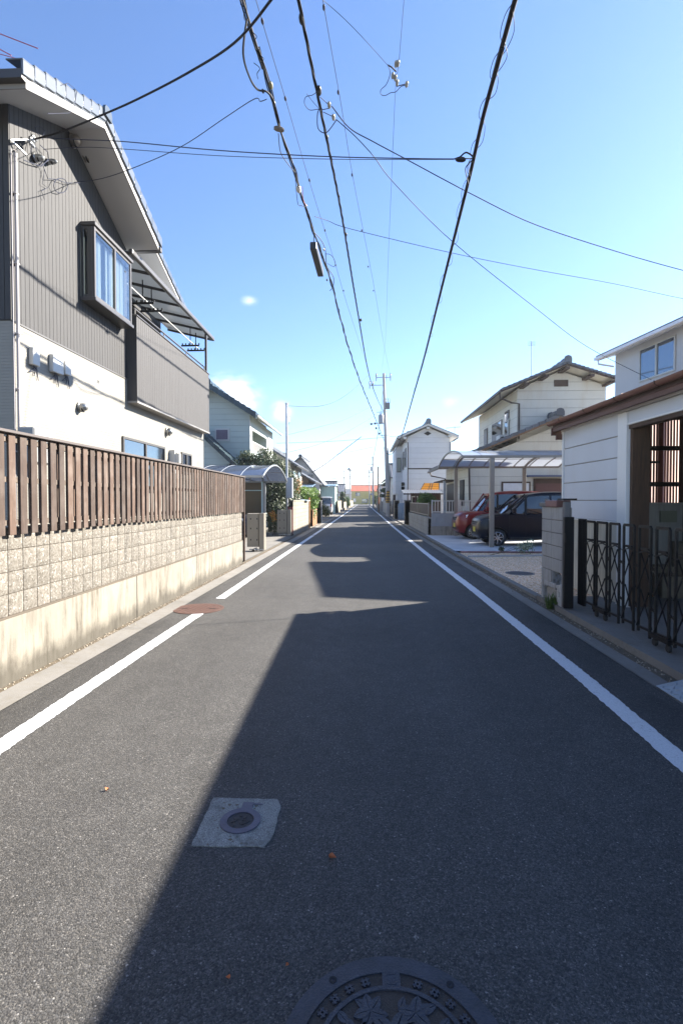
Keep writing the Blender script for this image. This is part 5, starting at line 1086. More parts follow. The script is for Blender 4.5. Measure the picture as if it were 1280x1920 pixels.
# steel house pole on the left with meter cabinet
b4 = at(538.5, 1000, Y=25.2); b4.z = .0; t4 = at(537, 757, Y=25.2)
P5 = pole('pale steel service pole with a grey meter box by the folded gates', b4, t4, .062, .05, pm('pole_silver', (.45, .46, .48), .4, .06, 3, metal=.5))
mb = MB(); q = at(543, 915, Y=25.1); mb.box(q.x - .16, q.x + .16, q.y - .14, q.y + .12, q.z - .50, q.z + .50); mb.build('meter_cabinet', pm('cabinet_grey', (.42, .44, .46), .5, .03), P5, bevel=.02)
mb = MB(); mb.lathe([(.07, -.03), (.07, .03), (0, .07)], tuple(t4), 'Z', 14); mb.tube([at(541, 783, Y=25.1), at(543, 790, Y=25.1), at(540, 797, Y=25.1)], .015, 6); mb.build('cap', STEEL, P5)
# ================================================================ WIRES
def wpts(spec, sub=6):
    """catmull-rom through the given points"""
    P = [Vector(p) for p in spec]; out = []
    for i in range(len(P) - 1):
        p0 = P[max(i - 1, 0)]; p1 = P[i]; p2 = P[i + 1]; p3 = P[min(i + 2, len(P) - 1)]
        for k in range(sub):
            t = k / sub; out.append(.5 * ((2 * p1) + (p2 - p0) * t + (2 * p0 - 5 * p1 + 4 * p2 - p3) * t * t + (3 * p1 - p0 - 3 * p2 + p3) * t ** 3))
    return out + [P[-1]]
def ZP(lst): return [at(a, b, Z=c + 0.0) for a, b, c in lst]
def helix(mb, pts, R_, r, turns_per_m, ph=0, n=5, m=0):
    out = []; s = 0
    # resample finely
    Q = [pts[0]]
    for a, b in zip(pts, pts[1:]):
        k = max(1, int((b - a).length / .09)); Q += [a.lerp(b, (j + 1) / k) for j in range(k)]
    for i, p in enumerate(Q):
        if i: s += (p - Q[i - 1]).length
        d = (Q[min(i + 1, len(Q) - 1)] - Q[max(i - 1, 0)]).normalized(); u = d.cross(Vector((0, 0, 1))).normalized(); v = u.cross(d); a = 2 * math.pi * turns_per_m * s + ph
        out.append(p + u * math.cos(a) * R_ + v * math.sin(a) * R_)
    mb.tube(out, r, n, m)
def behind(a, b, dist=9):   # carry a cable on past the camera in its own direction
    a, b = Vector(a), Vector(b); d = (a - b).normalized(); d.z = .02; return a + d * dist
def cable(name, label, pts, r, mat=BLACKR, cat='cable', group=None, base=None):
    t = thing(name, label, cat, tuple(pts[0] if base is None else base), group=group); mb = MB(); mb.tube(pts, r, 6); mb.build('strand', mat, t, smooth=60); return t
def clamp(par, p, s=.05, mat=None, name='clamp', L_=None, d=Vector((0, 1, 0))):
    mb = MB(); d = Vector(d).normalized(); mb.tube([p - d * s, p - d * s * .5, p + d * s * .5, p + d * s], [s * .3, s * .5, s * .5, s * .3], 8); return mb.build(name, mat or DARKM, par, smooth=40)
# A: bundled telephone cable on the left with its black closure
A = ZP([(455, 0, 6.8), (483, 90, 6.8), (505, 165, 6.8), (524, 240, 6.78), (548, 305, 6.78), (567, 372, 6.75), (584, 425, 6.73), (603, 475, 6.7), (625, 545, 6.65), (650, 640, 6.65), (675, 715, 6.75)]) + [at(700, 776, Y=32), at(721, 829, Y=50.8)]
A = wpts([behind(A[0], A[1])] + A)
ta = cable('telephone_cable', 'bundle of black telephone cables carrying a long black closure, left of the road centre', A, .014)
mb = MB(); helix(mb, A, .024, .007, .9, 0); helix(mb, A, .026, .009, .35, 2.0); mb.build('lashed_strands', BLACKR, ta)
def onA(px, py):  # nearest cable point by pixel height
    best = None
    for p in A:
        if p.y < 1: continue
    return at(px, py, Z=6.72)
mb = MB(); mb.tube(wpts([at(463, 35, Z=6.78), at(456, 100, Z=6.55), at(468, 145, Z=6.6), at(483, 168, Z=6.7), at(500, 172, Z=6.75), at(513, 190, Z=6.76), at(524, 230, Z=6.74)]), .012, 6)
mb.tube(wpts([at(522, 250, Z=6.74), at(526, 285, Z=6.62), at(540, 308, Z=6.62), at(553, 323, Z=6.7)]), .006, 5); mb.tube(wpts([at(553, 325, Z=6.72), at(558, 380, Z=6.66), at(566, 386, Z=6.66), at(575, 388, Z=6.7)]), .005, 5)
mb.tube(wpts([at(585, 432, Z=6.74), at(600, 448, Z=6.7), at(609, 465, Z=6.66), at(611, 485, Z=6.62), at(613, 500, Z=6.66), at(625, 520, Z=6.6), at(624, 538, Z=6.6), at(618, 545, Z=6.6)]), .008, 5)
mb.tube(wpts([at(611, 476, Z=6.64), at(620, 478, Z=6.6), at(628, 490, Z=6.6), at(626, 500, Z=6.6), at(614, 494, Z=6.6)]), .005, 5)
for (x, y) in ((484, 70), (497, 112), (465, 20), (490, 130)): mb.tube(wpts([at(x - 14, y - 12, Z=6.8), at(x - 3, y - 2, Z=6.74), at(x - 8, y + 8, Z=6.74), at(x - 6, y + 18, Z=6.8)]), .004, 4)
mb.build('slack_loops', BLACKR, ta)
mb = MB(); mb.tube(wpts([at(567, 350, Z=6.68), at(569, 377, Z=6.66), at(576, 386, Z=6.68)]), .004, 5); mb.build('red_lead', pm('red_lead', (.5, .06, .08), .5), ta)
c0 = at(587, 460, Z=6.5); c1 = at(601, 513, Z=6.5); d = (c1 - c0).normalized(); u = d.cross(Vector((0, 0, 1))).normalized() * .065; v = Vector((0, 0, .075))
mb = MB(); mb.hexa([c0 - u - v, c0 + u - v, c0 + u + v, c0 - u + v, c1 - u - v, c1 + u - v, c1 + u + v, c1 - u + v]); mb.build('closure', pm('closure_black', (.025, .025, .028), .4, .05), ta, bevel=.02, seg=2)
mb = MB()
for q in (c0 + d * .1, c1 - d * .1): mb.tube([q + v, q + Vector((0, 0, .22))], .008, 5)
mb.build('hanger_straps', DARKM, ta)
for (x, y, s_, m_) in ((523, 242, .07, pm('clamp_buff', (.15, .12, .09), .6)), (508, 160, .05, pm('clamp_yellow', (.16, .15, .08), .6)), (514, 195, .04, None), (577, 405, .04, STEEL), (560, 355, .08, STEELW), (607, 468, .04, STEEL), (613, 525, .04, None), (493, 171, .03, None)): clamp(ta, at(x, y, Z=6.75), s_, m_, d=(0, 1, .0) if s_ != .07 else (1, .4, 0))
# B: twisted power cable in the middle
Bc = ZP([(560, 0, 8.1), (600, 200, 8.1), (640, 400, 8.1), (668, 570, 8.2)]) + [at(691, 700, Y=28), at(706, 745, Y=38), at(719, 772, Y=50.8)]
Bc = wpts([behind(Bc[0], Bc[1])] + Bc); tb = thing('power_cable', 'thick black twisted power cable running down the middle of the sky', 'cable', tuple(Bc[0]))
mb = MB(); [helix(mb, Bc, .014, .0125, .8, k * 2.094, 5) for k in range(3)]; mb.build('strand', BLACKR, tb)
mb = MB(); P_ = lambda a, b, z=8.05: at(a, b, Z=z)
mb.tube(wpts([P_(596, 170), P_(586, 178), P_(573, 182), P_(571, 195), P_(580, 206), P_(594, 205), P_(604, 203)]), .005, 5); mb.tube(wpts([P_(575, 176), P_(590, 195), P_(600, 205)]), .004, 5)
mb.tube(wpts([P_(599, 203), P_(595, 215), P_(596, 240), P_(606, 249), P_(615, 246), P_(630, 226)]), .008, 5); mb.tube([P_(600, 182), P_(611, 192), P_(620, 200)], .006, 5); mb.tube([P_(603, 206), P_(617, 203)], .006, 5); mb.tube([P_(606, 210), P_(622, 218), P_(630, 226)], .006, 5)
mb.build('tap_loops', WIREG, tb)
for (x, y, s_) in ((565, 36, .07), (598, 170, .08), (613, 258, .05), (648, 440, .07), (676, 600, .09), (636, 368, .03)): clamp(tb, P_(x, y, 8.1), s_)
for (x, y) in ((617, 197), (625, 220)): clamp(tb, P_(x, y), .06, pm('clamp_white', (.3, .3, .26), .5) if x == 617 else bpy.data.materials['clamp_white'], 'insulator_clamp')
# C: heavy cable on the right
Cc = ZP([(965, 0, 5.9), (941, 90, 5.87), (905, 220, 5.83), (880, 330, 5.8), (850, 450, 5.75), (820, 570, 5.65), (795, 670, 5.6)]) + [at(775, 740, Y=19.5), at(755, 810, Y=30), at(744, 838, Y=42), at(733, 852, Y=49), at(725, 850, Y=50.8)]
Cc = wpts([behind(Cc[0], Cc[1])] + Cc); tc_ = thing('heavy_cable', 'thickest black cable running down the right side of the sky', 'cable', tuple(Cc[0]))
mb = MB(); mb.tube(Cc, .023, 8); mb.tube([p + Vector((0, 0, .035)) for p in Cc], .007, 5); mb.build('strand', BLACKR, tc_, smooth=60)
for k in range(26):
    f_ = .1 + k * .034; j = int(f_ * (len(Cc) - 1) * .85); p = Cc[min(j, len(Cc) - 2)]; q = Cc[min(j + 1, len(Cc) - 1)]; e = (q - p); s_ = random.choice((-1, 1)); L_ = random.uniform(.3, .6)
    if p.y > 20: break
    dn = e.normalized(); mb = MB(); mb.tube(wpts([p, p + dn * L_ * .3 + Vector((s_ * .05, 0, .0)), p + dn * L_ * .7 + Vector((s_ * .055, 0, -.02)), p + dn * L_]), .0035, 4); mb.build('tie_wire', BLACKR, tc_)
mb = MB()
mb.tube(wpts([at(888, 298, Z=5.8), at(880, 305, Z=5.75), at(872, 318, Z=5.7), at(878, 345, Z=5.75)]), .006, 5); mb.tube(wpts([at(885, 292, Z=5.85), at(873, 286, Z=5.85), at(860, 296, Z=5.8), at(852, 298, Z=5.8)]), .010, 5); mb.tube(wpts([at(880, 300, Z=5.8), at(878, 316, Z=5.7), at(880, 330, Z=5.75)]), .005, 5)
mb.build('slack_loops', BLACKR, tc_)
clamp(tc_, at(863, 299, Z=5.8), .06, None, d=(1, .1, 0))
# thin high wires with little spacers
def thin(label, pts, beads, Zb, r=.0065, grp='thin high wires'):
    P = wpts([behind(pts[0], pts[1])] + pts); t = cable('overhead_wire', label, P, r, WIREG, 'wire')
    for (x, y) in beads: clamp(t, at(x, y, Z=Zb), .055, WIREG, 'spacer')
    return t
thin('thin beaded wire just right of the twisted power cable at the top', ZP([(605, 0, 11), (640, 200, 11), (661, 330, 11), (690, 480, 11.2), (705, 560, 11.5)]) + [at(720, 650, Y=40), at(732, 706, Y=50.8)], [(607, 14), (634, 173), (660, 328), (678, 432), (690, 500), (700, 545)], 11)
thin('thin beaded wire passing between the telephone bundle and the twisted power cable', ZP([(480, 0, 10.5), (535, 185, 10.5), (580, 340, 10.5), (609, 433, 10.5), (629, 497, 10.5), (655, 585, 10.6)]) + [at(690, 690, Y=42), at(704, 722, Y=50.8)], [(492, 40), (535, 185), (580, 338), (609, 432), (629, 497), (644, 545)], 10.5)
t6 = thin('faint pale wire descending steeply from the small junction at the upper right', ZP([(757, 0, 9), (747, 120, 9), (741, 170, 9), (734, 330, 9), (727, 500, 9.4)]) + [at(722, 640, Y=38), at(714, 706, Y=50.8)], [], 9, r=.004)
mb = MB(); Z9 = lambda a, b: at(a, b, Z=8.97)
mb.tube(wpts([Z9(728, 124), Z9(731, 138), Z9(724, 158), Z9(714, 168), Z9(714, 177), Z9(722, 179), Z9(732, 174), Z9(742, 172), Z9(752, 162), Z9(764, 160)]), .006, 5); mb.tube([Z9(743, 162), Z9(758, 158), Z9(765, 162)], .008, 5); mb.tube([Z9(727, 122), Z9(734, 126), Z9(742, 134)], .012, 6)
mb.build('junction_loops', WIREG, t6)
for (x, y) in ((742, 120), (746, 119), (736, 142), (741, 146), (744, 155), (762, 158)): clamp(t6, Z9(x, y), .06, pm('junction_part', (.28, .30, .30), .5) if x == 742 else bpy.data.materials['junction_part'], 'junction_clamp')
def drop(label, pts, r=.006, mat=WIREG, name='service_wire'): return cable(name, label, wpts(pts), r, mat, 'wire')
drop('service wire running from the top edge to the small junction at the upper right', [at(520, -60, Y=6.2, ), at(605, 0, Z=9.0), at(665, 55, Z=8.97), at(728, 124, Z=8.97)], .004)
drop('thick dark service cable sweeping down to the dark boarded gable at the left', [at(540, -50, Y=5.0), at(508, 0, Y=5.1), at(440, 80, Y=5.6), at(350, 138, Y=6.1), at(260, 185, Y=6.6), at(200, 212, Y=6.9), at(120, 245, Y=7.4), at(62, 262, X=HX + .1)], .0135, BLACKR)
drop('thin wire sagging from the telephone bundle to the boarded gable of the near left house', [at(500, 186, Z=6.75), at(488, 190, Z=6.72), at(476, 186, Z=6.75), at(420, 222, Y=7.6), at(340, 275, Y=7.9), at(250, 315, Y=8.1), at(190, 335, Y=8.4), at(140, 342, X=HX + .05)], .0055)
e9 = at(885, 297, Z=5.85)
drop('upper of two level service wires crossing the street to the near left house', [at(76, 258, X=HX + .1), at(160, 262, Y=7.5), at(240, 266, Y=7.2), at(410, 282, Y=6.9), at(600, 293, Y=6.6), at(760, 297, Y=6.45), at(850, 298, Y=6.4), e9], .007)
drop('lower of two level service wires crossing the street to the near left house', [at(82, 280, X=HX + .1), at(160, 276, Y=7.5), at(240, 280, Y=7.2), at(410, 292, Y=6.9), at(600, 298, Y=6.6), at(760, 299, Y=6.45), at(850, 299, Y=6.4)], .0045)
drop('dark service cable falling from the power cable tap to the right edge', [at(622, 199, Z=8.05), at(655, 240, Y=8.7), at(700, 266, Y=8.9), at(760, 298, Y=9.3), at(880, 362, Y=10), at(1000, 420, Y=10.8), at(1150, 470, Y=11.6), at(1280, 507, Y=12.2), at(1400, 535, Y=12.8)], .009, WIREG)
drop('service wire falling from the power cable tap to the window of the pale grey house', [at(630, 224, Z=8.05), at(665, 255, Y=8.9), at(700, 293, Y=9.3), at(740, 345, Y=9.9), at(850, 455, Y=11.5), at(1000, 575, Y=13.5), at(1100, 650, Y=15), at(1220, 712, Y=16.3)], .008, WIREG)
drop('long faint wire crossing low to the right edge from the telephone bundle', [at(590, 406, Z=6.75), at(615, 414, Y=10.2), at(660, 430, Y=10.5), at(850, 475, Y=11.5), at(1000, 505, Y=12.5), at(1150, 532, Y=13.5), at(1280, 560, Y=14.5), at(1400, 580, Y=15.5)], .006)
drop('wire sagging between the pale steel pole and the tall concrete pole', [at(541, 761, Y=25.2), at(595, 762, Y=32), at(630, 752, Y=38), at(660, 732, Y=44), at(690, 704, Y=50.5)], .014)
drop('heavy black service cable dropping to the roofs on the far left', [at(584, 886, Y=46), at(610, 870, Y=47), at(640, 847, Y=48.5), at(677, 819, Y=50)], .03, BLACKR)
drop('faint wire rising from the pale steel pole towards the concrete pole, upper', [at(540, 815, Y=26), at(600, 800, Y=34), at(650, 785, Y=42), at(705, 757, Y=50)], .01)
drop('faint wire rising from the pale steel pole towards the concrete pole, lower', [at(541, 848, Y=26), at(600, 832, Y=34), at(650, 810, Y=42), at(700, 781, Y=50)], .01)
for i, (a, b, Y, r) in enumerate((((560, 862), (700, 838), 60, .012), ((518, 831), (722, 820), 52, .016), ((600, 900), (699, 885), 98, .03), ((600, 896), (692, 893), 130, .03), ((606, 884), (700, 880), 130, .03), ((600, 907), (692, 905), 150, .03), ((730, 818), (830, 822), 53, .012))):
    drop(['thin slanting wire above the far left roofs', 'straight pale wire behind the pale steel pole', 'darkest wire across the far end of the street', 'second wire across the far end of the street, under the darkest', 'highest wire across the far end of the street', 'lowest wire across the far end of the street', 'short wire from the concrete pole to the white gabled house'][i], [at(*a, Y=Y), at((a[0] + b[0]) / 2, (a[1] + b[1]) / 2 + 2, Y=Y), at(*b, Y=Y)], r)
for i, (a, b) in enumerate((((724, 703), (699, 858)), ((719, 722), (697, 872)), ((722, 830), (699, 886)))):
    drop(['high wire linking the two concrete poles', 'middle wire linking the two concrete poles', 'low sagging cable linking the two concrete poles'][i], [at(*a, Y=51), at((a[0] + b[0]) / 2 - 1, (a[1] + b[1]) / 2 + 22, Y=74), at(*b, Y=99.8)], .02)
# ================================================================ PLANTS
def crown_mesh(mb, lumps, n, size, flat_=.35):
    tot = sum(l[3] * l[4] * l[5] for l in lumps)
    for (cx, cy, cz, a, b, c) in lumps:
        k = int(n * a * b * c / tot)
        for i in range(k):
            v = Vector((random.gauss(0, 1), random.gauss(0, 1), random.gauss(0, 1))).normalized(); rr = random.random() ** .45 * random.uniform(.82, 1.12)
            if random.random() < .05: rr *= 1.18
            p = Vector((cx + v.x * a * rr, cy + v.y * b * rr, cz + v.z * c * rr))
            if p.z < .03: continue
            nrm = (v + Vector((random.gauss(0, .7), random.gauss(0, .7), random.gauss(.3, .7)))).normalized(); u = nrm.cross(Vector((random.gauss(0, 1), random.gauss(0, 1), random.gauss(0, 1)))).normalized(); w_ = nrm.cross(u); s = size * random.uniform(.6, 1.35)
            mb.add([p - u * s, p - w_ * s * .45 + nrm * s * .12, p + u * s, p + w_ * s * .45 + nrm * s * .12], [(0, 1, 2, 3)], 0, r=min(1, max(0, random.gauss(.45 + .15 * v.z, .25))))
def tree(name, label, cat, base, lumps, n, size, mat, trunk=.09, group=None, branches=6):
    t = thing(name, label, cat, base, group=group); mb = MB(); crown_mesh(mb, lumps, n, size); mb.build('crown', mat, t)
    mb = MB(); top = max(lumps, key=lambda l: l[2]); B0 = Vector(base); T0 = Vector((top[0], top[1], top[2]))
    mid = B0.lerp(T0, .45) + Vector((random.uniform(-.1, .1), random.uniform(-.1, .1), 0)); mb.tube([B0, mid, T0], [trunk, trunk * .7, trunk * .25], 8)
    for i in range(branches):
        l = lumps[i % len(lumps)]; s_ = B0.lerp(mid, random.uniform(.3, 1)); e = Vector((l[0] + random.uniform(-.6, .6) * l[3], l[1] + random.uniform(-.6, .6) * l[4], l[2] + random.uniform(-.2, .6) * l[5])); mb.tube([s_, s_.lerp(e, .5) + Vector((0, 0, .1)), e], [trunk * .5, trunk * .3, trunk * .1], 6)
    mb.build('trunk', BARK, t); return t
tree('olive_tree', 'large grey green leafy tree beside the pale steel pole', 'tree', (-4.75, 25.9, 0),
     [(-4.85, 25.9, 3.1, 1.0, .9, .85), (-5.6, 26.0, 3.3, .85, .7, .75), (-6.3, 25.5, 2.9, .8, .7, .7), (-4.3, 26.2, 2.3, .75, .9, .9), (-5.3, 25.6, 1.9, 1.1, .8, 1.0), (-4.5, 25.7, 1.1, .7, .7, .8), (-4.1, 27.2, 1.7, .5, .9, .9), (-5.0, 26.2, 3.9, .5, .5, .4), (-6.0, 26.0, 3.8, .5, .5, .35), (-4.3, 26.0, 3.2, .5, .5, .5), (-3.95, 26.6, 2.6, .6, .6, .7), (-3.75, 27.0, 1.5, .45, .7, .7)], 26000, .065, m_leaf('olive_grey_leaf', (.025, .045, .020), (.12, .15, .08), .25), .12)
tree('shrub', 'low dark shrub with yellow tips growing left of the second folded gate', 'shrub', (-3.98, 22.9, 0), [(-4.05, 22.9, .6, .35, .3, .5), (-3.95, 22.7, 1.05, .2, .2, .2)], 900, .05, LEAFD, .02, branches=3)
tree('flowering_plant', 'small plant with yellow and orange flowers left of the second folded gate', 'plant', (-4.0, 22.45, 0), [(-4.02, 22.45, 1.0, .16, .14, .16), (-3.95, 22.45, .8, .14, .12, .2)], 260, .035, m_leaf('yellow_bloom', (.45, .30, .02), (.55, .16, .03), .2), .012, branches=3)
tree('hedge_bush', 'bright green bush rising above the pale block wall on the left', 'bush', (-3.35, 32.0, 0), [(-3.6, 31.6, 2.0, .55, .7, .42), (-3.35, 32.6, 1.55, .5, .6, .6), (-3.9, 30.9, 2.1, .5, .5, .4), (-3.25, 33.0, 2.1, .4, .5, .35), (-3.3, 32.2, .9, .35, .6, .6)], 3600, .075, LEAFB, .05)
tree('maple', 'small rust coloured tree behind the pale block wall, left of the green bush', 'tree', (-4.3, 29.5, 0), [(-4.2, 29.5, 2.3, .55, .5, .5), (-3.9, 29.8, 2.6, .35, .4, .3), (-4.5, 29.3, 1.8, .5, .5, .5)], 1500, .06, LEAFR, .04)
tree('shrub', 'wide olive shrub in front of the white van', 'shrub', (-3.75, 47.5, 0), [(-3.9, 47.5, .75, .7, .7, .6), (-4.6, 47.2, 1.2, .7, .7, .8), (-3.5, 47.6, .45, .45, .6, .42), (-4.4, 47.0, 1.9, .55, .5, .4)], 3600, .085, LEAFY, .04)
tree('shrub', 'dark green shrub between the orange fence end and the white van', 'shrub', (-4.9, 44.0, 0), [(-4.9, 44, 1.1, .8, .7, .8), (-4.5, 44.2, 1.6, .5, .5, .6)], 1800, .085, LEAFM, .04)
tree('conifer', 'tall dark conifer on the left edge of the far road', 'tree', (-3.9, 96, 0), [(-3.95, 96, 1.6, .7, .7, 1.5), (-4.0, 96, 2.6, .55, .55, .7), (-3.7, 96, .9, .55, .6, .8)], 2200, .14, LEAFD, .1)
tree('round_bush', 'paler round bush just right of the tall dark conifer', 'bush', (-3.3, 104, 0), [(-3.35, 104, 1.7, .6, .6, .8), (-3.2, 104, 1.0, .5, .5, .7)], 900, .13, LEAFM, .08)
tree('garden_tree', 'olive leaved tree behind the far left garden wall, beside the sign board', 'tree', (-4.6, 68, 0), [(-4.6, 68, 2.4, .9, .9, .9), (-3.9, 69, 2.0, .6, .7, .7), (-5.3, 67, 2.0, .7, .8, .8)], 1800, .12, LEAFY, .1)
tree('topiary', 'clipped bright green garden bush under the orange porch panels', 'bush', (3.6, 29.6, 0), [(3.55, 29.6, 1.75, .42, .4, .32), (3.85, 29.8, 1.6, .35, .35, .3), (3.3, 29.5, 1.55, .3, .35, .28)], 2400, .05, LEAFB, .04)
tree('garden_plant', 'tall narrow green plant showing behind the brown mesh panel', 'plant', (3.05, 26.5, 0), [(3.05, 26.5, 1.0, .16, .2, .5)], 400, .05, LEAFM, .02, branches=3)
tree('pine', 'dark cloud pruned pine over the far right garden wall', 'tree', (3.1, 78, 0), [(3.05, 78, 3.1, .6, .6, .35), (3.3, 78, 4.0, .5, .5, .3), (2.85, 78, 2.3, .5, .5, .3)], 1300, .11, LEAFD, .1)
tree('hedge_bush', 'dark green bush at the far right end of the road', 'bush', (3.0, 135, 0), [(3.0, 135, 1.6, .9, .9, 1.3), (3.9, 136, 1.8, 1, 1, 1.2)], 1200, .2, LEAFD, .1)
tree('white_flower_clump', 'small green clump with pale flowers beside the capping of the grey block stub', 'plant', (3.55, 14.6, .05), [(4.55, 14.9, .25, .22, .2, .2), (4.75, 14.95, .3, .2, .2, .22)], 500, .03, m_leaf('clump_leaf', (.03, .08, .02), (.5, .55, .4), .2), .01, branches=2)
tree('pot_plant', 'tiny dark green seedling on the brick edging of the parking slab', 'plant', (4.05, 15.3, .075), [(4.05, 15.3, .16, .10, .08, .08)], 160, .025, LEAFD, .01, branches=2)
# ================================================================ LEFT BEYOND THE WALL
def folded_gate(label, x0, x1, y, zt):
    t = thing('folded_gate', label, 'gate', ((x0 + x1) / 2, y, .02)); G = pm('gate_bronze' + str(y), (.24, .215, .175), .45, .05, 3, metal=.2)
    mb = MB(); n = 7
    for i in range(n): x = lerp(x0, x1 - .2, i / (n - 1)); mb.box(x - .018, x + .018, y - .05, y + .22, .15, zt)
    mb.box(x0 - .02, x1 - .19, y - .062, y - .052, .17, zt - .01); mb.build('folded_slats', G, t, bevel=.004)
    MB().box(x1 - .16, x1, y - .1, y + .2, .05, zt + .01).build('end_post', G, t, bevel=.01)
    mb = MB()
    for z in (.35, .7, 1.0):
        for s_ in (.1, .35): mb.box(x0 + s_ * .8, x0 + s_ * .8 + .03, y - .068, y - .0625, z, z + .05)
    mb.build('rivets', DARKM, t)
    mb = MB(); mb.box(x0 + .06, x1 - .02, y - .12, y - .06, .06, .09); mb.box(x0 + .2, x0 + .24, y - .3, y + .2, .08, .11); mb.box(x1 - .3, x1 - .26, y - .3, y + .2, .08, .11); mb.build('wheel_frame', STEEL, t)
    for a in (x0 + .22, x1 - .28):
        for b in (y - .3, y + .18): MB().lathe([(0, -.015), (.035, -.015), (.035, .015), (0, .015)], (a, b, .058), 'Y', 14).build('wheel', RUBBER, t)
    return t
folded_gate('grey bronze gate folded into a stack just past the end of the block wall', -3.60, -3.08, 15.8, 1.19)
folded_gate('grey bronze gate folded into a stack at the foot of the pale steel pole', -3.80, -3.20, 22.5, 1.17)
def blockwall(label, x, y0, y1, h, mat, name='garden_wall', th=.14, pitch=.4, cat='wall', course=.195):
    t = thing(name, label, cat, (x, y0, 0)); mb = MB(); y = y0; 
    nr = int(h / course)
    for r_ in range(nr):
        y = y0 - (pitch / 2 if r_ % 2 else 0)
        while y < y1:
            a, b = max(y, y0) + .005, min(y + pitch, y1) - .005
            if b - a > .03: mb.box(x - th / 2, x + th / 2, a, b, r_ * course + .005, (r_ + 1) * course - .005)
            y += pitch
    mb.build('blocks', mat, t); MB().box(x - th / 2 + .012, x + th / 2 - .012, y0 + .005, y1 - .005, 0, nr * course - .01).build('mortar', MORT, t)
    MB().box(x - th / 2 - .02, x + th / 2 + .02, y0, y1, nr * course, nr * course + .05).build('capping', mat, t); return t
blockwall('pale weathered block wall running along the left kerb behind the folded gate', -3.22, 22.75, 29.2, 1.6, BLOCKL)
mb = MB(); mb.box(-3.38, -3.16, 22.62, 22.72, .1, 1.3); tag(mb.build('post', pm('maroon_post', (.14, .03, .035), .5)), 'dark maroon post at the near end of the pale block wall', 'post')
mb = MB(); mb.tube([(-3.12, 29.3, 0), (-3.12, 29.3, 1.75)], .05, 8); tag(mb.build('post', pm('orange_post', (.42, .20, .07), .6)), 'orange brown post at the far end of the pale block wall', 'post')
mb = MB(); mb.hexa([(-3.5, 27, 1.62), (-3.0, 27, 1.56), (-3.0, 28.4, 1.56), (-3.5, 28.4, 1.62), (-3.5, 27, 1.66), (-3.0, 27, 1.60), (-3.0, 28.4, 1.60), (-3.5, 28.4, 1.66)]); mb.hexa([(-3.2, 26.6, 1.60), (-2.85, 26.6, 1.52), (-2.85, 27.2, 1.52), (-3.2, 27.2, 1.60), (-3.2, 26.6, 1.64), (-2.85, 26.6, 1.56), (-2.85, 27.2, 1.56), (-3.2, 27.2, 1.64)]) if False else None
tag(mb.build('letterbox_roof', pm('blue_sheet', (.45, .58, .66), .4)), 'pale blue tilted sheet lying on top of the pale block wall', 'sheet')
blockwall('orange brown low wall below the bright green bush', -3.22, 31.5, 34.3, 1.0, pm('orange_wall', (.22, .10, .04), .8, .15, 6), pitch=.6)
blockwall('dark grey gate pillar beyond the bright green bush', -3.2, 36, 36.8, 1.6, BLOCK, 'gate_pillar', .4, .8)
blockwall('grey garden wall beyond the white van on the left', -3.3, 63, 74, 1.5, BLOCKL, pitch=1.6, course=.5)
blockwall('pale garden wall past the tall dark conifer on the far left', -3.25, 108, 150, 1.5, BLOCKL, pitch=3, course=.5)
blockwall('whitish garden wall just before the tall dark conifer', -3.2, 80, 92, 1.3, BLOCKL, pitch=3, course=.43)
t = thing('sign_board', 'small purple grey board standing behind the far left garden wall', 'sign', (-3.6, 66, 0)); MB().box(-3.95, -3.3, 66, 66.05, 1.7, 2.4).build('board', pm('board_purple', (.10, .08, .14), .5), t); MB().tube([(-3.6, 66.02, 0), (-3.6, 66.02, 1.7)], .04, 8).build('post', STEEL, t)
# pale green house
GRN = siding('pale_green_siding', (.44, .50, .47), .30, 'Z', dark=.78, gw=.05, depth=.012)
t = thing('pale_green_house', 'pale green two storey house with dark tiles beyond the dark boarded house', 'house', (-8, 30, 0))
x_, y_, yb = -5.95, 26.6, 33.3
def rp(X): return 5.93 + (-5.5 - X) * .635     # underside of the slope
mb = MB(); mb.prism([(x_, y_, 0), (x_, y_, rp(x_)), (-7.95, y_, rp(-7.95)), (-11.4, y_, rp(-7.95) - 2.2), (-11.4, y_, 0)], (0, .6, 0)); mb.prism([(x_ - 1.3, y_ + .6, 0), (x_ - 1.3, y_ + .6, 6.4), (-7.95, y_ + .6, 7), (-11.4, y_ + .6, 5), (-11.4, y_ + .6, 0)], (0, yb - y_ - .6, 0))
mb.box(x_ - 1.3, x_, y_ + .6, yb, 0, 3.9); mb.box(x_ - 1.3, x_, 31.2, yb, 3.9, 6.0); mb.box(x_ - .1, x_, y_ + .6, 31.2, 5.35, 6.1); mb.box(x_ - .06, x_, y_ + .6, 31.2, 3.9, 4.3); mb.build('wall', GRN, t)
mb = MB(); y0, y1 = 25.9, 33.9; A_ = (-5.5, 5.93); P_k = (-7.95, rp(-7.95)); C_ = (-11.9, P_k[1] - 2.5)
for a in (A_, C_):
    mb.prism([(a[0], y0, a[1] - .10), (P_k[0], y0, P_k[1] - .10), (P_k[0], y0, P_k[1] + .06), (a[0], y0, a[1] + .06)], (0, .06, 0), 0); mb.prism([(a[0], y0 + .06, a[1]), (P_k[0], y0 + .06, P_k[1]), (P_k[0], y0 + .06, P_k[1] + .05), (a[0], y0 + .06, a[1] + .05)], (0, y1 - y0, 0), 1)
mb.build('eave_boards', [TILEG, pm('eave_cream', (.60, .57, .48), .6)], t)
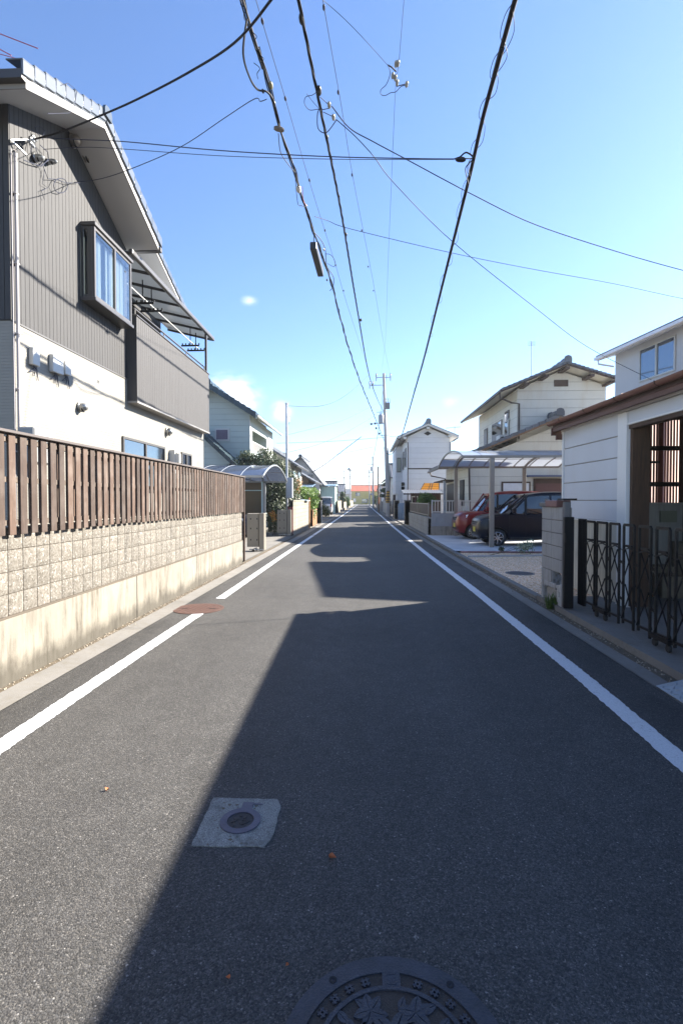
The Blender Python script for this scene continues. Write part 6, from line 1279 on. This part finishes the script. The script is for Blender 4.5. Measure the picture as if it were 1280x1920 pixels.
mb = MB(); tiled(mb, (A_[0], y1, A_[1] + .06), (A_[0], y0, A_[1] + .06), (P_k[0], y0, P_k[1] + .06), (P_k[0], y1, P_k[1] + .06)); tiled(mb, (C_[0], y0, C_[1] + .06), (C_[0], y1, C_[1] + .06), (P_k[0], y1, P_k[1] + .06), (P_k[0], y0, P_k[1] + .06)); ridge(mb, (P_k[0], y0 - .03, P_k[1] + .08), (P_k[0], y1, P_k[1] + .08), .13, .2)
for i in range(9):
    u, v = i / 9, (i + .92) / 9; mb.prism([(lerp(A_[0] + .03, P_k[0], u), y0 - .04, lerp(A_[1], P_k[1], u) - .16), (lerp(A_[0], P_k[0], v), y0 - .04, lerp(A_[1], P_k[1], v) - .16), (lerp(A_[0], P_k[0], v), y0 - .04, lerp(A_[1], P_k[1], v) + .12), (lerp(A_[0] + .03, P_k[0], u), y0 - .04, lerp(A_[1], P_k[1], u) + .17)], (0, .25, 0))
mb.build('roof', TILEG, t)
mb = MB(); mb.box(A_[0] + .01, A_[0] + .12, y0 + .1, y1, A_[1] - .06, A_[1] + .03); mb.box(x_ - .03, x_ + .02, y_ - .02, y_ + .05, 0, 5.8); mb.build('gutter', STEELW, t)
f = MB().box(-7.78, -7.02, y_ - .05, y_, 4.70, 5.36).build('window', STEELW, t); MB().box(-7.70, -7.10, y_ - .06, y_ - .052, 4.78, 5.28).build('pane', pm('lilac_curtain_glass', (.16, .14, .19), .1, spec=.8), f)
mb = MB(); mb.box(x_ - 1.28, x_ - 1.2, 28.2, 29.6, 4.0, 5.6); mb.build('balcony_door', PGLASS, t)
mb = MB(); 
for i in range(24): y = lerp(y_ + .7, 31.1, i / 23); mb.box(x_ - .04, x_ - .01, y - .02, y + .02, 4.3, 4.72)
mb.box(x_ - .05, x_, y_ + .6, 31.2, 4.72, 4.77); mb.build('balcony_rail', STEELW, t)
mb = MB(); mb.box(x_ - .02, x_ + .06, 31.6, 32.8, 4.3, 5.5); mb.build('shutter_box', STEELW, t)
mb = MB(); mb.box(x_ - .45, x_ - .42, 27.3, 27.9, 4.55, 5.0); tag(mb.build('laundry', pm('pink_cloth', (.55, .22, .26), .9)), 'pink laundry hanging in the balcony of the pale green house', 'laundry')
# lower roof in front of it
mb = MB(); a, b = (-6.25, 3.25), (-8.5, 5.35)
mb.prism([(a[0], 25.0, a[1] - .14), (b[0], 25.0, b[1] - .14), (b[0], 25.0, b[1]), (a[0], 25.0, a[1])], (0, 1.6, 0)); tiled(mb, (a[0], 26.6, a[1]), (a[0], 25.0, a[1]), (b[0], 25.0, b[1]), (b[0], 26.6, b[1]))
for i in range(8): u, v = i / 8, (i + .92) / 8; mb.prism([(lerp(a[0], b[0], u), 24.96, lerp(a[1], b[1], u) - .12), (lerp(a[0], b[0], v), 24.96, lerp(a[1], b[1], v) - .12), (lerp(a[0], b[0], v), 24.96, lerp(a[1], b[1], v) + .12), (lerp(a[0], b[0], u), 24.96, lerp(a[1], b[1], u) + .15)], (0, .22, 0))
mb.build('lower_roof', TILEG, t); mb = MB(); mb.prism([(-6.5, 25.5, 0), (-6.5, 25.5, 3.3), (-8.5, 25.5, 5.2), (-11, 25.5, 5.2), (-11, 25.5, 0)], (0, 1.1, 0)); mb.build('porch_wall', GRN, t)

# generic houses farther off
def house(label, x0, x1, y0, y1, ze, zr, wall, roofm, axis='Y', over=.5, wins=(), name='house', xr=None):
    t = thing(name, label, 'house', ((x0 + x1) / 2, (y0 + y1) / 2, 0)); xm = (x0 + x1) / 2 if xr is None else xr; ym = (y0 + y1) / 2; mb = MB()
    if axis == 'Y': mb.prism([(x0, y0, 0), (x1, y0, 0), (x1, y0, ze), (xm, y0, zr), (x0, y0, ze)], (0, y1 - y0, 0))
    else: mb.prism([(x0, y0, 0), (x0, y1, 0), (x0, y1, ze), (x0, ym, zr), (x0, y0, ze)], (x1 - x0, 0, 0))
    mb.build('wall', wall, t); mb = MB(); o = over
    if axis == 'Y':
        sl = (zr - ze) / (xm - x0); sr = (zr - ze) / (x1 - xm)
        tiled(mb, (x0 - o, y1 + o, ze - o * sl), (x0 - o, y0 - o, ze - o * sl), (xm, y0 - o, zr), (xm, y1 + o, zr), th=.12, course=.5, pitch=.5, sub=3, amp=.03); tiled(mb, (x1 + o, y0 - o, ze - o * sr), (x1 + o, y1 + o, ze - o * sr), (xm, y1 + o, zr), (xm, y0 - o, zr), th=.12, course=.5, pitch=.5, sub=3, amp=.03); ridge(mb, (xm, y0 - o, zr + .1), (xm, y1 + o, zr + .1), .15, .2)
    else:
        sl = (zr - ze) / (ym - y0)
        tiled(mb, (x0 - o, y0 - o, ze - o * sl), (x1 + o, y0 - o, ze - o * sl), (x1 + o, ym, zr), (x0 - o, ym, zr), th=.12, course=.5, pitch=.5, sub=3, amp=.03); tiled(mb, (x1 + o, y1 + o, ze - o * sl), (x0 - o, y1 + o, ze - o * sl), (x0 - o, ym, zr), (x1 + o, ym, zr), th=.12, course=.5, pitch=.5, sub=3, amp=.03); ridge(mb, (x0 - o, ym, zr + .1), (x1 + o, ym, zr + .1), .15, .2)
    mb.build('roof', roofm, t)
    for (f, a, b, z0, z1) in wins:     # f: which face; a..b along it
        if f == 'S': bx = (a, b, y0 - .05, y0); px_ = (a + .08, b - .08, y0 - .06, y0 - .052)
        elif f == 'W': bx = (x0 - .05, x0, a, b); px_ = (x0 - .06, x0 - .052, a + .08, b - .08)
        else: bx = (x1, x1 + .05, a, b); px_ = (x1 + .052, x1 + .06, a + .08, b - .08)
        w_ = MB().box(*bx, z0, z1).build('window', BRONZE, t); MB().box(*px_, z0 + .08, z1 - .08).build('pane', PGLASS, w_)
    return t
WB = pm('wall_beige', (.50, .46, .38), .7, .05, 1.5, grime=.2); WG = siding('wall_grey', (.40, .39, .37), .5, 'Z', dark=.75); WBR = pm('wall_brown', (.20, .15, .115), .8, .12, 2); WY = pm('wall_yellow', (.46, .36, .10), .7, .05, .6); WW = pm('wall_white', (.62, .62, .62), .6, .04, 1); RB = pm('roof_blue_sheet', (.20, .30, .42), .35, .08, 2)
house('beige house with dark tiled roofs beyond the olive tree on the left', -9.5, -5.6, 39, 46, 4.5, 5.6, WB, TILEK, 'Y', .6, (('E', 40, 41.5, 3.1, 4.1), ('E', 43, 44.5, 3.1, 4.1), ('S', -7.3, -6.4, 2.9, 3.9)), xr=-7.3)
t_ = house('low brown boarded house in front of the big grey gable on the left', -9, -5.2, 48, 54, 3.6, 4.7, WBR, TILEK, 'Y', .7, (('S', -6.6, -5.8, 2.2, 3.0), ('E', 49, 52, 1.4, 2.9)))
house('large grey gabled house with a long steep dark roof on the left', -10.6, -5.2, 60, 68, 3.9, 6.6, WG, pm('roof_slate', (.07, .075, .085), .5, .1, 3), 'Y', .5, (('S', -6.6, -6.0, 4.0, 4.6), ('E', 61, 62, 2, 3.4)), xr=-7.4)
house('small dark roofed house behind the teal shed on the left', -9, -4.9, 82, 90, 3.2, 4.6, WBR, TILEK, 'X', .4)
house('low white walled house far down the left side', -9, -4.6, 110, 120, 3.4, 5.0, WW, TILEK, 'X', .4, (('E', 112, 114, 1, 2.5),))
house('brown two storey house with hipped dark eaves on the far right', 3.7, 9, 76, 88, 4.9, 6.6, WBR, TILEK, 'Y', .7, (('W', 78, 80, 3.2, 4.6), ('W', 83, 85, 3.2, 4.6), ('S', 4.2, 5.2, 3.0, 4.2)))
house('grey walled house with a dark roof beyond the white gabled house', 3.6, 10, 60, 70, 4.3, 6.0, WG, TILEK, 'X', .5, (('W', 62, 64, 2.8, 4.0),))
house('pale house far down the right side behind the dark bush', 3.6, 10, 96, 106, 4.6, 6.4, WW, TILEK, 'Y', .5, (('W', 98, 100, 3, 4.2),))
house('low brown house near the right end of the road', 3.8, 11, 118, 130, 3.6, 5.2, WBR, TILEK, 'X', .5)
house('pale two storey house near the right end of the road', 4.2, 12, 142, 154, 4.8, 6.6, WB, TILEK, 'Y', .5)
# yellow building across the end of the road
t = house('yellow two storey building with an orange roof across the far end of the road', -5.0, 8.5, 208, 216, 5.4, 7.6, WY, pm('roof_orange', (.55, .13, .065), .7, .1, 2), 'X', .3, (('S', -3.4, -1.6, 3.3, 4.8), ('S', 2.6, 3.8, 3.6, 4.6), ('S', -4.4, -3.2, .9, 2.4), ('S', -.9, 1.6, .5, 2.2)))
for k in range(14):
    x = -140 + k * 21 + random.uniform(-3, 3)
    if -12 < x < 12: continue
    house('distant house %s of the street, %s' % ('left' if x < 0 else 'right', ['nearest to it', 'second from it', 'third from it', 'fourth from it', 'fifth from it', 'sixth from it', 'farthest from it'][min(6, int(abs(x) // 21))]), x, x + 13, 215 + random.uniform(0, 30), 228 + 30, 4.6, 6.6 + random.random(), random.choice((WB, WW, WBR, WG)), TILEK, 'X', .5)
# teal shed and blue roofs on the left
t = thing('garage_shed', 'pale teal corrugated shed with a light blue roof behind the shrubs on the left', 'shed', (-5, 58, 0))
mb = MB(); mb.box(-6.0, -3.5, 62.0, 66, 0, 3.25); mb.build('wall', siding('teal_sheet', (.42, .58, .54), .35, 'X', dark=.8, gw=.1), t); mb = MB(); mb.hexa([(-8.4, 61.6, 3.3), (-3.35, 61.6, 3.3), (-3.35, 66, 3.5), (-8.4, 66, 3.5), (-8.4, 61.6, 3.42), (-3.35, 61.6, 3.42), (-3.35, 66, 3.62), (-8.4, 66, 3.62)]); mb.build('roof', pm('roof_light_blue', (.38, .56, .66), .4), t)
t = thing('lean_to_roof', 'low blue grey sheet roof on posts between the beige house and the teal shed', 'shelter', (-5, 46, 0)); mb = MB(); mb.hexa([(-6.9, 45.5, 2.75), (-4.6, 45.5, 2.75), (-4.6, 49, 3.15), (-6.9, 49, 3.15), (-6.9, 45.5, 2.83), (-4.6, 45.5, 2.83), (-4.6, 49, 3.23), (-6.9, 49, 3.23)]); mb.build('roof', RB, t)
for x in (-6.8, -4.7): MB().tube([(x, 45.6, 0), (x, 45.6, 2.76)], .04, 8).build('post', STEEL, t)

# ================================================================ RIGHT BEYOND THE CARPORT
blockwall('low grey block wall with stained foot along the right kerb before the mesh panel', 2.92, 22.95, 32.6, .8, BLOCK)
t = thing('cross_wall', 'grey block wall with a stained concrete foot carrying the picket fence, behind the red car', 'wall', (3.6, 22.95, 0)); mb = MB()
for r_ in range(3):
    for k in range(5):
        a = 2.98 + k * .4 - (.2 if r_ % 2 else 0); a0 = max(a, 2.98) + .004; b0_ = min(a + .4, 4.9) - .004; mb.box(a0, b0_, 22.75, 22.9, .45 + r_ * .195, .64 + r_ * .195)
mb.build('blocks', pm('block_bluegrey', (.30, .31, .33), .85, .1, 3, .2, 60), t); MB().box(2.96, 4.92, 22.72, 22.92, 0, .448).build('footing', m_concrete('dirty_footing', (.30, .27, .23), 1.0, (.09, .08, .06)), t)
t = thing('picket_fence', 'low white picket fence standing on the grey cross wall behind the red car', 'fence', (4.4, 22.85, 1.05)); mb = MB(); W_ = pm('picket_white', (.55, .55, .53), .5)
for k in range(24): x = 3.0 + k * .125; mb.box(x, x + .03, 22.81, 22.84, 1.08, 1.56)
mb.build('pickets', W_, t)
for z in (1.06, 1.55): MB().box(2.98, 6.0, 22.8, 22.85, z, z + .045).build('rail', W_, t)
for x in (2.98, 4.2, 5.3): MB().box(x, x + .06, 22.79, 22.86, 1.03, 1.62).build('post', W_, t)
t = thing('mesh_panel', 'brown mesh screen panel above the low grey wall on the right kerb', 'fence', (2.92, 28, .85)); mb = MB(); mb.box(2.905, 2.925, 23.3, 32.4, .95, 1.42); mb.build('screen', pm('brown_mesh', (.10, .075, .055), .8, .1, 8), t)
mb = MB(); mb.box(2.89, 2.94, 23.2, 32.5, 1.42, 1.46); mb.box(2.89, 2.94, 23.2, 32.5, .90, .945)
mb.build('rail', ALU, t)
for y in (23.2, 27.8, 32.45): MB().box(2.885, 2.945, y, y + .05, .87, 1.5).build('post', ALU, t)
blockwall('dark grey block gate pillar at the far end of the mesh panel', 2.82, 32.9, 33.6, 1.75, pm('pillar_grey', (.13, .12, .11), .85, .15, 4), 'gate_pillar', .4, .7)
blockwall('beige gate pillar in front of the white gabled house', 2.75, 43, 43.7, 1.6, pm('pillar_beige', (.40, .36, .27), .85, .1, 4), 'gate_pillar', .4, .7)
t = thing('water_tank', 'blue grey plastic tank beside the beige gate pillar', 'tank', (3.15, 42.2, 0)); MB().lathe([(0, .02), (.33, .02), (.36, .1), (.36, 1.25), (.3, 1.36), (0, 1.4)], (3.15, 42.2, 0), 'Z', 20).build('body', pm('tank_blue', (.10, .16, .24), .5), t, smooth=40)
mb = MB(); mb.box(2.72, 2.95, 48.0, 48.5, 0, 2.1); tag(mb.build('gate_post', pm('post_maroon', (.05, .022, .02), .6)), 'dark brown gate post beyond the beige pillar', 'post')
blockwall('grey garden wall beyond the concrete utility pole on the right', 2.78, 54, 74, 1.5, BLOCK, pitch=3, course=.5)
blockwall('dark wall past the brown house on the far right', 2.8, 76, 112, 1.4, pm('wall_dark', (.12, .11, .10), .85), pitch=3, course=.46)
# white gabled house
WS = siding('white_lap_siding', (.56, .575, .60), .42, 'Z', dark=.82, gw=.04, depth=.01)
t = thing('white_gabled_house', 'white two storey gabled house with a diamond vent beyond the utility pole', 'house', (5.2, 48, 0))
x0, x1, y0, y1 = 3.54, 6.95, 42.0, 54.0; xm = 5.15
mb = MB(); mb.prism([(x0, y0, 0), (x1, y0, 0), (x1, y0, 6.75), (xm, y0, 7.55), (x0, y0, 6.75)], (0, y1 - y0, 0)); mb.box(2.95, x0, 47.9, 53.0, 2.2, 6.6); mb.box(3.1, x0, 48, 52.9, 0, 2.2); mb.build('wall', WS, t)
mb = MB(); yf = y0 - .55
for (a, b) in (((2.72, 6.68), (xm, 7.72)), ((7.56, 6.72), (xm, 7.72))):
    mb.prism([(a[0], yf, a[1] - .13), (b[0], yf, b[1] - .13), (b[0], yf, b[1] + .02), (a[0], yf, a[1] + .02)], (0, .06, 0)); mb.prism([(a[0], yf + .06, a[1] - .05), (b[0], yf + .06, b[1] - .05), (b[0], yf + .06, b[1]), (a[0], yf + .06, a[1])], (0, 13, 0))
for x, z in ((3.3, 6.72), (xm, 7.5), (6.9, 6.85)): mb.box(x - .12, x + .12, yf + .05, y0, z - .18, z)
mb.build('eave_boards', STEELW, t)
mb = MB(); tiled(mb, (2.72, yf + 13, 6.70), (2.72, yf, 6.70), (xm, yf, 7.74), (xm, yf + 13, 7.74)); tiled(mb, (7.56, yf, 6.74), (7.56, yf + 13, 6.74), (xm, yf + 13, 7.74), (xm, yf, 7.74)); ridge(mb, (xm, yf - .03, 7.78), (xm, yf + 13, 7.78), .16, .3); mb.build('roof', pm('tile_blue_grey', (.16, .18, .21), .4, .15, 5, rv=.2), t)
mb = MB(); mb.box(x0 - .01, x1, y0 - .03, y0, 4.12, 4.22); mb.tube([(2.66, yf + .2, 6.6), (x0 - .3, y0 - .06, 6.35), (x0 + .02, y0 - .06, 6.3), (x0 + .02, y0 - .06, .3)], .045, 6); mb.tube([(7.6, yf + .2, 6.65), (7.2, y0 - .06, 6.4), (6.97, y0 - .06, 6.3), (6.97, y0 - .06, .3)], .045, 6); mb.build('downpipe', bpy.data.materials['downpipe_brown'], t)
MB().prism([(xm - .3, y0 - .03, 7.02), (xm, y0 - .03, 6.84), (xm + .3, y0 - .03, 7.02), (xm, y0 - .03, 7.2)], (0, -.02, 0)).build('diamond_vent', DARKM, t)
for (a, b, z0, z1) in ((43.2, 44.6, 4.4, 6.0), (45.6, 46.8, 4.3, 5.9)):
    w_ = MB().box(x0 - .06, x0, a, b, z0, z1).build('window', BRONZE, t); MB().box(x0 - .07, x0 - .062, a + .08, b - .08, z0 + .08, z1 - .08).build('pane', PGLASS, w_)
w_ = MB().box(3.06, 3.44, 47.84, 47.9, 4.2, 5.55).build('window', BRONZE, t); MB().box(3.12, 3.38, 47.82, 47.838, 4.28, 5.47).build('pane', pm('green_grey_pane', (.22, .24, .21), .3), w_)
mb = MB(); 
for z in (3.0, 2.65): mb.lathe([(0, .3), (.16, .25), (.16, 0), (0, 0)], (x0 - .3, 44.8, z), 'X', 12)
mb.build('meter_hoods', DARKM, t)
mb = MB(); mb.box(3.66, 3.9, 44, 44.25, 6.9, 7.5); mb.build('chimney_pipe', STEEL, t)
a = at(852, 822, Y=50); top = at(852, 799, Y=50); t = thing('roof_antenna', 'wide television antenna behind the right slope of the white gabled house', 'antenna', tuple(a)); MB().tube([(a.x, 50, 6.5), top], .03, 6).build('mast', STEEL, t); mb = MB(); mb.tube([at(835, 803, Y=50), at(863, 800, Y=50)], .025, 5)
for k in range(7): q = at(837 + k * 4, 802, Y=50); mb.tube([q + Vector((0, -.3, 0)), q + Vector((0, .3, .0))], .015, 4)
mb.build('elements', STEEL, t)
# corrugated porch roof and amber panels
t = thing('corrugated_porch', 'grey corrugated porch roof with a dark timber wall behind the mesh panel', 'porch', (4, 35, 0))
mb = MB(); n = 60; vs = []
for i in range(n + 1): x = lerp(2.62, 5.4, i / n); z = .02 * math.sin(i * 1.9); vs += [(x, 34.2, 2.08 + z), (x + .0, 36.5, 2.34 + z)]
mb.add(vs, [(2 * i, 2 * i + 2, 2 * i + 3, 2 * i + 1) for i in range(n)]); mb.build('roof_sheet', pm('corrugated_grey', (.10, .115, .14), .55, .1, 4), t, smooth=60)
mb = MB(); mb.box(2.62, 5.4, 34.2, 34.25, 1.98, 2.06); mb.box(3.3, 5.4, 36.4, 36.5, 0, 2.2); mb.box(3.4, 3.5, 34.3, 34.4, 0, 2.0); mb.build('timber_wall', BROWND, t)
f = MB().box(3.35, 3.8, 36.32, 36.4, 1.1, 1.9).build('window', STEELW, t); MB().box(3.41, 3.74, 36.30, 36.318, 1.18, 1.82).build('pane', PGLASS, f)
t = thing('amber_awning', 'orange translucent awning panels above the porch beside the cream house', 'awning', (5.0, 39.5, 2.3))
mb = MB(); a, b, c, d = at(787, 920, Y=38.8), at(823, 919, Y=38.8), at(823, 906, Y=40.6), at(795, 906, Y=40.6); mb.add([a, b, c, d], [(0, 1, 2, 3)]); mb.build('panel', m_translucent('amber_sheet', (.95, .42, .06), .85, .3), t)
mb = MB()
for k in range(5): mb.tube([a.lerp(d, k / 4), b.lerp(c, k / 4)], .015, 4)
for k in (0, .43, .57, 1): mb.tube([a.lerp(b, k), d.lerp(c, k)], .03, 4)
mb.build('frame', DARKM, t)
t = thing('motor_scooter', 'small dark scooter parked behind the red car by the cream house porch', 'scooter', (4.9, 26, .03)); mb = MB()
for y in (25.4, 26.6): mb.lathe([(.14, -.04), (.22, -.04), (.24, 0), (.22, .04), (.14, .04)], (4.7, y, .27), 'X', 20)
mb.build('tyres', RUBBER, t); mb = MB(); mb.tube([(4.7, 25.4, .3), (4.7, 25.6, .75), (4.7, 25.7, 1.0)], .05, 8); mb.tube([(4.7, 25.6, .4), (4.7, 26.0, .32), (4.7, 26.3, .55), (4.7, 26.75, .6)], .1, 8); mb.box(4.6, 4.8, 25.95, 26.7, .66, .76); mb.tube([(4.4, 25.75, 1.02), (5.0, 25.75, 1.02)], .02, 6); mb.build('body', pm('scooter_dark', (.03, .03, .035), .3), t, smooth=50)
# rear of the shading houses on the right that stand out of the frame

# ================================================================ HAZE
hz = MB().box(-950, 950, -70, 1550, -1.2, 16.5); m = bpy.data.materials.new('haze'); m.use_nodes = True; nt = m.node_tree
for n_ in list(nt.nodes):
    if n_.type == 'BSDF_PRINCIPLED': nt.nodes.remove(n_)
pv = nt.nodes.new('ShaderNodeVolumePrincipled'); pv.inputs['Color'].default_value = (.85, .92, 1, 1); pv.inputs['Density'].default_value = .0004; pv.inputs['Anisotropy'].default_value = .3
nt.links.new(pv.outputs[0], nt.nodes['Material Output'].inputs['Volume']); struct(hz.build('haze', m), 'stuff')
